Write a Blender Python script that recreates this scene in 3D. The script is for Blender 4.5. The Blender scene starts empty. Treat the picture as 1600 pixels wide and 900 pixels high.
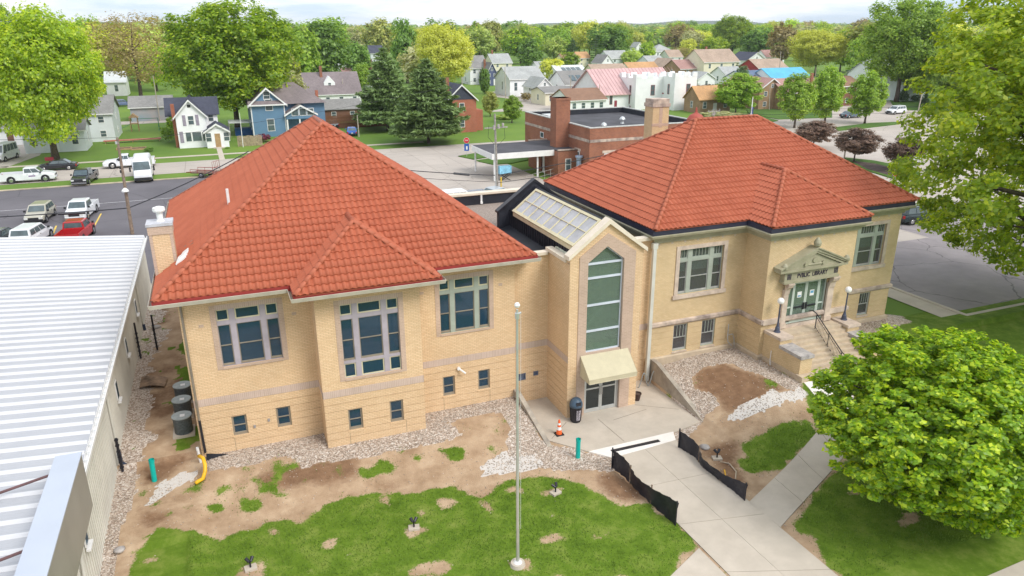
import bpy, bmesh, math, random
import numpy as np
from mathutils import Vector, Matrix
random.seed(7); RNG = np.random.default_rng(7)
S = bpy.context.scene
COL = S.collection
# ---------------------------------------------------------------- camera
FPX, PITCH, YAW, ROLL, CH = 1145.94, 0.341383, 0.378708, 0.004957, 18.5
_cp, _sp, _cy, _sy = math.cos(PITCH), math.sin(PITCH), math.cos(YAW), math.sin(YAW)
FWD = np.array([_sy*_cp, _cy*_cp, -_sp]); RT = np.array([_cy, -_sy, 0.]); DN = np.cross(FWD, RT)
R2 = RT*math.cos(ROLL)+DN*math.sin(ROLL); D2 = -RT*math.sin(ROLL)+DN*math.cos(ROLL)
CAM = np.array([0., 0., CH])
cd = bpy.data.cameras.new('camera'); cam = bpy.data.objects.new('camera', cd); COL.objects.link(cam)
cd.sensor_width = 36; cd.lens = FPX/1600*36; cd.clip_start = .5; cd.clip_end = 12000
_m = Matrix(((R2[0], -D2[0], -FWD[0], 0), (R2[1], -D2[1], -FWD[1], 0), (R2[2], -D2[2], -FWD[2], CH), (0, 0, 0, 1)))
cam.matrix_world = _m
S.camera = cam
S.render.resolution_x, S.render.resolution_y = 1024, 576
# ---------------------------------------------------------------- world, sun
SUN_EL, SUN_AZ = 46, 150      # azimuth clockwise from +Y (the sun stands to the front right of the facade)
w = bpy.data.worlds.new("World"); S.world = w; w.use_nodes = True
nt = w.node_tree; nt.nodes.clear()
out = nt.nodes.new('ShaderNodeOutputWorld'); bg = nt.nodes.new('ShaderNodeBackground')
sky = nt.nodes.new('ShaderNodeTexSky'); sky.sky_type = 'NISHITA'; sky.sun_disc = False
sky.sun_elevation = math.radians(SUN_EL); sky.sun_rotation = math.radians(SUN_AZ)
sky.air_density = 1.0; sky.dust_density = 1.2; sky.ozone_density = 1.5
tc = nt.nodes.new('ShaderNodeTexCoord'); mp = nt.nodes.new('ShaderNodeMapping'); mp.inputs['Scale'].default_value = (1.3, 1.3, 9)
nz = nt.nodes.new('ShaderNodeTexNoise'); nz.inputs['Scale'].default_value = 2.6; nz.inputs['Detail'].default_value = 7; nz.inputs['Roughness'].default_value = .58
rp = nt.nodes.new('ShaderNodeValToRGB'); rp.color_ramp.elements[0].position = .30; rp.color_ramp.elements[0].color = (.66, .66, .66, 1)
rp.color_ramp.elements[1].position = .60; rp.color_ramp.elements[1].color = (1, 1, 1, 1)
mx = nt.nodes.new('ShaderNodeMix'); mx.data_type = 'RGBA'
nt.links.new(tc.outputs['Generated'], mp.inputs['Vector']); nt.links.new(mp.outputs['Vector'], nz.inputs['Vector'])
nt.links.new(nz.outputs['Fac'], rp.inputs['Fac']); nt.links.new(rp.outputs['Color'], mx.inputs['Factor'])
nt.links.new(sky.outputs['Color'], mx.inputs['A'])
rc = nt.nodes.new('ShaderNodeValToRGB'); rc.color_ramp.elements[0].position = .40; rc.color_ramp.elements[0].color = (.67, .82, 1, 1); rc.color_ramp.elements[1].position = .56; rc.color_ramp.elements[1].color = (1, 1, 1, 1)
sv = nt.nodes.new('ShaderNodeVectorMath'); sv.operation = 'SCALE'; sv.inputs['Scale'].default_value = 12.2
nt.links.new(nz.outputs['Fac'], rc.inputs['Fac']); nt.links.new(rc.outputs['Color'], sv.inputs[0]); nt.links.new(sv.outputs['Vector'], mx.inputs['B'])
nt.links.new(mx.outputs['Result'], bg.inputs['Color']); bg.inputs['Strength'].default_value = .086
nt.links.new(bg.outputs['Background'], out.inputs['Surface'])
sd = bpy.data.lights.new('sun', 'SUN'); sd.energy = 2.1; sd.angle = math.radians(26); sd.color = (1, .965, .9)
sun = bpy.data.objects.new('sun', sd); COL.objects.link(sun); sun.location = (30, -20, 60)
_e, _a = math.radians(SUN_EL), math.radians(SUN_AZ)
sun.rotation_euler = Vector((math.sin(_a)*math.cos(_e), math.cos(_a)*math.cos(_e), math.sin(_e))).to_track_quat('Z', 'Y').to_euler()
S.view_settings.view_transform = 'Standard'; S.view_settings.look = 'None'; S.view_settings.gamma = 1
S.view_settings.exposure = 0.36
S.render.engine = 'CYCLES'
S.cycles.max_bounces = 6; S.cycles.diffuse_bounces = 3; S.cycles.glossy_bounces = 2
S.cycles.transparent_max_bounces = 8; S.cycles.transmission_bounces = 3
# ---------------------------------------------------------------- pixel of a survey photo -> place on the ground
def ray(px, py): return R2*(px-800)+D2*(py-450)+FWD*FPX
def gz(px, py, z=0.):
    r = ray(px, py); t = (z-CH)/r[2]; p = CAM+r*t; return Vector(p)
def sm(a, b, x):
    t = min(1, max(0, (x-a)/(b-a))); return t*t*(3-2*t)
GF = -.62
def hgt(x, y):
    "height of the front yard"
    if y > 33: return -.3+.3*sm(31, 36, y) if -9.05 < x < -2.5 else 0.
    west = GF+(0-GF)*sm(27.0, 31.6, y)
    east = GF+(.45-GF)*sm(21.5, 27.2, y)
    if x < -2.0: west = -.3+.3*sm(31, 36, y) if x < -3 else west*sm(-3, -2, x)+(-.3+.3*sm(31, 36, y))*(1-sm(-3, -2, x))
    if x < -3 and y < 27: west = -.45
    k = sm(19.5, 25.5, x)
    h = west*(1-k)+east*k
    if 13.0 < x < 21.3 and 26.2 < y <= 33: h = GF
    elif 13.0 < x < 21.3 and y > 24: h = GF+(h-GF)*0
    if x > 34: h = h*(1-sm(34, 46, x))+(-.1)*sm(34, 46, x) if y < 30 else h
    if x > 39.5: h = h*(1-sm(39.5, 42, x)*sm(27, 33, y))
    return h
def gp(px, py, off=0.):
    z = GF
    for _ in range(25):
        p = gz(px, py, z)
        if p.y > 33: z = z*.5
        else: z = z*.4+.6*hgt(p.x, p.y)
    return Vector((p.x, p.y, z+off))
# ---------------------------------------------------------------- materials
MATS = {}
def _n(nt, t, **k):
    n = nt.nodes.new(t)
    for a, b in k.items():
        if a in n.inputs.keys(): n.inputs[a].default_value = b
        else: setattr(n, a, b)
    return n
def mat(name, col, rough=.8, var=.12, scale=3., bump=0., bscale=40., metal=0., col2=None, coord='Object', spec=.4, island=0.):
    "plain surface with two octaves of tone, grain and relief"
    if name in MATS: return MATS[name]
    m = bpy.data.materials.new(name); m.use_nodes = True; nt = m.node_tree; b = nt.nodes['Principled BSDF']
    b.inputs['Roughness'].default_value = rough; b.inputs['Metallic'].default_value = metal
    b.inputs['Specular IOR Level'].default_value = spec
    tc = _n(nt, 'ShaderNodeTexCoord')
    nz = _n(nt, 'ShaderNodeTexNoise', Scale=scale, Detail=6., Roughness=.62)
    nt.links.new(tc.outputs[coord], nz.inputs['Vector'])
    rp = _n(nt, 'ShaderNodeValToRGB')
    c = Vector(col[:3]); d = Vector(col2) if col2 else c*(1-var*2)
    e = c if col2 else c*(1+var)
    rp.color_ramp.elements[0].position = .33; rp.color_ramp.elements[0].color = (*d, 1)
    rp.color_ramp.elements[1].position = .67; rp.color_ramp.elements[1].color = (*e, 1)
    nt.links.new(nz.outputs['Fac'], rp.inputs['Fac']); last = rp.outputs['Color']
    if island:
        g = _n(nt, 'ShaderNodeNewGeometry'); mr = _n(nt, 'ShaderNodeMapRange'); mr.inputs['To Min'].default_value = 1-island; mr.inputs['To Max'].default_value = 1+island
        mm = _n(nt, 'ShaderNodeVectorMath', operation='SCALE')
        nt.links.new(g.outputs['Random Per Island'], mr.inputs['Value']); nt.links.new(last, mm.inputs[0]); nt.links.new(mr.outputs['Result'], mm.inputs['Scale']); last = mm.outputs['Vector']
    nt.links.new(last, b.inputs['Base Color'])
    if bump:
        n2 = _n(nt, 'ShaderNodeTexNoise', Scale=bscale, Detail=4.); nt.links.new(tc.outputs[coord], n2.inputs['Vector'])
        bp = _n(nt, 'ShaderNodeBump', Strength=bump, Distance=.02); nt.links.new(n2.outputs['Fac'], bp.inputs['Height']); nt.links.new(bp.outputs['Normal'], b.inputs['Normal'])
    MATS[name] = m; return m
def crack(m, scale=.22, w=.012, dark=.55, joints=0.):
    "thin branching cracks (and square pour joints) in a paved surface"
    nt = m.node_tree; b = nt.nodes['Principled BSDF']; src = b.inputs['Base Color'].links[0].from_socket
    tc = _n(nt, 'ShaderNodeTexCoord'); nz = _n(nt, 'ShaderNodeTexNoise', Scale=scale*4, Detail=5.); nt.links.new(tc.outputs['Object'], nz.inputs['Vector'])
    ad = _n(nt, 'ShaderNodeMix'); ad.data_type = 'RGBA'; ad.blend_type = 'ADD'; ad.inputs['Factor'].default_value = .9/scale*.25; nt.links.new(tc.outputs['Object'], ad.inputs['A']); nt.links.new(nz.outputs['Color'], ad.inputs['B'])
    v = _n(nt, 'ShaderNodeTexVoronoi', Scale=scale); v.feature = 'DISTANCE_TO_EDGE'; nt.links.new(ad.outputs['Result'], v.inputs['Vector'])
    r = _n(nt, 'ShaderNodeMapRange'); r.inputs['From Min'].default_value = w*.3; r.inputs['From Max'].default_value = w; r.inputs['To Min'].default_value = dark; r.inputs['To Max'].default_value = 1.; nt.links.new(v.outputs['Distance'], r.inputs['Value']); f = r.outputs['Result']
    if joints:
        br = _n(nt, 'ShaderNodeTexBrick'); br.offset = 0; br.inputs['Color1'].default_value = (1, 1, 1, 1); br.inputs['Color2'].default_value = (.93, .93, .93, 1); br.inputs['Mortar'].default_value = (.7, .68, .66, 1); br.inputs['Scale'].default_value = 1.; br.inputs['Mortar Size'].default_value = .05; br.inputs['Brick Width'].default_value = joints; br.inputs['Row Height'].default_value = joints; nt.links.new(tc.outputs['Object'], br.inputs['Vector'])
        k = _n(nt, 'ShaderNodeVectorMath', operation='MULTIPLY'); nt.links.new(src, k.inputs[0]); nt.links.new(br.outputs['Color'], k.inputs[1]); src = k.outputs['Vector']
    s = _n(nt, 'ShaderNodeVectorMath', operation='SCALE'); nt.links.new(src, s.inputs[0]); nt.links.new(f, s.inputs['Scale']); nt.links.new(s.outputs['Vector'], b.inputs['Base Color']); return m
def mat_brick(name, c1, c2, mortar, bw=.235, bh=.078, bump=.5, stain=.25, off=.5, msize=.012, sc=.5):
    m = bpy.data.materials.new(name); m.use_nodes = True; nt = m.node_tree; b = nt.nodes['Principled BSDF']; b.inputs['Roughness'].default_value = .9
    b.inputs['Specular IOR Level'].default_value = .2
    uv = _n(nt, 'ShaderNodeUVMap'); uv.uv_map = 'UVMap'
    br = _n(nt, 'ShaderNodeTexBrick'); br.offset = off
    br.inputs['Color1'].default_value = (*c1, 1); br.inputs['Color2'].default_value = (*c2, 1); br.inputs['Mortar'].default_value = (*mortar, 1)
    br.inputs['Scale'].default_value = 1.; br.inputs['Mortar Size'].default_value = msize; br.inputs['Mortar Smooth'].default_value = .3
    br.inputs['Brick Width'].default_value = bw; br.inputs['Row Height'].default_value = bh; br.inputs['Bias'].default_value = -.15
    nt.links.new(uv.outputs['UV'], br.inputs['Vector'])
    tc = _n(nt, 'ShaderNodeTexCoord'); nz = _n(nt, 'ShaderNodeTexNoise', Scale=sc, Detail=7., Roughness=.65); nt.links.new(tc.outputs['Object'], nz.inputs['Vector'])
    mr = _n(nt, 'ShaderNodeMapRange'); mr.inputs['From Min'].default_value = .3; mr.inputs['From Max'].default_value = .7; mr.inputs['To Min'].default_value = 1-stain; mr.inputs['To Max'].default_value = 1+stain*.35
    sc_ = _n(nt, 'ShaderNodeVectorMath', operation='SCALE'); nt.links.new(nz.outputs['Fac'], mr.inputs['Value'])
    nt.links.new(br.outputs['Color'], sc_.inputs[0]); nt.links.new(mr.outputs['Result'], sc_.inputs['Scale'])
    nt.links.new(sc_.outputs['Vector'], b.inputs['Base Color'])
    bp = _n(nt, 'ShaderNodeBump', Strength=bump, Distance=.006); bp.invert = True; nt.links.new(br.outputs['Fac'], bp.inputs['Height']); nt.links.new(bp.outputs['Normal'], b.inputs['Normal'])
    MATS[name] = m; return m
def mat_lap(name, col, pitch=.13, dark=.55):
    "clapboard siding: boards with a step every pitch metres"
    if name in MATS: return MATS[name]
    m = bpy.data.materials.new(name); m.use_nodes = True; nt = m.node_tree; b = nt.nodes['Principled BSDF']; b.inputs['Roughness'].default_value = .6
    uv = _n(nt, 'ShaderNodeUVMap'); uv.uv_map = 'UVMap'; sp = _n(nt, 'ShaderNodeSeparateXYZ'); nt.links.new(uv.outputs['UV'], sp.inputs['Vector'])
    a = _n(nt, 'ShaderNodeMath', operation='DIVIDE'); a.inputs[1].default_value = pitch; f = _n(nt, 'ShaderNodeMath', operation='FRACT')
    nt.links.new(sp.outputs['Y'], a.inputs[0]); nt.links.new(a.outputs[0], f.inputs[0])
    rp = _n(nt, 'ShaderNodeValToRGB'); c = Vector(col); e = rp.color_ramp.elements
    e[0].position = 0.; e[0].color = (*(c*dark), 1); e[1].position = .12; e[1].color = (*c, 1)
    nt.links.new(f.outputs[0], rp.inputs['Fac'])
    tc = _n(nt, 'ShaderNodeTexCoord'); nz = _n(nt, 'ShaderNodeTexNoise', Scale=.7, Detail=6.); nt.links.new(tc.outputs['Object'], nz.inputs['Vector'])
    mr = _n(nt, 'ShaderNodeMapRange'); mr.inputs['To Min'].default_value = .84; mr.inputs['To Max'].default_value = 1.1; nt.links.new(nz.outputs['Fac'], mr.inputs['Value'])
    s = _n(nt, 'ShaderNodeVectorMath', operation='SCALE'); nt.links.new(rp.outputs['Color'], s.inputs[0]); nt.links.new(mr.outputs['Result'], s.inputs['Scale']); nt.links.new(s.outputs['Vector'], b.inputs['Base Color'])
    bp = _n(nt, 'ShaderNodeBump', Strength=.6, Distance=.015); bp.invert = True; nt.links.new(f.outputs[0], bp.inputs['Height']); nt.links.new(bp.outputs['Normal'], b.inputs['Normal'])
    MATS[name] = m; return m
def mat_glass(name, tint=(.25, .36, .36), refl=.28, rough=.03, body=(.02, .06, .10), bf=.5):
    m = bpy.data.materials.new(name); m.use_nodes = True; nt = m.node_tree; nt.nodes.clear()
    o = _n(nt, 'ShaderNodeOutputMaterial'); t = _n(nt, 'ShaderNodeBsdfTransparent', Color=(*tint, 1)); g = _n(nt, 'ShaderNodeBsdfGlossy', Roughness=rough, Color=(.75, .85, .9, 1))
    lw = _n(nt, 'ShaderNodeLayerWeight', Blend=.25); mr = _n(nt, 'ShaderNodeMapRange'); mr.inputs['To Min'].default_value = refl*.55; mr.inputs['To Max'].default_value = min(1, refl*2.2)
    x = _n(nt, 'ShaderNodeMixShader'); nt.links.new(lw.outputs['Facing'], mr.inputs['Value']); nt.links.new(mr.outputs['Result'], x.inputs['Fac'])
    df = _n(nt, 'ShaderNodeBsdfDiffuse', Color=(*body, 1)); x0 = _n(nt, 'ShaderNodeMixShader', Fac=bf); nt.links.new(t.outputs[0], x0.inputs[1]); nt.links.new(df.outputs[0], x0.inputs[2])
    nt.links.new(x0.outputs[0], x.inputs[1]); nt.links.new(g.outputs[0], x.inputs[2]); nt.links.new(x.outputs[0], o.inputs['Surface'])
    MATS[name] = m; return m
def mat_leaf(name, col, var=.35, tip=None, tr=.45, nscale=.35):
    m = bpy.data.materials.new(name); m.use_nodes = True; nt = m.node_tree; nt.nodes.clear()
    o = _n(nt, 'ShaderNodeOutputMaterial'); g = _n(nt, 'ShaderNodeNewGeometry'); tc = _n(nt, 'ShaderNodeTexCoord'); oi = _n(nt, 'ShaderNodeObjectInfo')
    nz = _n(nt, 'ShaderNodeTexNoise', Scale=nscale, Detail=3.); nt.links.new(tc.outputs['Object'], nz.inputs['Vector'])
    c = Vector(col); tipc = Vector(tip) if tip else Vector((min(1, c.x*1.55), c.y*1.25, c.z*1.1))
    ad = _n(nt, 'ShaderNodeMath', operation='ADD'); nt.links.new(g.outputs['Random Per Island'], ad.inputs[0]); nt.links.new(nz.outputs['Fac'], ad.inputs[1])
    rp = _n(nt, 'ShaderNodeValToRGB'); e = rp.color_ramp.elements; e[0].position = .35; e[0].color = (*(c*(1-var)), 1); e[1].position = 1.; e[1].color = (*tipc, 1)
    k = e.new(.68); k.color = (*c, 1)
    hf = _n(nt, 'ShaderNodeMath', operation='MULTIPLY'); hf.inputs[1].default_value = .68; nt.links.new(ad.outputs[0], hf.inputs[0]); nt.links.new(hf.outputs[0], rp.inputs['Fac'])
    mr = _n(nt, 'ShaderNodeMapRange'); mr.inputs['To Min'].default_value = .82; mr.inputs['To Max'].default_value = 1.18; nt.links.new(oi.outputs['Random'], mr.inputs['Value'])
    s = _n(nt, 'ShaderNodeVectorMath', operation='SCALE'); nt.links.new(rp.outputs['Color'], s.inputs[0]); nt.links.new(mr.outputs['Result'], s.inputs['Scale'])
    d = _n(nt, 'ShaderNodeBsdfDiffuse'); t = _n(nt, 'ShaderNodeBsdfTranslucent'); x = _n(nt, 'ShaderNodeMixShader', Fac=tr)
    nt.links.new(s.outputs['Vector'], d.inputs['Color'])
    s2 = _n(nt, 'ShaderNodeVectorMath', operation='MULTIPLY'); s2.inputs[1].default_value = (1.25, 1.2, .55); nt.links.new(s.outputs['Vector'], s2.inputs[0]); nt.links.new(s2.outputs['Vector'], t.inputs['Color'])
    nt.links.new(d.outputs[0], x.inputs[1]); nt.links.new(t.outputs[0], x.inputs[2])
    gl = _n(nt, 'ShaderNodeBsdfGlossy', Roughness=.45, Color=(.6, .65, .6, 1)); x2 = _n(nt, 'ShaderNodeMixShader', Fac=.05); nt.links.new(x.outputs[0], x2.inputs[1]); nt.links.new(gl.outputs[0], x2.inputs[2])
    nt.links.new(x2.outputs[0], o.inputs['Surface']); MATS[name] = m; return m
def mat_emit_free(name, col, rough=.35, coat=0., metal=0.): # paint
    if name in MATS: return MATS[name]
    m = mat(name, col, rough, .04, 1.5, metal=metal, spec=.5); b = m.node_tree.nodes['Principled BSDF']; b.inputs['Coat Weight'].default_value = coat; b.inputs['Coat Roughness'].default_value = .08
    return m
paint = mat_emit_free
# ---------------------------------------------------------------- mesh builder
class MB:
    def __init__(s): s.v = []; s.f = []; s.mi = []
    def add(s, vs, fs, mi=0):
        b = len(s.v); s.v += [tuple(map(float, q)) for q in vs]
        for f in fs: s.f.append(tuple(b+i for i in f)); s.mi.append(mi)
        return s
    def quad(s, a, b, c, d, mi=0): return s.add([a, b, c, d], [(0, 1, 2, 3)], mi)
    def poly(s, pts, mi=0): return s.add(pts, [tuple(range(len(pts)))], mi)
    def box(s, x0, y0, z0, x1, y1, z1, mi=0):
        x0, x1 = min(x0, x1), max(x0, x1); y0, y1 = min(y0, y1), max(y0, y1); z0, z1 = min(z0, z1), max(z0, z1)
        return s.add([(x0, y0, z0), (x1, y0, z0), (x1, y1, z0), (x0, y1, z0), (x0, y0, z1), (x1, y0, z1), (x1, y1, z1), (x0, y1, z1)],
                     [(0, 3, 2, 1), (4, 5, 6, 7), (0, 1, 5, 4), (1, 2, 6, 5), (2, 3, 7, 6), (3, 0, 4, 7)], mi)
    def obox(s, O, U, V, W, mi=0):
        O, U, V, W = map(Vector, (O, U, V, W))
        if U.cross(V).dot(W) < 0: U, V = V, U
        p = [O, O+U, O+U+V, O+V]; p += [q+W for q in p]
        return s.add(p, [(0, 3, 2, 1), (4, 5, 6, 7), (0, 1, 5, 4), (1, 2, 6, 5), (2, 3, 7, 6), (3, 0, 4, 7)], mi)
    def prism(s, pts, W, mi=0):
        "closed solid from planar loop pts pushed along W"
        pts = [Vector(p) for p in pts]; W = Vector(W); n = len(pts)
        nrm = Vector((0, 0, 0))
        for i in range(n): nrm += pts[i].cross(pts[(i+1) % n])
        if nrm.dot(W) < 0: pts.reverse()
        vs = pts+[p+W for p in pts]
        return s.add(vs, [tuple(range(n-1, -1, -1)), tuple(range(n, 2*n))]+[(i, (i+1) % n, n+(i+1) % n, n+i) for i in range(n)], mi)
    def cyl(s, a, b, r0, r1=None, n=10, mi=0, cap=True):
        a, b = Vector(a), Vector(b); r1 = r0 if r1 is None else r1; d = (b-a).normalized()
        u = d.cross(Vector((0, 0, 1)) if abs(d.z) < .9 else Vector((1, 0, 0))).normalized(); v = d.cross(u)
        vs = []
        for c, r in ((a, r0), (b, r1)):
            for i in range(n): t = 2*math.pi*i/n; vs.append(c+u*(math.cos(t)*r)+v*(math.sin(t)*r))
        fs = [(i, (i+1) % n, n+(i+1) % n, n+i) for i in range(n)]
        if cap: fs += [tuple(range(n-1, -1, -1)), tuple(range(n, 2*n))]
        return s.add(vs, fs, mi)
    def tube(s, pts, r, n=6, mi=0):
        pts = [Vector(p) for p in pts]; rs = r if isinstance(r, (list, tuple)) else [r]*len(pts); vs = []; u = None
        for i, p in enumerate(pts):
            d = (pts[min(i+1, len(pts)-1)]-pts[max(i-1, 0)]).normalized()
            if u is None: u = d.cross(Vector((0, 0, 1)) if abs(d.z) < .9 else Vector((1, 0, 0))).normalized()
            u = (u-d*u.dot(d)).normalized(); v = d.cross(u)
            for k in range(n): t = 2*math.pi*k/n; vs.append(p+u*(math.cos(t)*rs[i])+v*(math.sin(t)*rs[i]))
        fs = [(i*n+k, i*n+(k+1) % n, (i+1)*n+(k+1) % n, (i+1)*n+k) for i in range(len(pts)-1) for k in range(n)]
        fs += [tuple(range(n-1, -1, -1)), tuple(range((len(pts)-1)*n, len(pts)*n))]
        return s.add(vs, fs, mi)
    def lathe(s, c, prof, n=12, mi=0):
        "prof = [(r, z)...] about a vertical axis at c"
        vs = []
        for r, z in prof:
            for k in range(n): t = 2*math.pi*k/n; vs.append((c[0]+math.cos(t)*r, c[1]+math.sin(t)*r, c[2]+z))
        m = len(prof)
        return s.add(vs, [(i*n+k, i*n+(k+1) % n, (i+1)*n+(k+1) % n, (i+1)*n+k) for i in range(m-1) for k in range(n)]+[tuple(range(n-1, -1, -1)), tuple(range((m-1)*n, m*n))], mi)
    def loft(s, loops, mi=0, cap=True):
        n = len(loops[0]); vs = [p for l in loops for p in l]
        fs = [(i*n+k, i*n+(k+1) % n, (i+1)*n+(k+1) % n, (i+1)*n+k) for i in range(len(loops)-1) for k in range(n)]
        if cap: fs += [tuple(range(n-1, -1, -1)), tuple(range((len(loops)-1)*n, len(loops)*n))]
        return s.add(vs, fs, mi)
    def build(s, name, mats, parent=None, smooth=False, kind=None, label=None, uv=True, origin=None):
        if not isinstance(mats, (list, tuple)): mats = [mats]
        me = bpy.data.meshes.new(name)
        v = np.array(s.v, dtype=float).reshape(-1, 3)
        if origin is not None: v = v-np.array(origin, float)
        me.from_pydata(v.tolist(), [], s.f)
        for m in mats: me.materials.append(m)
        if len(mats) > 1: me.polygons.foreach_set('material_index', s.mi)
        if smooth: me.polygons.foreach_set('use_smooth', [True]*len(me.polygons))
        me.update()
        if uv: world_uv(me)
        o = bpy.data.objects.new(name, me); COL.objects.link(o)
        if parent is not None: o.parent = parent
        if origin is not None and parent is None: o.location = origin
        if kind: o['kind'] = kind
        if label: o['label'] = label
        return o
def world_uv(me):
    uv = me.uv_layers.new(name='UVMap'); n = len(me.loops)
    vi = np.empty(n, dtype=np.int32); me.loops.foreach_get('vertex_index', vi)
    co = np.empty(len(me.vertices)*3); me.vertices.foreach_get('co', co); co = co.reshape(-1, 3)[vi]
    nm = np.empty(len(me.polygons)*3); me.polygons.foreach_get('normal', nm); nm = nm.reshape(-1, 3)
    lt = np.empty(len(me.polygons), dtype=np.int32); me.polygons.foreach_get('loop_total', lt); nm = np.abs(np.repeat(nm, lt, axis=0))
    u = np.where((nm[:, 1] >= nm[:, 0]) | (nm[:, 2] > .8), co[:, 0], co[:, 1]); w = np.where(nm[:, 2] > .8, co[:, 1], co[:, 2])
    uv.data.foreach_set('uv', np.stack([u, w], 1).astype(np.float32).ravel())
def thing(name, label, cat, loc=(0, 0, 0), rz=0., group=None):
    o = bpy.data.objects.new(name, None); COL.objects.link(o); o.empty_display_size = .3
    o.location = loc; o.rotation_euler = (0, 0, rz); o['label'] = label; o['category'] = cat
    if group: o['group'] = group
    return o
def tag(o, label, cat, group=None):
    o['label'] = label; o['category'] = cat
    if group: o['group'] = group
    return o
def rebase(t, L):
    "things modelled in place: put the empty at the base without moving the parts"
    L = Vector(L)
    for c in t.children: c.location = Vector(c.location)-L
    t.location = L
def dup(root, loc, rz=0., label=None, scale=None):
    def cp(o, par):
        c = o.copy(); COL.objects.link(c)
        if par is not None: c.parent = par
        for ch in o.children: cp(ch, c)
        return c
    r = cp(root, None); r.location = loc; r.rotation_euler = (0, 0, rz)
    if label: r['label'] = label
    if scale: r.scale = (scale,)*3
    return r
def clip_poly(poly, a, b, c):
    "keep a*u+b*v <= c"
    out = []; n = len(poly)
    for i in range(n):
        p, q = poly[i], poly[(i+1) % n]; dp = a*p[0]+b*p[1]-c; dq = a*q[0]+b*q[1]-c
        if dp <= 1e-9: out.append(p)
        if (dp < -1e-9 and dq > 1e-9) or (dp > 1e-9 and dq < -1e-9):
            t = dp/(dp-dq); out.append((p[0]+(q[0]-p[0])*t, p[1]+(q[1]-p[1])*t))
    return out
def clip_cell(poly, x0, y0, x1, y1):
    for a, b, c in ((-1, 0, -x0), (1, 0, x1), (0, -1, -y0), (0, 1, y1)):
        poly = clip_poly(poly, a, b, c)
        if len(poly) < 3: return []
    return poly
def drape(name, pts, m, off=.03, cell=.6, parent=None, kind='structure', skirt=.12, label=None, hf=hgt):
    "a paved sheet that follows the ground, with a real edge"
    P = [(p[0], p[1]) for p in pts]
    ar = sum(P[i][0]*P[(i+1) % len(P)][1]-P[(i+1) % len(P)][0]*P[i][1] for i in range(len(P)))
    if ar < 0: P.reverse()
    mb = MB(); xs = [p[0] for p in P]; ys = [p[1] for p in P]
    i0, i1 = math.floor(min(xs)/cell), math.ceil(max(xs)/cell); j0, j1 = math.floor(min(ys)/cell), math.ceil(max(ys)/cell)
    for i in range(i0, i1):
        for j in range(j0, j1):
            q = clip_cell(P, i*cell, j*cell, (i+1)*cell, (j+1)*cell)
            if len(q) >= 3: mb.poly([(x, y, hf(x, y)+off) for x, y in q])
    for i in range(len(P)):
        a, b = P[i], P[(i+1) % len(P)]; L = math.dist(a, b); k = max(1, int(L/cell))
        for j in range(k):
            p = [a[t]+(b[t]-a[t])*j/k for t in (0, 1)]; q = [a[t]+(b[t]-a[t])*(j+1)/k for t in (0, 1)]
            hp, hq = hf(*p)+off, hf(*q)+off; mb.quad((*p, hp-skirt), (*q, hq-skirt), (*q, hq), (*p, hp))
    o = mb.build(name, m, parent)
    if kind: o['kind'] = kind
    if label: o['label'] = label
    return o
def sheet(name, pts, m, z=.004, kind='structure', parent=None, th=0.):
    mb = MB()
    P = [Vector((p[0], p[1], z)) for p in pts]
    if th: mb.prism([p-Vector((0, 0, th)) for p in P], (0, 0, th))
    else:
        ar = sum(P[i].x*P[(i+1) % len(P)].y-P[(i+1) % len(P)].x*P[i].y for i in range(len(P)))
        if ar < 0: P.reverse()
        mb.poly(P)
    o = mb.build(name, m, parent)
    if kind: o['kind'] = kind
    return o
X, Y, Z = Vector((1, 0, 0)), Vector((0, 1, 0)), Vector((0, 0, 1))
def facade(mb, O, U, N, u0, u1, z0, z1, holes=(), grooves=(), bands=(), reveal=.2, mi=0, top=None):
    "wall plane with real openings, recessed joints and proud bands; top(u) trims a gable"
    O, U, N = Vector(O), Vector(U), Vector(N)
    us = {u0, u1}; zs = {z0, z1}
    for a, b, c, d in holes: us |= {a, b}; zs |= {c, d}
    for a, b in grooves: zs |= {a, b}
    for bb in bands: zs |= {bb[0], bb[1]}
    us = sorted(u for u in us if u0-1e-6 <= u <= u1+1e-6); zs = sorted(z for z in zs if z0-1e-6 <= z <= z1+1e-6)
    def st(uc, zc):
        for a, b, c, d in holes:
            if a < uc < b and c < zc < d: return (reveal, None)
        for bb in bands:
            if bb[0] < zc < bb[1]: return (-bb[2], bb[3])
        for a, b in grooves:
            if a < zc < b: return (.022, mi)
        return (0., mi)
    G = [[st((us[i]+us[i+1])/2, (zs[j]+zs[j+1])/2) for j in range(len(zs)-1)] for i in range(len(us)-1)]
    flip = U.cross(Z).dot(N) < 0
    def q(a, b, c, d, m):
        mb.quad(d, c, b, a, m) if flip else mb.quad(a, b, c, d, m)
    P = lambda u, z, d: O+U*u+Z*z-N*d
    for i in range(len(us)-1):
        for j in range(len(zs)-1):
            d, m = G[i][j]
            if m is not None: q(P(us[i], zs[j], d), P(us[i+1], zs[j], d), P(us[i+1], zs[j+1], d), P(us[i], zs[j+1], d), m)
            if i+1 < len(us)-1 and G[i+1][j][0] != d:
                e, m2 = G[i+1][j]; mm = m if (m is not None and (m2 is None or d < e)) else (m2 if m2 is not None else mi)
                u = us[i+1]; q(P(u, zs[j], d), P(u, zs[j], e), P(u, zs[j+1], e), P(u, zs[j+1], d), mm)
            if j+1 < len(zs)-1 and G[i][j+1][0] != d:
                e, m2 = G[i][j+1]; mm = m if (m is not None and (m2 is None or d < e)) else (m2 if m2 is not None else mi)
                z = zs[j+1]; q(P(us[i], z, d), P(us[i+1], z, d), P(us[i+1], z, e), P(us[i], z, e), mm)
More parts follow.
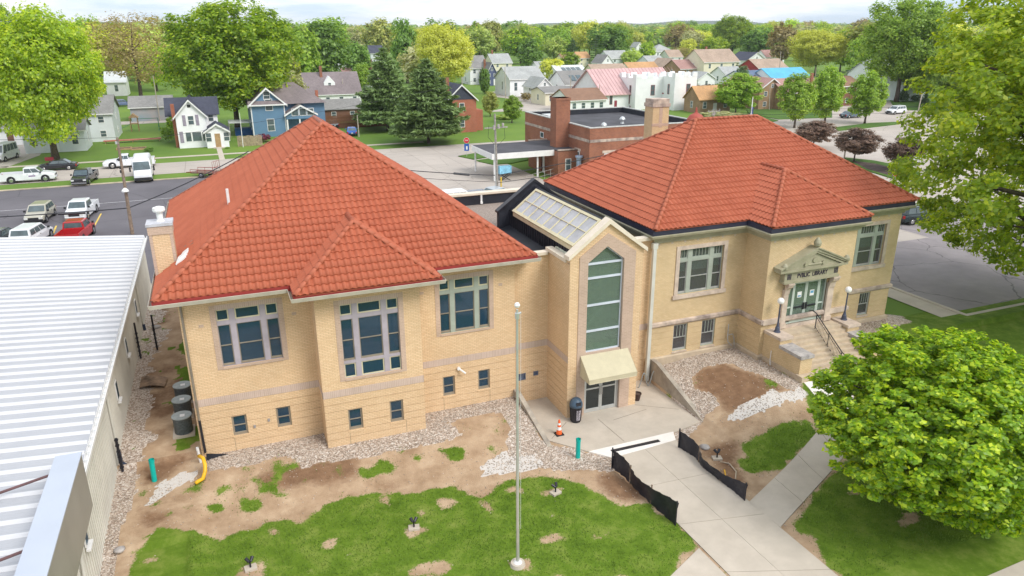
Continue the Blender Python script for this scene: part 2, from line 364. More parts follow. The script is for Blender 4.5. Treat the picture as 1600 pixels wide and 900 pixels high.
# ================================================================ palette
M_GRASS = mat('grass', (.085, .17, .018), .95, .2, .25, .6, 30, col2=(.05, .115, .012))
M_GRASS2 = mat('grass_far', (.15, .24, .028), .95, .2, .06, .5, 8, col2=(.09, .175, .018))
M_CONC = mat('concrete', (.56, .49, .41), .9, .10, .9, .3, 60, col2=(.47, .41, .34))
M_CONC_NEW = mat('new_concrete', (.82, .77, .72), .85, .05, 1.2, .2, 60)
M_CONC_ROAD = mat('road_concrete', (.50, .44, .39), .9, .10, .15, .3, 20, col2=(.42, .37, .33))
M_ASPH = mat('asphalt', (.155, .143, .158), .9, .15, .12, .4, 60, col2=(.11, .102, .115))
M_ASPH2 = crack(mat('worn_asphalt', (.31, .275, .28), .9, .15, .3, .4, 50, col2=(.22, .195, .20)), .16, .008, .5)
crack(M_ASPH, .10, .006, .6); crack(M_CONC_ROAD, .12, .006, .7, 4.6)
M_MULCH = mat('mulch', (.10, .07, .06), .95, .2, 2, .6, 60)
M_LINE = mat('yellow_paint', (.75, .52, .10), .7, .1, 2)
M_WLINE = mat('white_paint_line', (.55, .53, .55), .7, .15, 2)
M_BR_NEW = mat_brick('tan_brick', (.80, .58, .365), (.72, .495, .295), (.59, .41, .245), stain=.12)
M_BR_OLD = mat_brick('buff_brick', (.74, .56, .34), (.66, .485, .275), (.53, .40, .24), bw=.215, bh=.072, stain=.16)
M_SOLDIER = mat_brick('soldier_brick', (.58, .44, .37), (.52, .39, .32), (.66, .54, .46), bw=.085, bh=.36, off=0., stain=.15)
M_STONEB = mat_brick('rose_block', (.56, .41, .32), (.49, .35, .27), (.62, .47, .37), bw=.24, bh=.08, stain=.2)
M_RED_BR = mat_brick('red_brick', (.36, .115, .055), (.24, .07, .04), (.36, .24, .18), bw=.26, bh=.1, msize=.016, stain=.25)
M_ORANGE_BR = mat_brick('orange_brick', (.46, .13, .07), (.36, .10, .055), (.40, .24, .18), stain=.2)
M_TAN_BR = mat_brick('old_tan_brick', (.42, .27, .15), (.34, .21, .12), (.35, .25, .18), stain=.25)
M_LIME = mat('limestone', (.66, .54, .44), .85, .1, 2.5, .2, 40, col2=(.45, .36, .30))
M_LIME_D = mat('weathered_limestone', (.62, .50, .41), .9, .2, 1.6, .4, 30, col2=(.24, .19, .17))
M_STEP = mat('step_stone', (.58, .47, .34), .9, .1, 2.2, .2, 40, col2=(.44, .35, .26))
M_CAPST = mat('grey_cap_stone', (.52, .48, .45), .9, .2, 3, .3, 40, col2=(.27, .25, .25))
M_COPING = mat('cream_coping', (.74, .65, .53), .6, .05, 2)
M_TRIM = mat('sage_trim', (.40, .37, .26), .6, .08, 2, col2=(.30, .28, .19))
M_LAV = mat('lavender_mullion', (.42, .375, .42), .6, .06, 2)
M_SAGE = mat('sage_mullion', (.37, .41, .35), .6, .06, 2)
M_SASH = mat('cream_sash', (.66, .60, .40), .55, .06, 2)
M_SASHD = mat('bronze_sash', (.30, .25, .19), .5, .08, 2)
M_WHITE = mat('white_trim', (.80, .79, .78), .55, .04, 2)
M_ALU = mat('aluminium', (.62, .64, .64), .35, .05, 2, metal=.6)
M_BLACK = mat('black_membrane', (.022, .024, .034), .55, .2, 1.5, .2, 10)
M_BLACKM = mat('black_metal', (.02, .02, .028), .4, .1, 3)
M_TILE = mat('terracotta_tile', (.44, .12, .06), .62, .1, .8, .25, 90, col2=(.37, .092, .044), spec=.35, island=.03)
M_CAPT = mat('terracotta_ridge', (.45, .122, .062), .6, .08, 2, .2, 60, island=.05)
M_REDM = mat('red_fascia', (.34, .045, .04), .45, .05, 2)
M_GLASS = mat_glass('window_glass', (.26, .36, .46), .09, .05, (.035, .095, .16), .5)
M_GLASSG = mat_glass('green_glass', (.72, .86, .78), .09, .04, (.26, .33, .27), .40)
M_GLASSR = mat_glass('screened_glass', (.62, .72, .72), .10, .08, (.17, .155, .165), .38)
M_GLASSD = mat_glass('dark_glass', (.25, .27, .27), .12, .04, (.03, .035, .04), .4)
M_SKYL = mat('skylight_panel', (.42, .42, .44), .12, .12, 1.2, spec=.8)
M_BLIND = mat('blind', (.42, .62, .55), .8, .06, 3)
M_DARKIN = mat('dark_interior', (.05, .055, .07), .9, .2, 1)
M_INT = mat('interior_wall', (.42, .50, .40), .9, .1, 1)
M_CANVAS = mat('canvas', (.55, .49, .34), .75, .04, 3)
M_PIN = mat('pea_gravel', (.42, .34, .29), .95, .3, 9, .9, 90, col2=(.22, .18, .16))
M_WOOD = mat('weathered_pole', (.27, .20, .15), .9, .2, 4, .4, 40)
M_BARK = mat('bark', (.12, .09, .07), .95, .25, 3, .8, 20)
M_CHROME = mat('chrome', (.6, .6, .6), .2, .03, 3, metal=.9)
M_RUBBER = mat('tyre_rubber', (.02, .02, .022), .85, .1, 4)
# ================================================================ front yard
def pip(px, py, poly):
    x = np.asarray(px); y = np.asarray(py); ins = np.zeros(x.shape, bool); n = len(poly); j = n-1
    for i in range(n):
        xi, yi = poly[i][0], poly[i][1]; xj, yj = poly[j][0], poly[j][1]
        c = ((yi > y) != (yj > y)) & (x < (xj-xi)*(y-yi)/((yj-yi) if yj != yi else 1e-9)+xi); ins ^= c; j = i
    return ins
def W(*pp): return [gp(*p) for p in pp]
LAWN = W((187, 905), (207, 865), (225, 837), (265, 820), (312, 835), (345, 840), (375, 827), (400, 825), (440, 807), (475, 814), (492, 797), (550, 777), (575, 771), (612, 770), (650, 772), (675, 760), (720, 765), (770, 780), (787, 754), (800, 752), (850, 747), (880, 750), (907, 755), (940, 772), (975, 789), (1020, 790), (1052, 820), (1092, 855), (1075, 872), (1046, 905))
LAWN_E = W((1240, 825), (1255, 795), (1275, 775), (1312, 735), (1340, 700), (1400, 640), (1500, 560), (1640, 560), (1640, 860), (1545, 893), (1500, 925), (1330, 925), (1290, 870))
GRAV = [W((317, 716), (420, 690), (505, 672), (660, 640), (790, 612), (803, 604), (812, 620), (828, 655), (846, 688), (900, 700), (955, 716), (962, 733), (930, 736), (905, 735), (870, 735), (830, 729), (800, 724), (790, 700), (797, 670), (785, 645), (760, 646), (740, 650), (701, 661), (718, 674), (722, 680), (692, 690), (640, 701), (582, 712), (535, 720), (472, 730), (454, 712), (437, 712), (400, 725), (325, 737)),
        W((1020, 560), (1090, 548), (1150, 540), (1200, 570), (1255, 600), (1242, 610), (1227, 607), (1190, 586), (1160, 577), (1145, 568), (1133, 567), (1100, 574), (1080, 589), (1085, 607), (1112, 615), (1125, 632), (1102, 650), (1085, 672), (1065, 695), (1052, 690), (1060, 640), (1045, 600)),
        W((1335, 500), (1386, 485), (1428, 503), (1400, 512), (1355, 523), (1335, 520)),
        W((150, 905), (190, 700), (215, 560), (225, 480), (236, 480), (228, 560), (222, 640), (213, 720), (212, 770), (185, 840), (178, 905))]
WHITE_G = [W((742, 735), (752, 724), (775, 716), (800, 712), (835, 712), (838, 730), (800, 740), (762, 738)), W((1140, 646), (1160, 630), (1200, 618), (1252, 604), (1262, 612), (1245, 622), (1190, 648), (1160, 654), (1142, 654)),
           W((232, 790), (240, 765), (262, 750), (290, 738), (312, 738), (305, 750), (275, 760), (255, 775), (243, 795))]
DARK = [W((1080, 589), (1100, 574), (1133, 567), (1160, 577), (1190, 586), (1230, 607), (1200, 622), (1140, 646), (1112, 615), (1085, 607)), W((930, 738), (1000, 745), (1010, 785), (960, 775), (925, 755)), W((1100, 700), (1160, 690), (1165, 770), (1130, 745)),
        W((220, 770), (232, 790), (262, 800), (258, 820), (228, 822)), W((575, 765), (590, 757), (630, 755), (615, 764)), W((400, 735), (560, 715), (560, 745), (400, 770)), W((222, 740), (236, 700), (300, 690), (305, 715), (262, 745), (235, 765))]
EAST_GR = [W((1165, 695), (1200, 672), (1265, 655), (1275, 678), (1220, 730), (1190, 745), (1168, 738))]
def ell(px, py, rx, ry): return [gp(px+rx*math.cos(t), py+ry*math.sin(t)) for t in [k*math.pi/6 for k in range(12)]]
BARE = [ell(*e) for e in ((510, 847, 14, 9), (697, 782, 20, 6), (675, 889, 42, 13), (605, 785, 6, 5), (815, 767, 15, 6), (872, 842, 24, 10), (860, 800, 9, 5), (240, 875, 16, 6), (869, 771, 17, 8), (647, 827, 19, 10), (392, 894, 22, 12), (809, 882, 22, 12), (668, 797, 10, 4), (760, 790, 10, 10), (540, 868, 10, 5), (1075, 862, 12, 8), (470, 800, 8, 8), (425, 828, 10, 5), (1425, 815, 24, 14), (1325, 770, 14, 5), (940, 835, 12, 4), (490, 890, 6, 8))]
TUFTP = [ell(*e) for e in ((330, 797, 17, 9), (385, 793, 20, 9), (430, 776, 13, 6), (600, 729, 24, 10), (570, 738, 12, 6), (708, 709, 19, 9), (620, 702, 12, 4), (655, 716, 14, 6), (438, 712, 8, 4), (287, 797, 9, 4), (565, 708, 8, 3), (690, 700, 8, 4), (725, 668, 5, 2), (765, 703, 6, 3), (1200, 735, 10, 4), (245, 690, 12, 8), (232, 640, 7, 18), (270, 555, 5, 20), (243, 505, 4, 12), (505, 720, 5, 2), (790, 700, 5, 2), (370, 770, 8, 3))]
def vnoise(x, y, s, seed=0):
    "smooth value noise"
    r = np.random.default_rng(seed); T = r.random((256, 256)); fx, fy = x/s, y/s; ix, iy = np.floor(fx).astype(int), np.floor(fy).astype(int); tx, ty = fx-ix, fy-iy
    tx = tx*tx*(3-2*tx); ty = ty*ty*(3-2*ty); g = lambda a, b: T[a % 256, b % 256]
    return (g(ix, iy)*(1-tx)+g(ix+1, iy)*tx)*(1-ty)+(g(ix, iy+1)*(1-tx)+g(ix+1, iy+1)*tx)*ty
def fbm(x, y, s, seed=0): return vnoise(x, y, s, seed)*.55+vnoise(x, y, s/2.3, seed+1)*.3+vnoise(x, y, s/5, seed+2)*.15
def masks(x, y):
    wx = x+(fbm(x, y, .9, 11)-.5)*.9+(fbm(x, y, .3, 12)-.5)*.55; wy = y+(fbm(x, y, .9, 22)-.5)*.9+(fbm(x, y, .3, 23)-.5)*.55
    inn = lambda L: np.any([pip(wx, wy, p) for p in L], axis=0)
    sx = x+(fbm(x, y, .5, 41)-.5)*.25; sy = y+(fbm(x, y, .5, 42)-.5)*.25
    ing = lambda L: np.any([pip(sx, sy, p) for p in L], axis=0)
    g = inn([LAWN, LAWN_E]+EAST_GR) | (x > 34.6) | (x < -12) | (y < 15.5) | ((x > 25.5) & (y < 27.5) & (x > 25.5+(27-y)*-.35+1.5))
    g = g.astype(float); g[inn(BARE)] *= .22; g[inn(TUFTP)] = 1.
    n2 = fbm(x, y, .55, 77)*fbm(x, y, 3., 78); g = np.where((g < .1) & (n2 > .41) & (y < 31) & (x > -5), .8, g)
    n = fbm(x, y, 2.2, 33); g = g*np.where(n < .34, .8, 1.)
    v = ing(GRAV).astype(float); wg = inn(WHITE_G).astype(float); dk = inn(DARK).astype(float)
    al = (x < -2.5) & (x > -6.2) & (y > 28)
    g[al & (g < .5)] = 0; g = g*(1-v)*(1-wg)
    return g, v, dk, wg
def ground_mat():
    m = bpy.data.materials.new('yard_ground'); m.use_nodes = True; nt = m.node_tree; b = nt.nodes['Principled BSDF']; b.inputs['Roughness'].default_value = .95; b.inputs['Specular IOR Level'].default_value = .15
    at = _n(nt, 'ShaderNodeVertexColor'); at.layer_name = 'cover'; sp = _n(nt, 'ShaderNodeSeparateColor'); nt.links.new(at.outputs['Color'], sp.inputs['Color'])
    tc = _n(nt, 'ShaderNodeTexCoord')
    def noise(s, d=6., r=.65):
        n = _n(nt, 'ShaderNodeTexNoise', Scale=s, Detail=d, Roughness=r); nt.links.new(tc.outputs['Object'], n.inputs['Vector']); return n.outputs['Fac']
    def ramp(fac, *st):
        r = _n(nt, 'ShaderNodeValToRGB'); e = r.color_ramp.elements; e[0].position, e[0].color = st[0][0], (*st[0][1], 1); e[1].position, e[1].color = st[-1][0], (*st[-1][1], 1)
        for p, c in st[1:-1]: k = e.new(p); k.color = (*c, 1)
        nt.links.new(fac, r.inputs['Fac']); return r.outputs['Color']
    def mixc(f, a, c):
        x = _n(nt, 'ShaderNodeMix'); x.data_type = 'RGBA'; nt.links.new(f, x.inputs['Factor']); nt.links.new(a, x.inputs['A']); nt.links.new(c, x.inputs['B']); return x.outputs['Result']
    def edge(f, s=9., w=.55, lo=.42, hi=.58):
        "mask broken up by fine noise"
        a = _n(nt, 'ShaderNodeMath', operation='MULTIPLY_ADD'); nt.links.new(noise(s, 4.), a.inputs[0]); a.inputs[1].default_value = w; nt.links.new(f, a.inputs[2])
        sb = _n(nt, 'ShaderNodeMath', operation='SUBTRACT'); nt.links.new(a.outputs[0], sb.inputs[0]); sb.inputs[1].default_value = w/2
        r = _n(nt, 'ShaderNodeMapRange'); r.inputs['From Min'].default_value = lo; r.inputs['From Max'].default_value = hi; nt.links.new(sb.outputs[0], r.inputs['Value']); return r.outputs['Result']
    dirt = ramp(noise(.9), (.3, (.31, .205, .125)), (.5, (.43, .30, .195)), (.72, (.55, .41, .28)))
    dark = ramp(noise(2.2), (.3, (.17, .095, .055)), (.7, (.28, .17, .10)))
    vo = _n(nt, 'ShaderNodeTexVoronoi', Scale=17.); nt.links.new(tc.outputs['Object'], vo.inputs['Vector'])
    vs = _n(nt, 'ShaderNodeSeparateColor'); nt.links.new(vo.outputs['Color'], vs.inputs['Color'])
    grav = ramp(vs.outputs['Red'], (.05, (.24, .18, .14)), (.35, (.40, .31, .25)), (.65, (.52, .43, .36)), (.95, (.68, .62, .56)))
    wgr = ramp(noise(30.), (.3, (.50, .46, .42)), (.7, (.72, .68, .65)))
    gr = ramp(noise(1.1, 8., .7), (.28, (.068, .125, .010)), (.5, (.118, .195, .018)), (.72, (.22, .27, .055)))
    c = mixc(edge(sp.outputs['Blue'], 5., .9, .2, .9), dirt, dark); c = mixc(edge(sp.outputs['Green'], 14., .2), c, grav); c = mixc(edge(at.outputs['Alpha'], 8., .8), c, wgr); c = mixc(edge(sp.outputs['Red'], 12., 1.15, .36, .64), c, gr)
    nt.links.new(c, b.inputs['Base Color'])
    bp = _n(nt, 'ShaderNodeBump', Strength=.55, Distance=.05); nt.links.new(noise(14., 8.), bp.inputs['Height']); nt.links.new(bp.outputs['Normal'], b.inputs['Normal'])
    return m
def yard():
    xs = np.unique(np.concatenate([np.arange(-80, -9, 6.), np.arange(-9, 40, .16), np.arange(40, 60, .5), np.arange(60, 141, 8.)])); ys = np.unique(np.concatenate([np.arange(-10, 13.5, 3.), np.arange(13.5, 33.0, .16), [33.]]))
    GX, GY = np.meshgrid(xs, ys, indexing='ij'); x, y = GX.ravel(), GY.ravel()
    z = np.array([hgt(a, b) for a, b in zip(x, y)])
    g, v, d, wg = masks(x, y)
    gg = g.reshape(len(xs), len(ys))
    for _ in range(1): gg = (np.roll(gg, 1, 0)+np.roll(gg, -1, 0)+np.roll(gg, 1, 1)+np.roll(gg, -1, 1)+gg)/5
    dd_ = d.reshape(len(xs), len(ys))
    for _ in range(5): dd_ = (np.roll(dd_, 1, 0)+np.roll(dd_, -1, 0)+np.roll(dd_, 1, 1)+np.roll(dd_, -1, 1)+dd_)/5
    d = dd_.ravel()
    g = np.where((x > -8.5) & (x < 39) & (y > 14) & (y < 32), gg.ravel(), g)
    inp = (x > 13.0) & (x < 21.3) & (y > 26.2); fine = (x > -9) & (x < 40) & (y > 14)
    z = z+np.where(fine & ~inp, (fbm(x, y, .8, 5)-.5)*.07*(1-.6*v)*(1-.5*g), 0)-np.where(inp, .03, 0)-np.where((x > 14.3) & (x < 19.4) & (y > 24) & (y < 26.4), .04, 0)
    z = z+.012*v*(vnoise(x, y, .17, 6)-.5)
    z[y >= 32.99] = 0
    n, k = len(xs), len(ys); idx = np.arange(n*k).reshape(n, k)
    F = np.stack([idx[:-1, :-1], idx[1:, :-1], idx[1:, 1:], idx[:-1, 1:]], -1).reshape(-1, 4)
    me = bpy.data.meshes.new('front_yard'); me.from_pydata(np.stack([x, y, z], 1).tolist(), [], F.tolist()); me.materials.append(ground_mat())
    ca = me.color_attributes.new('cover', 'FLOAT_COLOR', 'POINT'); ca.data.foreach_set('color', np.stack([g, v, d, wg], 1).astype(np.float32).ravel())
    me.polygons.foreach_set('use_smooth', [True]*len(me.polygons)); me.update()
    o = bpy.data.objects.new('front_yard', me); COL.objects.link(o); o['kind'] = 'structure'; return o
yard()
def alley():
    xs, ys = np.arange(-9, -2.4, .16), np.arange(33, 60.2, .16); GX, GY = np.meshgrid(xs, ys, indexing='ij'); x, y = GX.ravel(), GY.ravel(); n, k = len(xs), len(ys); idx = np.arange(n*k).reshape(n, k)
    z = np.array([hgt(a, max(b, 33.001)) for a, b in zip(x, y)]); z[y <= 33.] = 0; f1 = fbm(x, y, 1.1, 61); z = z+np.where(y > 33.1, (fbm(x, y, .8, 5)-.5)*.08, 0)
    v = ((x < -4.9+(f1-.5)*1.6)).astype(float)*.95; g = ((x > -3.7+(f1-.5)*1.2) & (fbm(x, y, 1.5, 62) > .5)).astype(float)*.9; g += ((n_ := fbm(x, y, .7, 63)) > .74)*.8; d = np.clip((fbm(x, y, 2.4, 64)-.45)*4, 0, 1)
    me = bpy.data.meshes.new('alley'); me.from_pydata(np.stack([x, y, z], 1).tolist(), [], np.stack([idx[:-1, :-1], idx[1:, :-1], idx[1:, 1:], idx[:-1, 1:]], -1).reshape(-1, 4).tolist()); me.materials.append(bpy.data.materials['yard_ground'])
    ca = me.color_attributes.new('cover', 'FLOAT_COLOR', 'POINT'); ca.data.foreach_set('color', np.stack([np.clip(g, 0, 1), v, d, d*0], 1).astype(np.float32).ravel()); me.polygons.foreach_set('use_smooth', [True]*len(me.polygons)); me.update(); o = bpy.data.objects.new('alley', me); COL.objects.link(o); o['kind'] = 'structure'
alley()
def mesh_np(name, V, F, mats, parent=None, smooth=False, mi=None, kind=None):
    "fast mesh from numpy arrays, all faces with the same number of corners"
    me = bpy.data.meshes.new(name); nf, k = F.shape
    me.vertices.add(len(V)); me.vertices.foreach_set('co', V.astype(np.float32).ravel()); me.loops.add(nf*k); me.loops.foreach_set('vertex_index', F.astype(np.int32).ravel())
    me.polygons.add(nf); me.polygons.foreach_set('loop_start', (np.arange(nf)*k).astype(np.int32))
    for m in (mats if isinstance(mats, (list, tuple)) else [mats]): me.materials.append(m)
    if mi is not None: me.polygons.foreach_set('material_index', mi.astype(np.int32))
    if smooth: me.polygons.foreach_set('use_smooth', np.ones(nf, bool))
    me.update(calc_edges=True); me.validate()
    if name == '_': return me
    o = bpy.data.objects.new(name, me); COL.objects.link(o)
    if parent is not None: o.parent = parent
    if kind: o['kind'] = kind
    return o
def hv(x, y): return np.array([hgt(a, b) for a, b in zip(x, y)])
def stones():
    r = np.random.default_rng(3); N = 90000; x = r.uniform(-6.2, 38, N); y = r.uniform(18, 33, N); g, v, d, wg = masks(x, y)
    keep = (v > .5) | ((wg > .5) & (r.random(N) < .6)) | ((g < .3) & (r.random(N) < .035)); x, y = x[keep], y[keep]; wgk = wg[keep] > .5; n = len(x)
    keep2 = ~((x > 12.9) & (x < 21.4) & (y > 26.2)) & (y < 32.6); x, y, wgk = x[keep2], y[keep2], wgk[keep2]; n = len(x)
    z = hv(x, y)+.012
    base = np.array([(1, 0, 0), (0, 1, 0), (-1, 0, 0), (0, -1, 0), (0, 0, 1), (0, 0, -1)], float); fc = np.array([(0, 1, 4), (1, 2, 4), (2, 3, 4), (3, 0, 4), (1, 0, 5), (2, 1, 5), (3, 2, 5), (0, 3, 5)])
    s = r.uniform(.020, .042, (n, 1, 3))*np.array([1, 1, .65]); a = r.uniform(0, 6.28, n); B = base[None]*s*(1+r.uniform(-.25, .25, (n, 6, 3)))
    c, q = np.cos(a)[:, None], np.sin(a)[:, None]; V = np.stack([B[..., 0]*c-B[..., 1]*q+x[:, None], B[..., 0]*q+B[..., 1]*c+y[:, None], B[..., 2]+z[:, None]], -1).reshape(-1, 3)
    F = (fc[None]+np.arange(n)[:, None, None]*6).reshape(-1, 3)
    m = mat('river_stone', (.55, .46, .38), .85, .1, 40, col2=(.42, .34, .27), coord='Object', island=.42)
    mesh_np('gravel', V, F, m, kind='stuff')
stones()
def blades():
    r = np.random.default_rng(4); N = 150000; x = r.uniform(-3, 34, N); y = r.uniform(15.5, 32, N); g, v, d, wg = masks(x+r.normal(0, .14, N), y+r.normal(0, .14, N))
    k = (r.random(N) < np.where(g > .9, .9, np.where(g > .5, .55, g*.3))); k &= ~((x > 12.9) & (x < 21.4) & (y > 23.6)) & (v < .5)
    # keep the walks clear
    for wlk in WALKS: k &= ~pip(x, y, wlk)
    x, y = x[k], y[k]; n = len(x); z = hv(x, y)
    a = r.uniform(0, 6.28, n); h = r.uniform(.03, .085, n)*(.6+.8*fbm(x, y, 1.4, 8)); wd = r.uniform(.010, .022, n); l = r.uniform(-.035, .035, (n, 2))
    V = np.stack([np.stack([x-np.cos(a)*wd, y-np.sin(a)*wd, z], -1), np.stack([x+np.cos(a)*wd, y+np.sin(a)*wd, z], -1), np.stack([x+l[:, 0], y+l[:, 1], z+h], -1)], 1).reshape(-1, 3)
    F = np.arange(3*n).reshape(-1, 3)
    m = mat('grass_blade', (.165, .255, .03), .8, .3, .7, col2=(.085, .16, .014), island=.3); mesh_np('lawn_grass', V, F, m, kind='stuff')
# ---- paved walks: slabs in their real joints
def bil(Q, s, t): return [(Q[0][k]*(1-s)+Q[1][k]*s)*(1-t)+(Q[3][k]*(1-s)+Q[2][k]*s)*t for k in (0, 1)]
def slab_walk(name, Q, ns, nt_, m, off=.035, tcuts=None, gap=.012):
    "Q = four world corners; slabs are children of the walk"
    root = bpy.data.objects.new(name, None); COL.objects.link(root); root['kind'] = 'structure'
    tc = tcuts or [k/nt_ for k in range(nt_+1)]
    for i in range(ns):
        for j in range(len(tc)-1):
            c = [bil(Q, i/ns, tc[j]), bil(Q, (i+1)/ns, tc[j]), bil(Q, (i+1)/ns, tc[j+1]), bil(Q, i/ns, tc[j+1])]
            cx = sum(p[0] for p in c)/4; cy = sum(p[1] for p in c)/4
            c = [(p[0]+(cx-p[0])*gap/abs(max(.3, math.dist(p, (cx, cy)))), p[1]+(cy-p[1])*gap/max(.3, math.dist(p, (cx, cy)))) for p in c]
            drape('slab', c, m, off, .7, root, kind=None, skirt=.06)
    return root
M_JOINT = mat('joint_dirt', (.20, .15, .11), .95, .2, 3)
RAMP = [gp(957, 717), gp(1057, 690), None, None]
A, B_ = gp(957, 717), gp(1056, 688); dirL = (gp(1160, 915)-A); dirL = Vector((dirL.x, dirL.y)); A2, B2 = Vector((A.x, A.y)), Vector((B_.x, B_.y))
C2 = A2+(Vector(gp(1145, 905)[:2])-A2)*1.45; D_ = B2+(Vector(gp(1312, 903)[:2])-B2)*1.45
W0 = [A2, B2, D_, C2]
s1a, s1b = Vector(gp(1170, 785)[:2]), Vector(gp(1219, 825)[:2]); s1c, s1d = Vector(gp(1275, 677)[:2]), Vector(gp(1312, 722)[:2])
W1 = [s1a, s1b, s1b+(s1d-s1b)*2.1, s1a+(s1c-s1a)*2.1]
s2a, s2b = Vector(gp(1092, 857)[:2]), Vector(gp(1046, 902)[:2]); q2 = (s2b-s2a).normalized(); pr_ = Vector((q2.y, -q2.x)); pr_ = pr_ if pr_.x > 0 else -pr_
W2 = [s2a, s2a+Vector(gp(1160, 915)[:2])*0+(C2-A2).normalized()*2.1, s2a+(C2-A2).normalized()*2.1+q2*9, s2a+q2*9]
W3 = [Vector(gp(1540, 902)[:2]), Vector(gp(1600, 876)[:2]), Vector(gp(1700, 900)[:2]), Vector(gp(1600, 950)[:2])]
WNEW = [Vector(gp(*p)[:2]) for p in ((1250, 593), (1299, 582), (1345, 640), (1302, 662))]
WNEW2 = [Vector(gp(*p)[:2]) for p in ((920, 706), (1052, 675), (1056, 689), (957, 716))]
PLAZA = [(13.15, 32.7), (21.2, 32.7), (21.2, 27.2)]+[tuple(gp(*p)[:2]) for p in ((1056, 675), (920, 706))]+[tuple(gp(848, 686)[:2])]
WALKS = [[tuple(p) for p in q] for q in (W0, W1, W2, W3, WNEW, WNEW2, PLAZA)]
flat = lambda x, y: GF
for nm, q in (('ramp_walk', W0), ('sidewalk', W1), ('sidewalk', W2)): drape(nm+'_bed', q, M_JOINT, .012, .7, None, 'structure', .05)
slab_walk('ramp_walk', W0, 2, 0, M_CONC, .035, [0, .2, .42, .66, 1.0])
slab_walk('sidewalk', W1, 1, 6, M_CONC); slab_walk('sidewalk', W2, 1, 4, M_CONC); slab_walk('sidewalk', W3, 1, 2, M_CONC)
drape('new_walk', WNEW, M_CONC_NEW, .04); drape('new_walk', WNEW2, M_CONC_NEW, .03, hf=flat)
pz = drape('plaza', PLAZA, M_CONC, .02, 1., hf=flat)
for a, b in (((934, 655), (975, 690)), ((885, 660), (862, 686)), ((992, 633), (1060, 640)), ((958, 657), (1010, 640))):
    p, q = gz(*a, GF), gz(*b, GF); d = (q-p).normalized(); n = Vector((-d.y, d.x, 0))*.012; mb = MB(); z = Z*.024
    mb.quad(p-n+z, q-n+z, q+n+z, p+n+z); mb.build('joint', M_JOINT, pz)
blades()
# ================================================================ land behind, roads, lots
def rect(name, x0, y0, x1, y1, m, z, kind='structure'): return sheet(name, [(x0, y0), (x1, y0), (x1, y1), (x0, y1)], m, z, kind)
def land():
    mb = MB(); R = 4200
    xs = [-R, -1200, -300, -80, -9, -2.45, 140, 400, 1200, 3000, R]; ys = [33, 60, 120, 250, 500, 900, 1500, 2300, 3300, 4600]
    for i in range(len(xs)-1):
        for j in range(len(ys)-1):
            if xs[i] == -9 and j == 0: continue
            mb.quad((xs[i], ys[j], 0), (xs[i+1], ys[j], 0), (xs[i+1], ys[j+1], 0), (xs[i], ys[j+1], 0))
    mb.quad((-R, -800, GF), (-80, -800, GF), (-80, 33, 0), (-R, 33, 0)); mb.quad((140, -800, GF), (R, -800, GF), (R, 33, 0), (140, 33, 0)); mb.quad((-80, -800, GF), (140, -800, GF), (140, -10, GF), (-80, -10, GF))
    mb.build('ground', M_GRASS2, kind='structure')
land()
sheet('parking_lot', [(-70, 46.8), (-9, 46.8), (-9, 60), (-2.4, 60), (-2.4, 46.8), (23, 46.8), (23, 104.8), (-70, 104.8)], M_ASPH, .012)
k_ = MB(); k_.box(-70, 104.8, 0, 23, 105.05, .13); k_.build('kerb', mat('kerb_concrete', (.55, .47, .34), .9, .15, .5), kind='structure')
rect('street', -300, 109.2, 83, 118.8, M_CONC_ROAD, .02); rect('sidewalk', -300, 123.2, 33, 124.5, M_CONC, .03)
rect('concrete_lot', 23, 60, 38.4, 109.2, M_CONC_ROAD, .028)
sheet('concrete_drive', [(38.4, 80), (60, 80), (60, 46.5), (23, 46.5), (23, 62), (38.4, 62)], M_CONC_ROAD, .024)
rect('street', 45.6, 31.2, 76, 56, M_ASPH2, .02)
rect('sidewalk', 43.6, 30.6, 45.3, 60, M_CONC, .05)
k_ = MB(); k_.box(45.3, 31.5, -.1, 45.6, 60, .10); k_.box(45.3, 31.2, -.1, 70, 31.5, .10); k_.build('kerb', M_CONC, kind='structure')
sheet('concrete_lot', [(58, 31.5), (150, 31.5), (190, 150), (100, 134), (83, 119), (83, 108), (60, 92), (60, 62), (58, 62)], M_CONC_ROAD, .016)
def island(pp, mulch=None):
    o = sheet('grass_island', [gz(*p) for p in pp], M_GRASS, .15, th=.15)
    if mulch: sheet('mulch_bed', [gz(*p, .15) for p in mulch], M_MULCH, .156)
island([(1318, 247), (1365, 252), (1400, 259), (1438, 271), (1432, 283), (1395, 280), (1350, 266)], [(1330, 251), (1365, 255), (1400, 263), (1425, 272), (1400, 277), (1355, 264)])
island([(1303, 200), (1360, 193), (1407, 191), (1400, 195), (1350, 201), (1310, 205)])
island([(1410, 172), (1600, 178), (1600, 140), (1380, 140), (1395, 165)])
island([(1095, 178), (1180, 180), (1216, 189), (1190, 194), (1090, 190)]); island([(1160, 160), (1250, 168), (1300, 176), (1300, 184), (1216, 187), (1170, 178)])
island([(716, 245), (745, 240), (862, 228), (862, 233), (765, 246), (740, 250)]); island([(742, 252), (770, 248), (862, 236), (862, 243), (800, 256), (770, 258)])
sheet('sidewalk', [gz(*p) for p in ((740, 252), (862, 234), (862, 236), (745, 254))], M_CONC, .06)
sheet('driveway', [(15.5, 119), (20, 119), (21, 150), (15.5, 150)], M_CONC_ROAD, .03)
sheet('driveway', [gz(*p) for p in ((10, 262), (62, 243), (95, 205), (30, 200), (-40, 240), (-40, 262))], M_CONC_ROAD, .03)
sheet('path', [gz(*p) for p in ((338, 231), (346, 231), (352, 250), (343, 250))], M_CONC, .036)
sheet('alley_road', [gz(*p) for p in ((150, 192), (280, 186), (290, 190), (150, 197))], M_CONC_ROAD, .02)
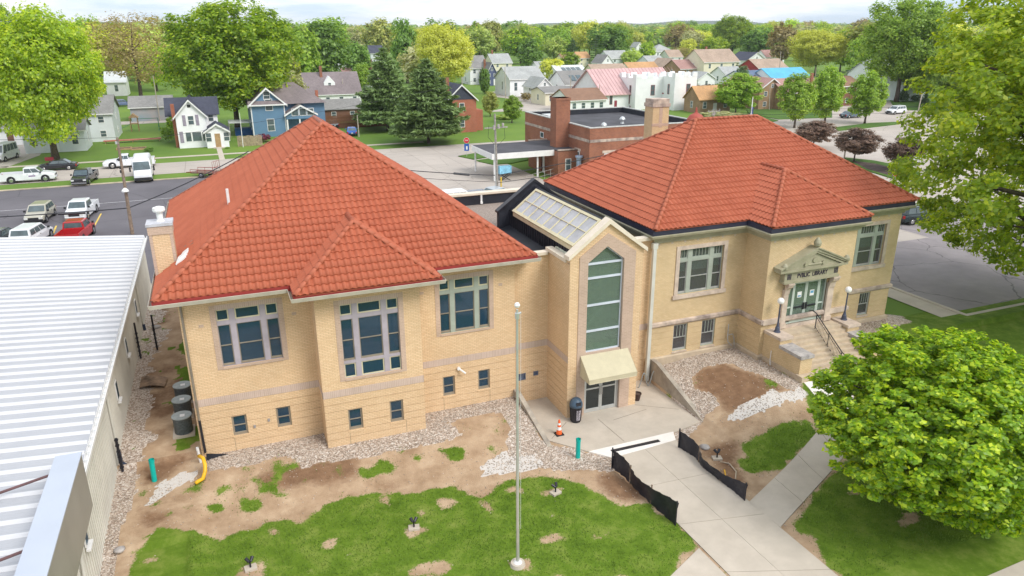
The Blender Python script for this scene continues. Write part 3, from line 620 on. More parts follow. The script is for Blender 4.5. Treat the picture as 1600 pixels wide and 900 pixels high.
sheet('street', [gz(*p) for p in ((760, 175), (900, 172), (900, 166), (850, 164), (790, 140), (775, 142), (810, 165))], M_CONC_ROAD, .02)
sheet('street', [gz(*p) for p in ((760, 150), (830, 158), (900, 158), (900, 152), (770, 143))], M_CONC_ROAD, .022)
# parking lines, worn
for a, b in (((140, 367), (158, 334)), ((82, 367), (88, 353)), ((120, 355), (146, 352)), ((0, 330), (275, 309)), ((70, 362), (88, 358))):
    p, q = gz(*a), gz(*b); d = (q-p).normalized(); n = Vector((-d.y, d.x, 0))*.075; o = MB(); z = Z*.02
    o.quad(p-n+z, q-n+z, q+n+z, p+n+z); o.build('parking_line', M_WLINE if a[0] == 0 else M_LINE, kind='structure')
# ================================================================ the library
def bx(mb, F, u0, u1, z0, z1, d0, d1, mi=0):
    "box in a facade frame F=(O,U,N): d runs inward from the wall face"
    O, U, N = F; mb.obox(O+U*u0+Z*z0-N*d0, U*(u1-u0), Z*(z1-z0), -N*(d1-d0), mi); return mb
def ring(mb, F, u0, u1, z0, z1, w, d0, d1, mi=0, wb=None):
    wb = w if wb is None else wb
    bx(mb, F, u0, u0+w, z0, z1, d0, d1, mi); bx(mb, F, u1-w, u1, z0, z1, d0, d1, mi)
    bx(mb, F, u0+w, u1-w, z0, z0+wb, d0, d1, mi); bx(mb, F, u0+w, u1-w, z1-w, z1, d0, d1, mi); return mb
def pane(par, F, u0, u1, z0, z1, d, g):
    O, U, N = F; mb = MB(); bx(mb, F, u0, u1, z0, z1, d, d+.012); return mb.build('pane', g, par)
def light_unit(par, F, u0, u1, z0, z1, kind, g, d=.10, sm_=None, w=.055):
    "one glazed light: fixed sash, or a double hung pair with its meeting rail"
    mb = MB()
    if kind == 'fixed': ring(mb, F, u0, u1, z0, z1, w, d, d+.05); sh = mb.build('sash', sm_ or M_SASH, par); pane(par, F, u0+w, u1-w, z0+w, z1-w, d+.02, g)
    else:
        zm = (z0+z1)/2; ring(mb, F, u0, u1, z0, z1, w*.7, d, d+.06, wb=w*1.8); bx(mb, F, u0+w*.7, u1-w*.7, zm-.025, zm+.025, d-.01, d+.05); mb.build('sash', sm_ or M_SASHD, par)
        pane(par, F, u0+w*.7, u1-w*.7, z0+w*1.8, zm-.025, d+.035, g); pane(par, F, u0+w*.7, u1-w*.7, zm+.025, z1-w*.7, d+.015, g)
def blind(par, F, u0, u1, z0, z1, d=.24, m=None):
    mb = MB(); bx(mb, F, u0, u1, z0, z1, d, d+.01); mb.build('blind', m or M_BLIND, par)
def big_window(par, F, u0, u1, z0, z1, rows, mm, blinds=(), surround=None, sash=None, hung=None, d=.09, g=None, muntin=False, fr=(.205, .30, .70, .795)):
    mb = MB(); Wd = u1-u0; cols = [(u0, u0+Wd*fr[0]), (u0+Wd*fr[1], u0+Wd*fr[2]), (u0+Wd*fr[3], u1)]; g = g or M_GLASS
    ring(mb, F, u0-.01, u1+.01, z0-.01, z1+.01, .03, d-.03, d+.09)
    for a, b in ((u0+Wd*fr[0], u0+Wd*fr[1]), (u0+Wd*fr[2], u0+Wd*fr[3])): bx(mb, F, a, b, z0+.02, z1-.02, d-.04, d+.10)
    for k in range(len(rows)-1):
        za, zb = rows[k+1][1], rows[k][0]
        for a, b in cols: bx(mb, F, a+.002, b-.002, za, zb, d-.036, d+.09)
    w = mb.build('window', mm, par)
    for k, (za, zb, kind) in enumerate(rows):
        for c, (a, b) in enumerate(cols):
            light_unit(w, F, a+.004, b-.004, za, zb, kind, g, d, sash if kind == 'fixed' else hung)
            if muntin and kind == 'fixed':
                m2 = MB(); n = 5 if c == 1 else 3
                for q in range(1, n): u = a+.06+(b-a-.12)*q/n; bx(m2, F, u-.012, u+.012, za+.05, zb-.05, d-.005, d+.02)
                m2.build('muntin', mm, w)
    for (c, za, zb) in blinds: blind(w, F, cols[c][0]+.03, cols[c][1]-.03, za, zb)
    if surround:
        m2 = MB(); s = surround
        bx(m2, F, u0-s['w'], u0, z0-s['b'], z1+s['t'], -s['p'], .02, 0); bx(m2, F, u1, u1+s['w'], z0-s['b'], z1+s['t'], -s['p'], .02, 0)
        bx(m2, F, u0, u1, z1, z1+s['t'], -s['p'], .02, 1); m2.build('surround', s['m'], w)
        m3 = MB(); bx(m3, F, u0-s.get('sw', 0), u1+s.get('sw', 0), z0-s['b'], z0-.004, -s['p']-s.get('sp', .03), .16, 0); m3.build('sill', s.get('sm', M_LIME), w)
    return w
def small_window(par, F, u0, u1, z0, z1, hung=None, g=None, mm=None, sill=True, bars=0, bl=0.):
    mb = MB(); ring(mb, F, u0-.005, u1+.005, z0-.005, z1+.005, .05, .06, .15); w = mb.build('window', mm or M_SASHD, par); light_unit(w, F, u0+.045, u1-.045, z0+.045, z1-.045, 'hung', g or M_GLASS, .08, hung, .05)
    if bars:
        m2 = MB()
        for q in range(1, bars): u = u0+.06+(u1-u0-.12)*q/bars; bx(m2, F, u-.014, u+.014, (z0+z1)/2, z1-.06, .055, .075)
        m2.build('muntin', mm or M_SASHD, w)
    if bl: blind(w, F, u0+.05, u1-.05, z1-(z1-z0)*bl, z1-.04, .2)
    if sill: m3 = MB(); bx(m3, F, u0-.03, u1+.03, z0-.10, z0-.006, -.035, .15); m3.build('sill', M_BR_NEW if mm is None else M_LIME, w)
    return w
LIB = thing('library_building', 'tan brick library with two red tiled hipped roofs and a gabled glass entrance', 'library')
LXW, LXE, LY = -2.45, 13.02, 32.35; GRV = [(z-.011, z+.011) for z in (.33, .69, 1.06, 1.42, 1.79, 2.15)]
def frame(x, y, u, n): return (Vector((x, y, 0)), Vector(u), Vector(n))
FS = frame(0, LY, X, -Y); FB = frame(0, 30.95, X, -Y)
band_new = [(2.52, 2.87, .014, 1)]
BASEW = [(-1.0, -.35, .75, 1.76), (.96, 1.61, .75, 1.79), (9.08, 9.72, .77, 1.85), (10.97, 11.61, .77, 1.87)]; BAYW = [(4.06, 4.73, .67, 1.76), (6.03, 6.68, .66, 1.79)]
W1H = (-1.02, 1.58, 4.26, 6.99); W3H = (9.08, 11.64, 4.2, 7.0); WBH = (4.08, 6.73, 3.36, 6.98)
m = MB(); BM = [M_BR_NEW, M_SOLDIER]
facade(m, *FS, LXW, 3.02, -.4, 7.9, holes=[W1H]+BASEW[:2], grooves=GRV, bands=band_new)
facade(m, *FS, 7.74, LXE, -.4, 7.9, holes=[W3H]+BASEW[2:], grooves=GRV, bands=band_new)
facade(m, *FB, 3.02, 7.74, -.4, 7.9, holes=[WBH]+BAYW, grooves=GRV, bands=band_new)
facade(m, Vector((3.02, 0, 0)), Y, -X, 30.95, LY, -.4, 7.9, grooves=GRV, bands=band_new); facade(m, Vector((7.74, 0, 0)), Y, X, 30.95, LY, -.4, 7.9, grooves=GRV, bands=band_new)
facade(m, Vector((LXW, 0, 0)), Y, -X, LY, 51.0, -.4, 7.9, holes=[(36, 38.6, 4.26, 6.99), (45, 47.6, 4.26, 6.99)], grooves=GRV, bands=band_new)
facade(m, Vector((LXE, 0, 0)), Y, X, LY, 51.0, -.7, 7.9, grooves=GRV, bands=band_new)
m.quad((LXW, 51, -.4), (LXE, 51, -.4), (LXE, 51, 7.9), (LXW, 51, 7.9)); m.build('wall', BM, LIB, label='newer tan brick wall of the left wing')
# expansion joints below small windows and pale blocks let into the brick
for u, z1, F_ in ((-.985, .74, FS), (9.1, .76, FS), (11.6, .76, FS), (12.98, .2, FS), (4.07, .65, FB), (6.78, .65, FB)): m = MB(); bx(m, F_, u-.008, u+.008, -.3, z1, -.002, .01); m.build('control_joint', M_JOINT, LIB)
for u, z in ((-2.0+.35, 6.35), (2.25, 6.35), (8.2, 6.5), (12.25, 6.4)):
    m = MB(); bx(m, FS, u-.1, u+.1, z-.07, z+.07, -.006, .02); m.build('stone_block', M_STONEB, LIB)
sur = dict(w=.23, t=.22, b=.10, p=.016, m=[M_STONEB, M_SOLDIER], sm=M_STONEB, sp=.03)
big_window(LIB, FS, *W1H, [(6.44, 6.97, 'fixed'), (4.30, 6.24, 'hung')], M_LAV, blinds=[(1, 5.6, 6.2)], surround=sur)
big_window(LIB, FS, *W3H, [(6.46, 6.98, 'fixed'), (4.24, 6.26, 'hung')], M_SAGE, blinds=[(0, 5.3, 6.24), (1, 5.55, 6.24), (2, 5.3, 6.24), (0, 6.48, 6.96), (1, 6.48, 6.96), (2, 6.48, 6.96)], surround=sur)
big_window(LIB, FB, *WBH, [(6.44, 6.96, 'fixed'), (4.22, 6.24, 'hung'), (3.38, 4.08, 'fixed')], M_LAV, blinds=[], surround=sur)
for k, h in enumerate(BASEW): small_window(LIB, FS, *h, bl=.9 if k == 1 else 0)
for h in BAYW: small_window(LIB, FB, *h)
# dark rooms behind the windows
m = MB(); m.box(LXW+.3, 35.2, 0, LXE-.3, 35.3, 7.8, 0); m.box(LXW+.25, LY+.25, 3.0, LXE-.25, 35.2, 3.1, 1); m.box(3.3, 31.2, 3.0, 7.5, LY+.25, 3.1, 1); m.box(LXW+.25, 33.2, .2, LXE-.25, 33.3, 2.95, 0); m.box(LXW+.2, LY+.25, 7.4, LXE-.2, 35.3, 7.5, 1); m.box(3.3, 31.2, 7.4, 7.5, LY+.25, 7.5, 1)
m.box(LXW+.25, LY+.25, 3.0, LXW+.3, 35.2, 7.5, 0)
m.build('interior', [M_DARKIN, mat('carpet', (.10, .12, .12), .9)], LIB)
SH = mat('book_spines', (.30, .22, .20), .7, .4, 9, island=.5); m = MB()
for x0, x1, zz in ((-1.0, 1.6, 3.1), (4.1, 6.7, 3.1)):
    for lv in range(4):
        x = x0
        while x < x1:
            wd = random.uniform(.03, .07); h = random.uniform(.18, .28); m.box(x, LY+1.1, zz+lv*.36+.1, x+wd*.9, LY+1.3, zz+lv*.36+.1+h); x += wd
m.build('books', SH, LIB, kind='stuff')
# ---- tiled roofs
TW, TL, TSEG = .287, .42, 6
def prof(s): return .044*(1+math.sin(2*math.pi*s-.6))
def tile_mesh():
    m = MB(); vs = []
    for a in (0, 1):
        for k in range(TSEG+1): vs.append((TW*k/TSEG, TL*a+(0 if a == 0 else .01), prof(k/TSEG)+(.042 if a == 0 else .0)))
    for k in range(TSEG+1): vs.append((TW*k/TSEG, 0., prof(k/TSEG)-.012))
    n = TSEG+1; m.add(vs, [(k, k+1, n+k+1, n+k) for k in range(TSEG)]+[(2*n+k, 2*n+k+1, k+1, k) for k in range(TSEG)])
    me = bpy.data.meshes.new('roof_tile'); me.from_pydata(m.v, [], m.f); me.materials.append(M_TILE); me.polygons.foreach_set('use_smooth', [i < TSEG for i in range(len(m.f))]); me.update(); return me
TILE_ME = tile_mesh(); TILE_CAND = []
def tile_plane(mb, root, P, individual=False):
    "P: corners of a roof plane, the first two along the eave; tiles are laid in courses and cut at hips"
    P = [Vector(p) for p in P]; O = P[0]; U = (P[1]-P[0]).normalized(); N = U.cross(P[-1]-P[0]).normalized()
    if N.z < 0: N = -N
    V = N.cross(U)
    if V.z < 0: V = -V
    poly = [((p-O).dot(U), (p-O).dot(V)) for p in P]
    ar = sum(poly[i][0]*poly[(i+1) % len(poly)][1]-poly[(i+1) % len(poly)][0]*poly[i][1] for i in range(len(poly)))
    if ar < 0: poly.reverse()
    u0, u1 = min(p[0] for p in poly), max(p[0] for p in poly); v1 = max(p[1] for p in poly)
    def edges():
        n = len(poly)
        for i in range(n):
            a, b = poly[i], poly[(i+1) % n]; yield (b[1]-a[1], -(b[0]-a[0]), (b[1]-a[1])*a[0]-(b[0]-a[0])*a[1])
    ed = list(edges())
    for r in range(int(v1/TL)+1):
        for c in range(int(u0/TW)-1, int(u1/TW)+2):
            cu, cv = c*TW, r*TL; cor = [(cu, cv), (cu+TW, cv), (cu+TW, cv+TL), (cu, cv+TL)]
            ins = all(a*x+b*y <= k+1e-6 for a, b, k in ed for x, y in cor)
            if not ins:
                q = cor
                for a, b, k in ed:
                    q = clip_poly(q, a, b, k)
                    if len(q) < 3: break
                if len(q) < 3: continue
            j = RNG.normal(0, .001)
            if ins and individual: TILE_CAND.append((root, O+U*cu+V*cv+N*j, U, V, N)); continue
            for s in range(TSEG):
                ua, ub = cu+TW*s/TSEG, cu+TW*(s+1)/TSEG; ha, hb = prof(s/TSEG), prof((s+1)/TSEG)
                q = [(ua, cv), (ub, cv), (ub, cv+TL), (ua, cv+TL)]
                if not ins:
                    for a, b, k in ed:
                        q = clip_poly(q, a, b, k)
                        if len(q) < 3: break
                    if len(q) < 3: continue
                H = lambda u, v: ha+(hb-ha)*(u-ua)/(ub-ua)+.042*(1-(v-cv)/TL)+j
                mb.poly([O+U*u+V*v+N*H(u, v) for u, v in q])
                lo = [p for p in q if abs(p[1]-cv) < 1e-6]
                if len(lo) >= 2:
                    lo.sort(); a, b = lo[0], lo[-1]; A = O+U*a[0]+V*a[1]; B = O+U*b[0]+V*b[1]
                    mb.quad(A+N*(H(*a)-.052), B+N*(H(*b)-.052), B+N*H(*b), A+N*H(*a))
    # deck below the tiles
    return [O+U*a+V*b-N*.02 for a, b in poly]
def cap_mesh():
    m = MB(); n = 7; L = .43; vs = []
    for y, r in ((0, .125), (L, .100)):
        for k in range(n): t = math.pi*k/(n-1); vs.append((math.cos(t)*r, y, math.sin(t)*r*.85))
    for k in range(n): t = math.pi*k/(n-1); vs.append((math.cos(t)*.095, 0, math.sin(t)*.095*.8))
    m.add(vs, [(k+1, k, n+k, n+k+1) for k in range(n-1)]+[(k, k+1, 2*n+k+1, 2*n+k) for k in range(n-1)])
    me = bpy.data.meshes.new('ridge_cap'); me.from_pydata(m.v, [], m.f); me.materials.append(M_CAPT); me.polygons.foreach_set('use_smooth', [i < n-1 for i in range(len(m.f))]); me.update(); return me
CAP_ME = cap_mesh()
def caps(root, a, b, lift=.02):
    a, b = Vector(a), Vector(b); d = (b-a); n = max(1, round(d.length/.40)); d.normalize(); s = d.cross(Z).normalized(); up = s.cross(d)
    for k in range(n):
        o = bpy.data.objects.new('ridge_cap', CAP_ME); COL.objects.link(o); o.parent = root; p = a+(b-a)*(k/n)+up*(lift+random.uniform(0, .008))
        o.matrix_local = Matrix(((s.x, d.x, up.x, p.x), (s.y, d.y, up.y, p.y), (s.z, d.z, up.z, p.z), (0, 0, 0, 1)))
def hip_roof(x0, x1, y0, y1, z0, run, rise, bay, label, indiv):
    "hipped roof over a rectangle with one hipped bay on its front slope"
    root = MB(); tb = MB(); za = z0+rise; a0, a1 = (x0+run, y0+run, za), (x1-run, y0+run, za); b0, b1 = (x0+run, y1-run, za), (x1-run, y1-run, za)
    ft = [[(x0, y0, z0), (x1, y0, z0), a1, a0], [(x1, y0, z0), (x1, y1, z0), b1, a1], [(x1, y1, z0), (x0, y1, z0), b0, b1], [(x0, y1, z0), (x0, y0, z0), a0, b0]]
    def uniq(f):
        o = []
        for p in f:
            if not o or (Vector(p)-Vector(o[-1])).length > 1e-4: o.append(p)
        return o
    ft = [uniq(f) for f in ft]
    bx0, bx1, by0, brun = bay; sl = rise/run; bz = z0+sl*brun; ap = ((bx0+bx1)/2, by0+brun, bz); yb = y0+brun; rb = ((bx0+bx1)/2, y0+brun, bz)
    bf = [[(bx0, by0, z0), (bx1, by0, z0), ap], [(bx1, by0, z0), (bx1, y0, z0), rb, ap], [(bx0, y0, z0), (bx0, by0, z0), ap, rb]]
    deck = MB()
    class R: pass
    ro = deck
    for f in ft+bf: deck.poly([Vector(p)-Z*.03 for p in f])
    roof = deck.build('roof', M_TILE, LIB, label=label)
    for i, f in enumerate(ft): tile_plane(tb, roof, f, indiv and i in (0,))
    for i, f in enumerate(bf): tile_plane(tb, roof, f, indiv and i == 0)
    for p, q in (((x0, y0, z0), a0), ((x1, y0, z0), a1), ((x1, y1, z0), b1), ((x0, y1, z0), b0), ((bx0, by0, z0), ap), ((bx1, by0, z0), ap)): caps(roof, p, q, .045)
    if math.dist(a0, a1) > .2: caps(roof, a0, a1, .045)
    if math.dist(a0, b0) > .2: caps(roof, b0, a0, .045)
    caps(roof, rb, ap, .045)
    return roof, tb
LR, tbL = hip_roof(-3.27, 13.79, 31.5, 51.6, 7.95, 8.53, 5.82, (2.2, 8.5, 30.05, 3.15), 'left wing roof of red interlocking tiles', True)
RR, tbR = hip_roof(20.85, 39.75, 31.95, 46.2, 8.35, 7.12, 4.65, (26.9, 33.9, 29.98, 3.5), 'right wing roof of red interlocking tiles above a black flashing', False)
def px_dist(p): return (p-Vector(CAM)).length
TILE_CAND.sort(key=lambda t: px_dist(t[1])); nt_tile = 0
hidden = lambda p: 2.3 < p.x < 8.4 and p.y > 31.4 and p.z < 7.95+.682*min(p.x-2.2, 8.5-p.x, 3.15)-.02
for root, P, U, V, N in TILE_CAND:
    if nt_tile < 300 and not hidden(P):
        o = bpy.data.objects.new('roof_tile', TILE_ME); COL.objects.link(o); o.parent = root
        o.matrix_local = Matrix(((U.x, V.x, N.x, P.x), (U.y, V.y, N.y, P.y), (U.z, V.z, N.z, P.z), (0, 0, 0, 1))); nt_tile += 1
    else:
        for f in TILE_ME.polygons: tbL.poly([P+U*TILE_ME.vertices[i].co.x+V*TILE_ME.vertices[i].co.y+N*TILE_ME.vertices[i].co.z for i in f.vertices])
for rt, tb in ((LR, tbL), (RR, tbR)): tb.build('tile_field', M_TILE, rt, kind='stuff', uv=False)
# gutters, fascia, soffit of the left wing
def eave_path(pts, prof2, name, mt, closed=True, par=LIB):
    "sweep a profile [(out, z)...] round the eave corners pts (ccw seen from above)"
    P = [Vector((p[0], p[1], 0)) for p in pts]; n = len(P); loops = []
    for i in range(n):
        a = (P[i]-P[i-1]).normalized(); b = (P[(i+1) % n]-P[i]).normalized(); na, nb = Vector((a.y, -a.x, 0)), Vector((b.y, -b.x, 0)); mi_ = (na+nb); mi_ = mi_/(mi_.dot(na)) if mi_.length > 1e-6 else na
        loops.append([P[i]+mi_*o+Z*z for o, z in prof2])
    loops.append(loops[0]); mb = MB(); mb.loft(loops, cap=False); return mb.build(name, mt, par)
EL = [(-2.45, 32.35), (3.02, 32.35), (3.02, 30.95), (7.74, 30.95), (7.74, 32.35), (13.02, 32.35), (13.02, 51.0), (-2.45, 51.0)]
M_GUT = mat('gutter_metal', (.50, .46, .38), .4, .08, 1.5); eave_path(EL, [(0, 7.68), (.87, 7.70), (.87, 7.75), (0, 7.74)], 'soffit', M_TRIM)
eave_path(EL, [(.80, 7.74), (.84, 7.99), (.875, 7.99), (.875, 7.74)], 'fascia', M_REDM)
eave_path(EL, [(.88, 7.68), (.98, 7.70), (1.02, 7.87), (1.0, 7.88), (.96, 7.74), (.885, 7.72)], 'gutter', M_GUT)
m = MB(); m.tube([(-2.38, 32.2, 7.75), (-2.33, 32.28, 7.45), (-2.33, 32.28, .6)], .05, 8); m.build('downspout', mat('bronze_pipe', (.26, .22, .17), .5), LIB)
m = MB(); m.tube([(-2.33, 32.28, 1.9), (-2.30, 32.24, .25)], .055, 8); m.build('downspout', M_BLACKM, LIB, label='black lower drain pipe at the left corner')
# small plumbing vent and torn patch on the left slope
m = MB(); m.cyl((.17, 38.2, 10.2), (.17, 38.2, 11.1), .07, n=10); m.build('vent_pipe', M_WHITE, LR)
m = MB(); sx = Vector((1, 0, .682)).normalized(); m.obox(Vector((-2.35, 34.2, 8.66)), sx*.55, Vector((.1, .75, .12)), Vector((-.03, 0, .05))); m.obox(Vector((-2.2, 34.5, 8.82)), sx*.3, Vector((.15, .9, .05)), Vector((-.03, 0, .05))); m.build('torn_flashing', M_WHITE, LR)
m = MB()
for x_, y_, a_, b_ in ((-2.05, 36.3, .5, .25), (-1.75, 35.9, .25, .2), (-1.6, 36.2, .16, .12)):
    m.obox(Vector((x_, y_, 7.95+.682*(x_+3.27)+.05)), sx*a_, Y*b_, Vector((-.02, 0, .03)))
m.build('roof_patch', M_JOINT, LR)
# ---- brick chimneys
def chimney(x0, y0, x1, y1, z0, z1, cm, vent):
    m = MB(); m.box(x0, y0, z0, x1, y1, z1); c = m.build('chimney', cm, LIB)
    m = MB(); t = .1; zt = z1
    if vent:
        m.box(x0-.04, y0-.04, z1-.38, x1+.04, y1+.04, z1); m.build('corbel', M_STONEB, c); m = MB()
        for a, b in ((x0, x0+.10), (x1-.10, x1)): m.box(a-.015, y0-.015, z1-2.6, b+.015, y0+.1, z1-.38)
        m.build('quoin', M_STONEB, c); m = MB()
        m.box(x0-.08, y0-.08, z1, x1+.08, y1+.08, z1+.12); m.build('cap', mat('galvanised', (.52, .52, .56), .5, .12, 3), c)
        m = MB(); cx, cy = (x0+x1)/2+.05, (y0+y1)/2; m.lathe((cx, cy, z1+.12), [(.18, 0), (.13, .1), (.14, .42), (.24, .44), (.27, .5), (.25, .62), (.10, .67)], 16); m.build('vent_cowl', M_WHITE, c, smooth=False)
    else:
        m.box(x0-.06, y0-.06, z1-.25, x1+.06, y1+.06, z1); m.box(x0+.0, y0+.0, z1, x1, y1, z1+.3); m.build('cap', M_LIME_D, c)
        m = MB(); xm = (x0+x1)/2; m.box(xm-.14, y0-.015, z1-1.7, xm+.14, y0+.1, z1-.25); m.box(x0-.01, y0-.02, z1-1.6, x1+.01, y0+.1, z1-1.4); m.build('quoin', M_STONEB, c)
    return c
chimney(-3.3, 35.0, -2.36, 35.9, 7.3, 10.3, M_BR_NEW, True); chimney(29.4, 46.3, 30.75, 47.4, 6, 13.3, M_BR_OLD, False)
m = MB(); m.lathe((30.25, 42.3, 11.9), [(.72, 0), (.74, .35), (.80, .40), (.80, .52), (.62, .54), (.57, .75), (.40, .98), (.16, 1.10), (.09, 1.16), (.05, 1.45), (.01, 1.5)], 24)
m.build('cupola', mat('cupola_red', (.40, .085, .06), .6, .08, 2), LIB, smooth=False, label='small round red cupola behind the right roof ridge')
# ---- right (older) wing
RXW, RXE, RY, RBY = 21.2, 39.1, 32.42, 30.44; GR2 = [(z-.012, z+.012) for z in (1.07, 1.44, 1.81, 2.18)]
FR = frame(0, RY, X, -Y); FRB = frame(0, RBY, X, -Y)
RH = [(22.85, 25.76, 4.32, 6.95), (35.2, 37.95, 4.32, 6.95)]; RBW = [(22.79, 23.74, .86, 2.5), (24.72, 25.66, .86, 2.5), (34.75, 35.6, .9, 2.5), (36.66, 37.55, .95, 2.5)]; DH = (28.85, 31.72, 2.32, 4.92)
m = MB(); facade(m, *FR, RXW, 27.27, -.6, 8.1, holes=[RH[0]]+RBW[:2], grooves=GR2); facade(m, *FR, 33.45, RXE, -.6, 8.1, holes=[RH[1]]+RBW[2:], grooves=GR2)
facade(m, *FRB, 27.27, 33.45, -.6, 8.1, holes=[DH], grooves=GR2)
for xx, n in ((27.27, -X), (33.45, X)): facade(m, Vector((xx, 0, 0)), Y, n, RBY, RY, -.6, 8.1, grooves=GR2)
for xx, n in ((RXW, -X), (RXE, X)): facade(m, Vector((xx, 0, 0)), Y, n, RY, 45.7, -.6, 8.1, grooves=GR2)
m.quad((RXW, 45.7, -.6), (RXE, 45.7, -.6), (RXE, 45.7, 8.1), (RXW, 45.7, 8.1)); m.build('wall', M_BR_OLD, LIB, label='older buff brick wall of the right wing')
ER = [(RXW, RY), (27.27, RY), (27.27, RBY), (33.45, RBY), (33.45, RY), (RXE, RY), (RXE, 45.7), (RXW, 45.7)]
eave_path(ER, [(-.03, 7.5), (.10, 7.52), (.12, 7.66), (.24, 7.70), (.26, 7.80), (.48, 7.90), (.52, 8.02), (.40, 8.06), (-.03, 8.06)], 'cornice', M_TRIM)
eave_path(ER, [(.30, 8.06), (.33, 8.34), (.42, 8.34), (.44, 8.06)], 'flashing', mat('dark_flashing', (.03, .03, .055), .45, .2, 1))
eave_path(ER, [(-.03, 2.56), (.06, 2.56), (.12, 2.64), (.12, 2.80), (.05, 2.86), (-.03, 2.86)], 'stone_band', M_LIME_D)
eave_path(ER, [(-.03, -.6), (.14, -.6), (.14, .66), (.08, .72), (-.03, .72)], 'plinth', M_STEP)
k = 0
for x0, x1, F in ((21.4, 27.0, FR), (27.5, 33.3, FRB), (33.8, 39.0, FR)):
    m = MB(); x_ = x0
    while x_ < x1: bx(m, F, x_, x_+.12, 7.38, 7.5, -.01, .05); x_ += .83
    m.build('vent_block', M_LIME, LIB)
sr = dict(w=.24, t=.22, b=.22, p=.05, m=[M_LIME, M_LIME], sm=M_LIME, sp=.06, sw=.33); SG = M_SAGE
for h, bl in ((RH[0], [(0, 5.62, 6.22), (1, 5.62, 6.22), (2, 5.7, 6.22)]+[(c, 6.4, 6.92) for c in (0, 1, 2)]), (RH[1], [(1, 5.5, 6.22), (2, 5.6, 6.22)])):
    big_window(LIB, FR, *h, [(6.38, 6.92, 'fixed'), (4.36, 6.20, 'hung')], SG, blinds=bl, surround=sr, sash=M_SAGE, hung=mat('grey_sash', (.42, .42, .40), .6), muntin=True, d=.14, g=M_GLASSR)
for h in RBW: small_window(LIB, FR, *h, mm=M_SAGE, hung=mat('grey_sash', (0, 0, 0)), sill=True, bars=4, g=M_GLASSR)
m = MB(); m.box(RXW+.3, 35.2, 0, RXE-.3, 35.3, 7.9, 0); m.box(RXW+.25, RY+.25, 3.0, RXE-.25, 35.2, 3.1, 1); m.box(27.5, 33.4, 2.2, 33.3, 33.5, 7.2, 0); m.box(27.5, 30.7, 2.2, 33.3, 33.4, 2.28, 1); m.box(RXW+.25, 33.1, .2, RXE-.25, 33.2, 2.95, 0); m.box(RXW+.2, RY+.25, 7.3, RXE-.2, 35.3, 7.4, 1)
m.build('interior', [mat('grey_room', (.16, .17, .16), .9, .2, 1), mat('carpet', (0, 0, 0))], LIB)
# doorcase, pediment, doors
for u0, u1 in ((28.5, 28.85), (31.72, 32.15)):
    m = MB(); bx(m, FRB, u0, u1, 2.2, 4.55, -.14, .05); bx(m, FRB, u0-.04, u1+.04, 2.2, 2.5, -.19, .04)
    m.prism([(u0, RBY-.14, 4.2), (u0, RBY-.14, 4.9), (u0, RBY-.46, 4.9), (u0, RBY-.42, 4.75), (u0, RBY-.24, 4.6), (u0, RBY-.18, 4.3)], (u1-u0, 0, 0)); bx(m, FRB, u0-.03, u1+.03, 4.9, 4.99, -.5, 0); m.build('doorcase', M_LIME, LIB)
m = MB(); bx(m, FRB, 28.85, 31.72, 2.14, 2.32, -.1, .3); bx(m, FRB, 27.3, 28.5, 2.56, 2.87, -.13, 0); bx(m, FRB, 32.15, 33.4, 2.56, 2.87, -.13, 0); m.build('threshold', M_LIME, LIB)
pd = MB(); xc = 30.13; pl, prr, yf = 27.72, 32.5, 29.88
bx(pd, FRB, 28.15, 32.08, 5.0, 5.12, -.44, 0); bx(pd, FRB, 28.2, 32.03, 5.12, 5.62, -.36, 0); bx(pd, FRB, 28.0, 32.22, 5.62, 5.70, -.44, 0)
pd.prism([(pl, yf, 5.70), (prr, yf, 5.70), (prr, yf, 5.82), (pl, yf, 5.82)], (0, RBY-yf, 0)); pd.prism([(pl+.5, yf+.14, 5.82), (prr-.5, yf+.14, 5.82), (xc, yf+.14, 6.62)], (0, .2, 0))
for s, xe in ((1, pl), (-1, prr)):
    pd.prism([(xe, yf, 5.823), (xe, yf, 5.95), (xc, yf, 6.92), (xc, yf, 6.76)], (0, RBY-yf, 0)); pd.prism([(xe+s*.42, yf+.05, 5.826), (xe+s*.14, yf+.05, 5.826), (xc, yf+.05, 6.758), (xc, yf+.05, 6.64)], (0, RBY-yf-.06, 0))
    pd.prism([(xe-s*.06, yf-.06, 5.90), (xe-s*.06, yf-.06, 5.98), (xc, yf-.06, 7.0), (xc, yf-.06, 6.925)], (0, RBY-yf+.06, 0))
ped = pd.build('pediment', M_TRIM, LIB)
m = MB(); m.lathe((xc, yf+.1, 6.98), [(.12, 0), (.2, .1), (.22, .25), (.14, .42), (.02, .55)], 12); m.build('finial', M_TRIM, ped, smooth=False)
for xx in (pl+.28, prr-.1): m = MB(); m.lathe((xx, yf+.06, 5.98), [(.16, 0), (.17, .12), (.10, .24), (.02, .3)], 10); m.build('acroterion', M_TRIM, ped)
m = MB(); m.cyl((29.55, yf+.12, 5.98), (30.72, yf+.12, 5.98), .05); m.cyl((29.5, yf+.13, 6.03), (29.5, yf+.05, 6.03), .12, n=14); m.cyl((30.76, yf+.13, 6.03), (30.76, yf+.05, 6.03), .12, n=14); m.cyl((30.13, yf+.13, 6.22), (30.13, yf+.08, 6.22), .16, n=14); m.build('scroll_ornament', M_TRIM, ped)
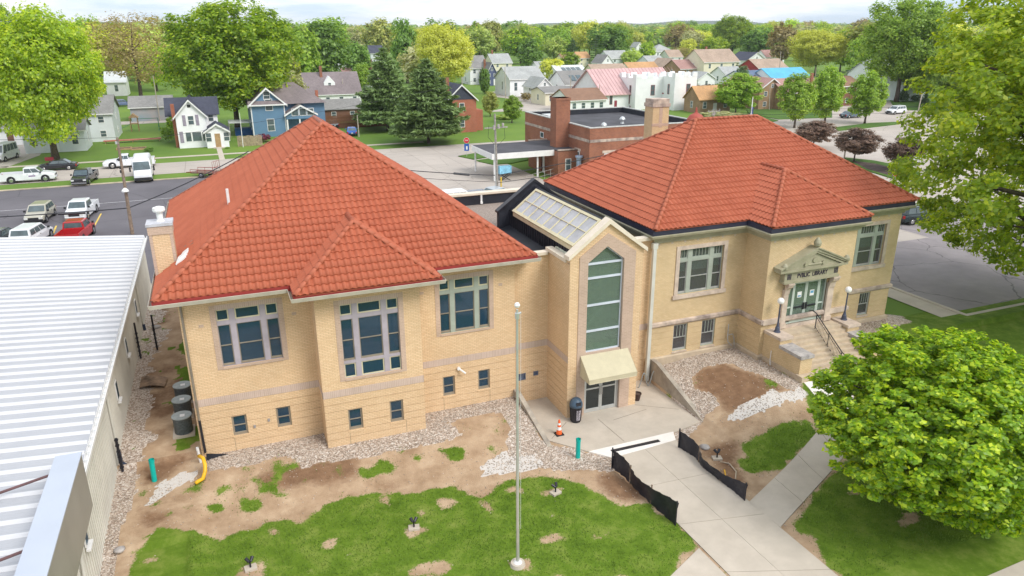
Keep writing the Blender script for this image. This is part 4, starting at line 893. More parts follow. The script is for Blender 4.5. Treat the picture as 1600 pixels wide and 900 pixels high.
def text(body, loc, size, m, par, rot=(math.pi/2, 0, 0), ext=.012, wid=None, name='lettering', align='CENTER'):
    c = bpy.data.curves.new('t', 'FONT'); c.body = body; c.size = size; c.extrude = ext; c.align_x = align; c.align_y = 'CENTER'; c.resolution_u = 2; c.offset = size*.012
    t = bpy.data.objects.new('t', c); COL.objects.link(t); dg = bpy.context.evaluated_depsgraph_get(); me = bpy.data.meshes.new_from_object(t.evaluated_get(dg)); bpy.data.objects.remove(t)
    me.materials.clear(); me.materials.append(m); me.name = name
    if wid:
        xs = [v.co.x for v in me.vertices]; k = wid/(max(xs)-min(xs)); me.transform(Matrix.Diagonal((k, 1, 1, 1)))
    o = bpy.data.objects.new(name, me); COL.objects.link(o); o.location = loc; o.rotation_euler = rot; o.parent = par; return o
M_INK = mat('dark_letters', (.03, .02, .045), .6)
text('PVBLIC  LIBRARY', (30.15, RBY-.368, 5.37), .36, M_INK, ped, wid=2.15)
m = MB()
for uc in (28.52, 31.86):
    for k in (-1, 0, 1): bx(m, FRB, uc+k*.1-.033, uc+k*.1+.033, 5.22, 5.54, -.372, -.355)
m.build('triglyph', M_INK, ped)
M_DOORM = mat('pale_green_frame', (.50, .56, .50), .5, .05, 2)
m = MB(); bx(m, FRB, 28.86, 28.94, 2.32, 4.9, .06, .16); bx(m, FRB, 31.63, 31.71, 2.32, 4.9, .06, .16); bx(m, FRB, 28.94, 31.63, 4.8, 4.9, .06, .16); bx(m, FRB, 29.30, 29.38, 2.32, 4.8, .05, .17); bx(m, FRB, 31.20, 31.28, 2.32, 4.8, .05, .17)
for a, b in ((28.94, 29.30), (31.28, 31.63)): bx(m, FRB, a, b, 2.32, 2.42, .06, .16); bx(m, FRB, a, b, 3.28, 3.36, .06, .16)
ef = m.build('door_frame', M_DOORM, LIB)
for a, b in ((28.94, 29.30), (31.28, 31.63)): pane(ef, FRB, a, b, 2.42, 3.28, .1, M_GLASSG); pane(ef, FRB, a, b, 3.36, 4.8, .1, M_GLASSG)
for k, (a, b) in enumerate(((29.385, 30.285), (30.295, 31.195))):
    m = MB(); ring(m, FRB, a, b, 2.33, 4.79, .085, .06, .11, wb=.2); d = m.build('door', M_DOORM, LIB); pane(d, FRB, a+.085, b-.085, 2.53, 4.705, .08, M_GLASSG)
    m = MB(); bx(m, FRB, a+.1, b-.1, 3.24, 3.32, .02, .06); bx(m, FRB, (b-.13 if k == 0 else a+.04), (b-.04 if k == 0 else a+.13), 3.1, 3.5, 0, .06); m.build('push_bar', M_BLACKM, d)
    m = MB(); bx(m, FRB, a+.3, a+.6, 3.85, 4.2, .07, .078); nb = m.build('notice', M_WHITE, d); m = MB(); bx(m, FRB, a+.34, a+.56, 4.0 if k else 3.9, 4.15 if k else 3.98, .065, .0695); m.build('print', mat('blue_print', (.10, .32, .52), .6), d)
# front steps
m = MB(); NS = 8; zt = 2.14; r_ = .17; stp = []
sr0 = thing_root = MB(); sr0.box(28.36, 29.5, .3, 32.42, RBY, zt); STEPS = sr0.build('front_steps', M_STEP, LIB)
for k in range(NS):
    z1 = zt-r_*(k+1); y1 = 29.5-.275*k; m = MB(); x0, x1 = (28.36, 32.42) if k < NS-1 else (27.42, 33.35)
    m.box(x0+.002, y1-.275-(.25 if k == NS-1 else 0), -.2, x1-.002, y1-.001, z1); m.build('step', M_STEP, STEPS)
def cheek(x0, x1):
    m = MB(); m.box(x0, 27.45, 0, x1, 29.12, 1.66); m.box(x0, 29.12, 0, x1, RBY, 2.08); c = m.build('cheek_wall', M_BR_OLD, STEPS)
    m = MB(); m.box(x0-.05, 27.38, 1.66, x1+.05, 29.118, 1.84); m.build('cap_stone', M_CAPST, c); m = MB(); m.box(x0-.05, 29.05, 2.08, x1+.05, RBY-.01, 2.25); m.build('cap_stone', M_LIME, c)
    m = MB(); m.box(x0-.08, 27.15, -.3, x1+.08, 30.3, .70); m.build('footing', M_STEP, c)
cheek(27.55, 28.36); cheek(32.42, 33.27)
# iron handrail, one thing of many bars
HR = MB(); hx = 30.5; p0, p1 = Vector((hx, 29.72, zt)), Vector((hx, 27.5, .62)); d_ = p1-p0
for t in (0.02, .5, .98): q = p0+d_*t; HR.cyl(q, q+Z*.92, .025, n=6)
HR.tube([p0+Vector((0, .55, .86)), p0+Vector((0, .3, .98)), p0+Z*.92, p1+Z*.92, p1+Vector((0, -.25, .84)), p1+Vector((0, -.28, .68)), p1+Vector((0, -.1, .66))], .03, 6); HR.tube([p0+Z*.12, p1+Z*.12], .018, 5); HR.tube([p0+Z*.74, p1+Z*.74], .016, 5)
hr = HR.build('handrail', M_BLACKM, STEPS)
for k in range(1, 22):
    if k == 11: continue
    m = MB(); q = p0+d_*(k/22); m.cyl(q+Z*.12, q+Z*.74, .011, n=4, cap=False); m.build('baluster', M_BLACKM, hr)
for k in range(10):
    m = MB(); q = p0+d_*((k+.5)/10)+Z*.83; m.tube([q+Vector((0, math.cos(a)*.06, math.sin(a)*.06)) for a in [i*math.pi/4 for i in range(9)]], .008, 4); m.build('ring', M_BLACKM, hr)
# ---- entrance tower and link
FT = frame(0, 30.14, X, -Y); TX0, TX1 = 15.0, 19.07
GRT = [(z-.011, z+.011) for z in (-.04, .33, .69, 1.06, 1.42, 1.79, 2.15)]
m = MB(); facade(m, *FT, TX0, TX1, GF-.05, 7.78, holes=[(15.5, 18.62, GF-.05, 7.78)], grooves=GRT)
facade(m, Vector((TX0, 0, 0)), Y, -X, 30.14, 32.65, GF-.05, 7.75, grooves=GRT, bands=band_new); facade(m, Vector((TX1, 0, 0)), Y, X, 30.14, 32.5, GF-.05, 7.95, grooves=GRT, bands=band_new)
FW = frame(0, 32.65, X, -Y); facade(m, *FW, LXE, TX0, GF-.05, 7.6, holes=[(13.3, 13.75, .72, 1.1), (14.2, 14.48, .85, 1.1)], grooves=GRT, bands=band_new); FV = frame(0, 32.5, X, -Y); facade(m, *FV, TX1, RXW, GF-.05, 7.75, grooves=GRT, bands=band_new)
for s in (0, 1):
    xo, xi, xe = ((TX0, 15.5, 15.5), (TX1, 18.62, 18.62))[s]; pts = [(xo, 30.14, 7.78), (xi, 30.14, 7.78), (xi, 30.14, 8.04), (17.02, 30.14, 9.12), (17.02, 30.14, 9.62), (xo, 30.14, 8.08)]; m.prism(pts, (0, .3, 0))
m.box(TX0, 30.14+.31, 7.75, TX0+.2, 32.6, 7.9); tw = m.build('wall', BM, LIB, label='gabled brick entrance tower')
m = MB(); ys = 30.10; wl, wr, zb, zs_, za = 15.97, 17.97, 2.92, 7.72, 8.46
m.prism([(15.5, ys, GF), (15.97, ys, GF), (15.97, ys, 7.72), (15.5, ys, 8.04)], (0, .3, 0)); m.prism([(18.62, ys, GF), (18.04, ys, GF), (17.97, ys, 7.72), (18.62, ys, 8.04)], (0, .3, 0))
m.prism([(15.5, ys, 8.042), (15.97, ys, 7.722), (17.0, ys, 8.46), (17.02, ys, 9.12)], (0, .3, 0)); m.prism([(18.62, ys, 8.042), (17.97, ys, 7.722), (17.0, ys, 8.462), (17.02, ys, 9.122)], (0, .3, 0)); m.prism([(15.972, ys, 1.62), (18.03, ys, 1.62), (17.968, ys, 2.9), (15.972, ys, 2.9)], (0, .3, 0))
m.build('surround', M_STONEB, LIB, label='rose block surround of the tall entrance window')
M_BARW = mat('pale_blue_bar', (.62, .66, .74), .4, .05, 2)
zl = [2.92, 4.04, 5.43, 6.86, 7.60]; m = MB(); F = FT
bx(m, F, wl, wl+.05, zb, 7.70, .12, .2); bx(m, F, wr-.06, wr, zb, 7.70, .12, .2)
for z in zl: bx(m, F, wl+.05, wr-.06, z-(.02 if z < 3 else .055), z+.055, .11, .2)
m.prism([(wl, 30.26, 7.66), (wl, 30.26, 7.72), (17.0, 30.26, 8.46), (17.0, 30.26, 8.38)], (0, .08, 0)); m.prism([(wr, 30.26, 7.66), (wr, 30.26, 7.72), (17.0, 30.26, 8.46), (17.0, 30.26, 8.38)], (0, .08, 0))
tallw = m.build('window', M_BARW, LIB, label='tall pointed entrance window of green glass')
for a, b in zip(zl[:-1], zl[1:]): pane(tallw, F, wl+.05, wr-.06, a+.05, b-.05, .15, M_GLASSG)
m = MB(); m.prism([(wl+.05, 30.29, 7.66), (wr-.05, 30.29, 7.66), (17.0, 30.29, 8.38)], (0, .012, 0)); m.build('pane', M_GLASSG, tallw)
m = MB(); m.box(TX0+.3, 32.4, GF, TX1-.3, 32.5, 8.0, 0); m.box(TX0+.3, 30.7, 2.5, TX1-.3, 32.4, 2.8, 1); m.box(TX0+.35, 30.6, GF, TX0+.4, 32.4, 8, 0); m.box(TX1-.4, 30.6, GF, TX1-.35, 32.4, 8, 0); m.box(16.5, 31.5, 2.8, 16.7, 31.7, 8, 1); m.box(TX0+.4, 31.1, 6.6, TX1-.4, 31.4, 6.95, 1); m.box(TX0+.4, 30.6, GF, TX1-.4, 32.4, GF+.02, 2)
m.obox(Vector((16.0, 31.4, 3.0)), Vector((1.8, 0, 1.9)), Vector((0, .8, 0)), Vector((-.1, 0, .1)), 1)
for k in range(7): m.box(17.9-.05, 31.0+.001*k, 3.0+k*.15, 18.3, 31.5, 3.04+k*.15, 2)
m.build('interior', [mat('pale_wall', (.66, .70, .58), .8), mat('cream_ceiling', (.74, .76, .64), .8), M_DARKIN], LIB)
# coping
m = MB()
for xe, z0_ in ((TX0-.14, 7.98), (TX1+.14, 7.98)): m.prism([(xe, 29.98, z0_), (xe, 29.98, z0_+.2), (17.03, 29.98, 9.86), (17.03, 29.98, 9.6)], (0, .52, 0))
m.box(TX0-.08, 30.5, 7.75, TX0+.3, 32.85, 7.93); m.build('coping', M_COPING, LIB)
for q in ((LXE+.03, 32.5, 7.6, TX0-.08, 32.9, 7.76), (TX1+.04, 32.3, 7.75, RXW-.05, 32.75, 7.92)): m = MB(); m.box(*q); m.build('coping', M_COPING, LIB)
# awning over the entrance
m = MB(); ax0, ax1 = 15.68, 18.42; pr5 = [(ax0, 30.09, 2.83), (ax0, 29.06, 1.93), (ax0, 29.06, 1.70), (ax0, 30.09, 1.70)]
m.quad((ax0, 30.09, 2.83), (ax0, 29.06, 1.93), (ax1, 29.06, 1.93), (ax1, 30.09, 2.83)); m.quad((ax0, 29.06, 1.93), (ax0, 29.06, 1.70), (ax1, 29.06, 1.70), (ax1, 29.06, 1.93))
for xx in (ax0, ax1): m.poly([(xx, q[1], q[2]) for q in pr5])
aw = m.build('awning', M_CANVAS, LIB); m = MB(); m.tube([(ax0, 30.09, 2.83), (ax0, 29.06, 1.93), (ax1, 29.06, 1.93), (ax1, 30.09, 2.83)], .014, 4); m.tube([(ax0, 29.06, 1.93), (ax0, 29.06, 1.70), (ax1, 29.06, 1.70), (ax1, 29.06, 1.93)], .014, 4); m.build('frame_edge', M_CANVAS, aw)
# entrance doors
zd = GF+.02; m = MB(); bx(m, FT, 15.98, 16.06, zd, 1.6, .10, .22); bx(m, FT, 17.95, 18.03, zd, 1.6, .10, .22); bx(m, FT, 16.06, 17.95, 1.5, 1.6, .1, .22); df = m.build('door_frame', M_ALU, LIB)
for k, (a, b) in enumerate(((16.065, 17.0), (17.01, 17.945))):
    m = MB(); ring(m, FT, a, b, zd+.01, 1.49, .09, .12, .17, wb=.2); bx(m, FT, a+.09, b-.09, .72, .80, .12, .17); d = m.build('door', M_ALU, LIB); pane(d, FT, a+.09, b-.09, zd+.21, .72, .14, M_GLASSD); pane(d, FT, a+.09, b-.09, .80, 1.40, .14, M_GLASSD)
    m = MB(); u = b-.07 if k == 0 else a+.04; bx(m, FT, u, u+.03, .35, .85, .05, .08); bx(m, FT, u, u+.03, .35, .39, .08, .12); bx(m, FT, u, u+.03, .81, .85, .08, .12); m.build('door_handle', M_CHROME, d)
    m = MB(); bx(m, FT, a+.3, a+.6, .98, 1.3, .125, .138); m.build('notice', M_WHITE, d)
m = MB(); bx(m, FT, 17.62, 17.85, 1.02, 1.36, .125, .138); m.build('notice', mat('blue_sign', (.02, .12, .50), .5), LIB, label='small blue accessibility notice on the right entrance door')
# link roof, skylight
m = MB(); m.box(LXE+.02, 32.9, 6.8, RXW-.02, 46.6, 7.1); m.build('flat_roof', M_PIN, LIB)
m = MB(); m.box(LXE+.02, 46.6, -.3, RXW+.3, 46.9, 7.78, 0); m.box(LXE+.02, 46.5, 7.0, RXW+.3, 46.62, 7.70, 1); m.build('parapet', [M_BR_NEW, M_BLACK], LIB); m = MB(); m.box(LXE-.1, 46.42, 7.78, RXW+.3, 46.98, 7.92); m.build('coping', M_COPING, LIB)
m = MB(); m.box(16.2, 46.4, 7.3, 16.32, 46.5, 7.76); m.box(16.18, 46.36, 7.16, 16.34, 46.5, 7.3); m.build('scupper_pipe', M_WHITE, LIB)
m = MB(); m.prism([(14.74, 39.1, 7.05), (14.74, 39.1, 8.35), (17.03, 39.1, 10.0), (19.3, 39.1, 8.35), (19.3, 39.1, 7.05)], (0, .28, 0)); m.prism([(15.42, 32.9, 7.1), (15.42, 32.9, 8.44), (17.03, 32.9, 9.72), (18.6, 32.9, 8.44), (18.6, 32.9, 7.1)], (0, 6.2, 0)); m.prism([(15.42, 30.5, 7.7), (15.42, 30.5, 8.44), (17.03, 30.5, 9.72), (18.6, 30.5, 8.44), (18.6, 30.5, 7.7)], (0, 2.41, 0))
m.prism([(13.95, 33.0, 7.1), (15.42, 33.0, 7.1), (15.42, 33.0, 7.52)], (0, 6.1, 0)); m.prism([(18.6, 33.0, 7.1), (21.15, 33.0, 7.1), (21.15, 33.0, 7.35), (18.6, 33.0, 7.5)], (0, 12, 0))
sk = m.build('skylight_house', M_BLACK, LIB, label='black clad housing of the sloping skylight')
m = MB(); m.prism([(14.66, 39.04, 8.30), (14.66, 39.04, 8.42), (17.03, 39.04, 10.14), (17.03, 39.04, 9.98)], (0, .42, 0)); m.prism([(19.4, 39.04, 8.30), (19.4, 39.04, 8.42), (17.03, 39.04, 10.14), (17.03, 39.04, 9.98)], (0, .42, 0)); m.build('trim', M_BLACKM, sk)
for k in range(26):
    m = MB(); y_ = 30.9+k*.31; m.box(15.37, y_, 7.5, 15.42, y_+.06, 8.42); m.build('rib', M_BLACK, sk)
a_ = Vector((1, 0, .795)).normalized(); nn = Vector((-.795, 0, 1)).normalized(); o_ = Vector((15.44, 30.55, 8.46)); Ls = 1.42/a_.x
def sky_box(mb, v0, v1, s0, s1, h0, h1): mb.obox(o_+Y*v0+a_*s0+nn*h0, Y*(v1-v0), a_*(s1-s0), nn*(h1-h0))
YL = 7.85; m = MB(); sky_box(m, 0, YL, -.06, .10, 0, .16); sky_box(m, 0, YL, Ls-.1, Ls+.04, 0, .14); sky_box(m, 0, .1, .1, Ls-.1, 0, .14); sky_box(m, YL-.14, YL, .1, Ls-.1, 0, .14); m.obox(o_+a_*-.1+Z*-.16, Y*YL, X*.07, Z*.2)
skf = m.build('skylight', M_SASH, LIB); ns = 8
for i in range(ns):
    for j in range(2):
        v0 = .1+(YL-.24)*i/ns; v1 = .1+(YL-.24)*(i+1)/ns; s0 = .1+(Ls-.2)*j/2; s1 = .1+(Ls-.2)*(j+1)/2
        m = MB(); sky_box(m, v0+.025, v1-.025, s0+.02, s1-.02, .06, .085); m.build('pane', M_SKYL, skf)
m = MB()
for i in range(1, ns): v0 = .1+(YL-.24)*i/ns; sky_box(m, v0-.025, v0+.025, .1, Ls-.1, .05, .13)
sky_box(m, .1, YL-.14, Ls/2-.02, Ls/2+.02, .05, .135); m.build('glazing_bar', M_SASH, skf)
m = MB(); m.box(20.95, 32.12, GF+.05, 21.15, 32.30, 7.55); m.box(20.9, 32.1, 7.3, 21.2, 32.32, 7.6); m.build('downspout', mat('pale_downspout', (.62, .62, .57), .5, .05, 1), LIB, label='broad pale downspout between the entrance tower and the right wing')
for (u0, u1, z0, z1) in ((13.3, 13.75, .72, 1.1), (14.2, 14.48, .85, 1.1)):
    m = MB(); ring(m, FW, u0, u1, z0, z1, .05, -.03, .1); bx(m, FW, u0+.05, u1-.05, z0+.05, z1-.05, .06, .08, 0); m.build('wall_vent', mat('vent_blue', (.14, .16, .22), .5), LIB)
# little fittings on the walls
m = MB(); m.cyl((9.92, LY-.02, 2.22), (9.92, LY-.12, 2.22), .09, n=12); m.cyl((9.94, LY-.1, 2.2), (10.2, LY-.34, 2.02), .05, n=10); m.build('security_camera', M_WHITE, LIB)
for x_, z_ in ((-.1, 1.0), (.55, 1.2)): m = MB(); m.box(x_, LY-.06, z_, x_+.1, LY, z_+.13); m.build('junction_box', M_CAPST, LIB)
m = MB(); m.tube([(25.9+.6, RY-.16, 2.05), (26.5, RY-.16, 1.25), (26.52, RY-.22, .95), (26.75, RY-.3, .7)], .03, 6); m.tube([(26.5, RY-.16, 1.35), (26.85, RY-.16, 1.38), (26.95, RY-.2, 1.1), (26.98, RY-.25, .6)], .025, 6); m.build('conduit', mat('galv_conduit', (.45, .45, .45), .4), LIB)
m = MB(); m.tube([(27.45, 29.6, 1.3), (27.44, 29.6, .75), (27.40, 29.5, .45)], .025, 6); m.build('conduit', M_WHITE, LIB)
rebase(LIB, (17, 32.4, 0))
# ================================================================ things in the front yard
def ret_wall(x, y0, y1, t0, t1, th, label):
    m = MB(); n = 8; top = []
    for i in range(n+1):
        y = y0+(y1-y0)*i/n; k = i/n; z = t0+(t1-t0)*max(0, (k-.12)/.88); top.append((y, z))
    m.prism([(x, y0, GF-.3)]+[(x, y, z) for y, z in top]+[(x, y1, GF-.3)], (th, 0, 0)); t = m.build('retaining_wall', mat('stained_concrete', (.50, .44, .36), .95, .2, 1.3, .5, 20, col2=(.27, .235, .20)), None)
    tag(t, label, 'retaining wall', 'walls stepping down beside the entrance plaza')
ret_wall(12.92, 32.34, 27.95, .42, GF+.08, .24, 'low sloping concrete wall between left wing gravel and the entrance plaza')
ret_wall(21.28, 32.28, 27.1, .72, GF+.06, .26, 'sloping concrete retaining wall under the pale downspout, right of the entrance')
# flagpole
fp = gp(809, 883); T = thing('flagpole', 'tall bare silver flagpole with a white ball on the front lawn', 'flagpole')
m = MB(); m.cyl((fp.x, fp.y, GF-.1), (fp.x, fp.y, 9.72), .068, .038, 14); m.build('pole', M_ALU, T, smooth=False); m = MB(); m.lathe((fp.x, fp.y, 9.78), [(.01, 0), (.07, .03), (.1, .1), (.07, .17), (.01, .2)], 12); m.build('ball', M_WHITE, T)
m = MB(); m.cyl((fp.x, fp.y, GF), (fp.x, fp.y, GF+.14), .30, .26, 18); m.build('base', M_CONC, T); m = MB(); m.cyl((fp.x, fp.y, GF+.14), (fp.x, fp.y, GF+.2), .17, .11, 14); m.build('collar', M_WHITE, T); m = MB(); m.cyl((fp.x, fp.y, 9.55), (fp.x+.14, fp.y, 9.6), .035); m.cyl((fp.x, fp.y, 9.4), (fp.x, fp.y, 9.6), .075); m.build('pulley', M_ALU, T)
m = MB(); m.tube([(fp.x+.13, fp.y, 9.55), (fp.x+.12, fp.y, 1)], .006, 4); m.build('halyard', M_WHITE, T); rebase(T, fp)
# bin and cone
b = gz(901, 660, GF); T = thing('litter_bin', 'round litter bin with a blue domed lid by the entrance doors', 'litter bin')
c = (b.x, b.y+.12, GF+.02); m = MB(); m.lathe(c, [(.24, 0), (.25, .05), (.30, .88), (.30, .93)], 20); m.build('drum', mat('bin_black', (.035, .03, .035), .5, .3, 5), T)
m = MB(); m.lathe(c, [(.335, .86), (.345, .98), (.33, 1.02), (.31, 1.1), (.24, 1.25), (.12, 1.33), (.02, 1.35)], 20); m.build('lid', mat('bin_lid', (.06, .10, .15), .45), T, smooth=True)
m = MB(); m.box(c[0]-.13, c[1]-.33, c[2]+1.02, c[0]+.13, c[1]-.2, c[2]+1.18); m.build('flap', M_BLACKM, T)
m = MB(); m.add([(c[0]+math.cos(a)*(.268+.05*z/.8), c[1]+math.sin(a)*(.268+.05*z/.8), c[2]+z) for z in (.15, .75) for a in (-1.9, -1.5, -1.1)], [(0, 1, 4, 3), (1, 2, 5, 4)]); m.build('poster', mat('bin_poster', (.42, .38, .42), .5, .5, 16), T)
for k in range(12): m = MB(); a = k*math.pi/6; m.tube([(c[0]+math.cos(a)*.262, c[1]+math.sin(a)*.262, c[2]+.03), (c[0]+math.cos(a)*.315, c[1]+math.sin(a)*.315, c[2]+.86)], .014, 4); m.build('slat', M_BLACKM, T)
rebase(T, c)
b = gz(873.5, 679, GF); T = thing('traffic_cone', 'orange traffic cone with white bands on the entrance plaza', 'traffic cone'); c = (b.x, b.y, GF+.02); M_OR = mat('cone_orange', (.85, .14, .03), .5, .06, 3)
m = MB(); m.box(c[0]-.2, c[1]-.2, c[2], c[0]+.2, c[1]+.2, c[2]+.04); m.build('base', M_RUBBER, T)
m = MB(); m.lathe(c, [(.15, .04), (.045, .80), (.03, .82)], 16); m.build('body', M_OR, T)
for a, h in ((.28, .16), (.55, .10)): m = MB(); r = lambda z: .15-.105*(z-.04)/.76+.004; m.lathe(c, [(r(a), a), (r(a+h), a+h)], 16); m.build('band', M_WHITE, T)
rebase(T, c)
# bicycle rack, planter
q = gz(1001, 604, GF); m = MB(); zz = GF+.02; pts = []
P0, P1 = Vector((q.x-.25, q.y-.15, 0)), Vector((q.x+.72, q.y-.15, 0)); s = P1-P0
for k in range(33):
    t = k/32; a = t*3*math.pi; pts.append(P0+s*t+Z*(zz+.45+.42*math.cos(a+math.pi) if True else 0))
pts = [Vector((p.x, p.y, max(zz+.02, p.z))) for p in pts]; m.tube(pts, .03, 8); o = m.build('bike_rack', mat('galv_tube', (.36, .40, .42), .4, metal=.4), None, smooth=True); tag(o, 'wavy galvanised bike rack on the plaza beside the entrance tower', 'bike rack')
q = gz(995.5, 627, GF); c = (q.x+.05, q.y+.1, GF+.02); T = thing('flower_pot', 'small dark brown pot beside the right corner of the entrance tower', 'flower pot'); m = MB(); m.lathe(c, [(.14, 0), (.20, .34), (.23, .36), (.23, .42), (.19, .42), (.18, .36)], 16); m.build('pot', mat('brown_pot', (.06, .035, .03), .5), T); m = MB(); m.lathe(c, [(.01, .30), (.185, .36), (.01, .39)], 12); m.build('soil', M_MULCH, T); rebase(T, c)
# lamps on the step walls
def globe_lamp(x, y, z, label):
    T = thing('globe_lamp', label, 'lamp post', group='globe lamps flanking the old front steps'); c = (x, y, z); ml = mat('blue_grey_iron', (.075, .085, .13), .5)
    m = MB(); m.lathe(c, [(.19, 0), (.19, .04), (.15, .07), (.12, .28), (.09, .33), (.075, .42), (.05, .5)], 12); m.build('base', ml, T)
    m = MB(); m.lathe(c, [(.05, .5), (.038, 1.62), (.06, 1.65), (.085, 1.72)], 10); m.build('post', ml, T)
    m = MB(); R = .19; m.lathe((x, y, z+1.86), [(R*math.sin(t), -R*math.cos(t)) for t in [math.pi*(k+.3)/12.6 for k in range(13)]], 18); m.build('globe', mat('opal_globe', (.88, .87, .86), .3, .02), T, smooth=True); rebase(T, c)
globe_lamp(27.97, 29.9, 2.25, 'globe lamp on the left step wall, nearest the entrance tower'); globe_lamp(32.85, 29.9, 2.25, 'globe lamp on the right step wall, next to the far window')
# teal pipes, white marker, yellow drain hose
M_TEAL = mat('teal_pipe', (.0, .42, .36), .4, .04)
def pipe(px, py, h, lab, r=.11, m_=M_TEAL, lean=(0, 0), name='drain_pipe', cat='pipe'):
    g = gp(px, py); m = MB(); b = Vector((g.x, g.y, g.z-.1)); t = Vector((g.x+lean[0], g.y+lean[1], g.z+h)); m.cyl(b, t, r, n=14, cap=False); m.cyl(t-Z*.02, b, r*.86, n=14, cap=False); m.cyl(t-Z*.14, t+Z*.004, r*1.1, n=14, cap=False); m.cyl(b, t-Z*.10, r*.9, n=12); o = m.build(name, m_, None, origin=tuple(g), smooth=False); tag(o, lab, cat)
pipe(903, 714, .98, 'upright teal pipe standing in gravel at the front edge of the plaza'); pipe(241.5, 752, 1.05, 'upright teal pipe in the muddy corner by the white metal building', lean=(.02, .1))
pipe(800, 618, 1.15, 'white upright pipe against the brick beside the low retaining wall', .07, M_WHITE); pipe(314, 722, .8, 'short white pipe at the left front corner of the library', .06, M_WHITE, lean=(-.05, -.05))
m = MB(); pts = [gp(315, 735)+Z*.75, gp(321, 738)+Z*.72, gp(323, 742)+Z*.5, gp(322, 746)+Z*.3, gp(318, 752)+Z*.15, gp(309, 756)+Z*.1, gp(306, 758)+Z*.08]; m.tube(pts, .085, 10); o = m.build('drain_hose', mat('yellow_hose', (.85, .47, .02), .45, .1, 3), None, smooth=True); tag(o, 'yellow corrugated drain hose curling from the library corner', 'hose')
m = MB(); a = gp(322, 722); m.prism([(a.x+.02, a.y+.1, a.z-.1), (a.x+1.1, a.y+.25, a.z-.1), (a.x+1.1, a.y+.25, a.z+.02), (a.x+.05, a.y+.15, a.z+.35)], (0, -.05, 0)); o = m.build('membrane_flap', M_BLACK, None); tag(o, 'black waterproof sheet peeling off the foot of the corner wall', 'plastic sheet')
# floodlights on pads
def spot(px, py, lab, rz):
    g = gp(px, py); T = thing('floodlight', lab, 'floodlight', group='small floodlights on pads in the lawn'); m = MB(); m.box(-.22, -.16, -.05, .22, .16, .09); m.build('pad', M_CONC, T)
    m = MB(); m.cyl((0, 0, .09), (0, 0, .32), .035, n=8); m.build('stem', M_BLACKM, T)
    for s in (-1, 1): m = MB(); m.cyl((s*.03, -.02, .34), (s*.12, .12, .44), .05, .07, 10); m.build('lamp_head', M_BLACKM, T)
    T.location = g; T.rotation_euler = (0, 0, rz)
spot(868, 771, 'black twin floodlight on the pad in grass, right of the flagpole', .3); spot(647, 826, 'black twin floodlight with pad in bare earth in the middle of the lawn', -.2); spot(392, 889, 'black twin floodlight on a pad at the bottom edge of the lawn', .1); spot(1120, 717, 'black twin floodlight in bare earth right of the ramp walk', -.3)
m = MB(); m.tube([gp(1125, 722)+Z*.03, gp(1140, 726)+Z*.05, gp(1150, 738)+Z*.04, gp(1149, 749)+Z*.03], .03, 8); o = m.build('conduit_hose', M_STEP, None, smooth=True); tag(o, 'beige bent conduit lying in the earth beside the right silt fence', 'conduit')
g = gz(0, 0, GF); m = MB(); a, b = gz(955.5, 706, GF), gz(1030, 689.5, GF); d = (b-a).normalized(); n = Vector((-d.y, d.x, 0))*.10; m.obox(a-n+Z*.02, b-a, n*2, Z*.035); T = m.build('drain_grate', M_BLACKM, None, origin=tuple(a)); tag(T, 'black slot drain across the top of the ramp walk', 'drain')
for k in range(24):
    m = MB(); p = (b-a)*((k+.3)/24.); m.obox(p-n*.8+Z*.055, d*.06, n*1.6, Z*.012); m.build('grate_bar', mat('dark_iron', (.05, .045, .045), .5), T)
# black silt fences
def silt(pts, lab, hs):
    T = thing('silt_fence', lab, 'silt fence', group='black silt fences along the ramp walk'); P = [gp(*p) for p in pts]; m = MB(); n = 26; rows = 6; V = []
    def pos(t):
        k = t*(len(P)-1); i = min(int(k), len(P)-2); return P[i].lerp(P[i+1], k-i), hs[i]+(hs[i+1]-hs[i])*(k-i)
    for i in range(n+1):
        q, h = pos(i/n); q2, _ = pos(min(1, i/n+.02)); q1, _ = pos(max(0, i/n-.02)); d = (q2-q1).normalized(); nn = Vector((-d.y, d.x, 0))
        for j in range(rows+1):
            f = j/rows; V.append(q+Z*(h*f)+nn*(.09*math.sin(i*.9+f*2.2)*f*(1-f)*2+.10*math.sin(i*.33)*f+.03*math.sin(i*2.1+j*1.7)))
    m.add(V, [(i*(rows+1)+j, (i+1)*(rows+1)+j, (i+1)*(rows+1)+j+1, i*(rows+1)+j+1) for i in range(n) for j in range(rows)]); m.build('fabric', mat('silt_fabric', (.022, .022, .032), .38, .2, 2), T, smooth=True)
    for k in (0, .36, .68, 1): q, h = pos(k); m = MB(); m.box(q.x-.025, q.y-.025, q.z-.1, q.x+.025, q.y+.025, q.z+h+.12); m.build('stake', M_BLACKM if k in (0, 1) else M_WOOD, T)
    rebase(T, P[0])
silt([(956, 731), (975, 745), (996, 768), (1025, 795), (1055, 821)], 'wind-bellied black silt fence on the lawn side of the ramp walk', [.95, .85, .78, .85, 1.05])
silt([(1060, 700), (1085, 715), (1100, 733), (1135, 760), (1163, 783)], 'sagging black silt fence on the far side of the ramp walk', [.95, .75, .55, .5, .8])
m = MB(); m.tube([gp(1131, 743)+Z*.3, gp(1134, 750)+Z*.1], .03, 6); o = m.build('yellow_tube', mat('yellow_hose', (0, 0, 0)), None); tag(o, 'short yellow tube lying against the far silt fence', 'tube')
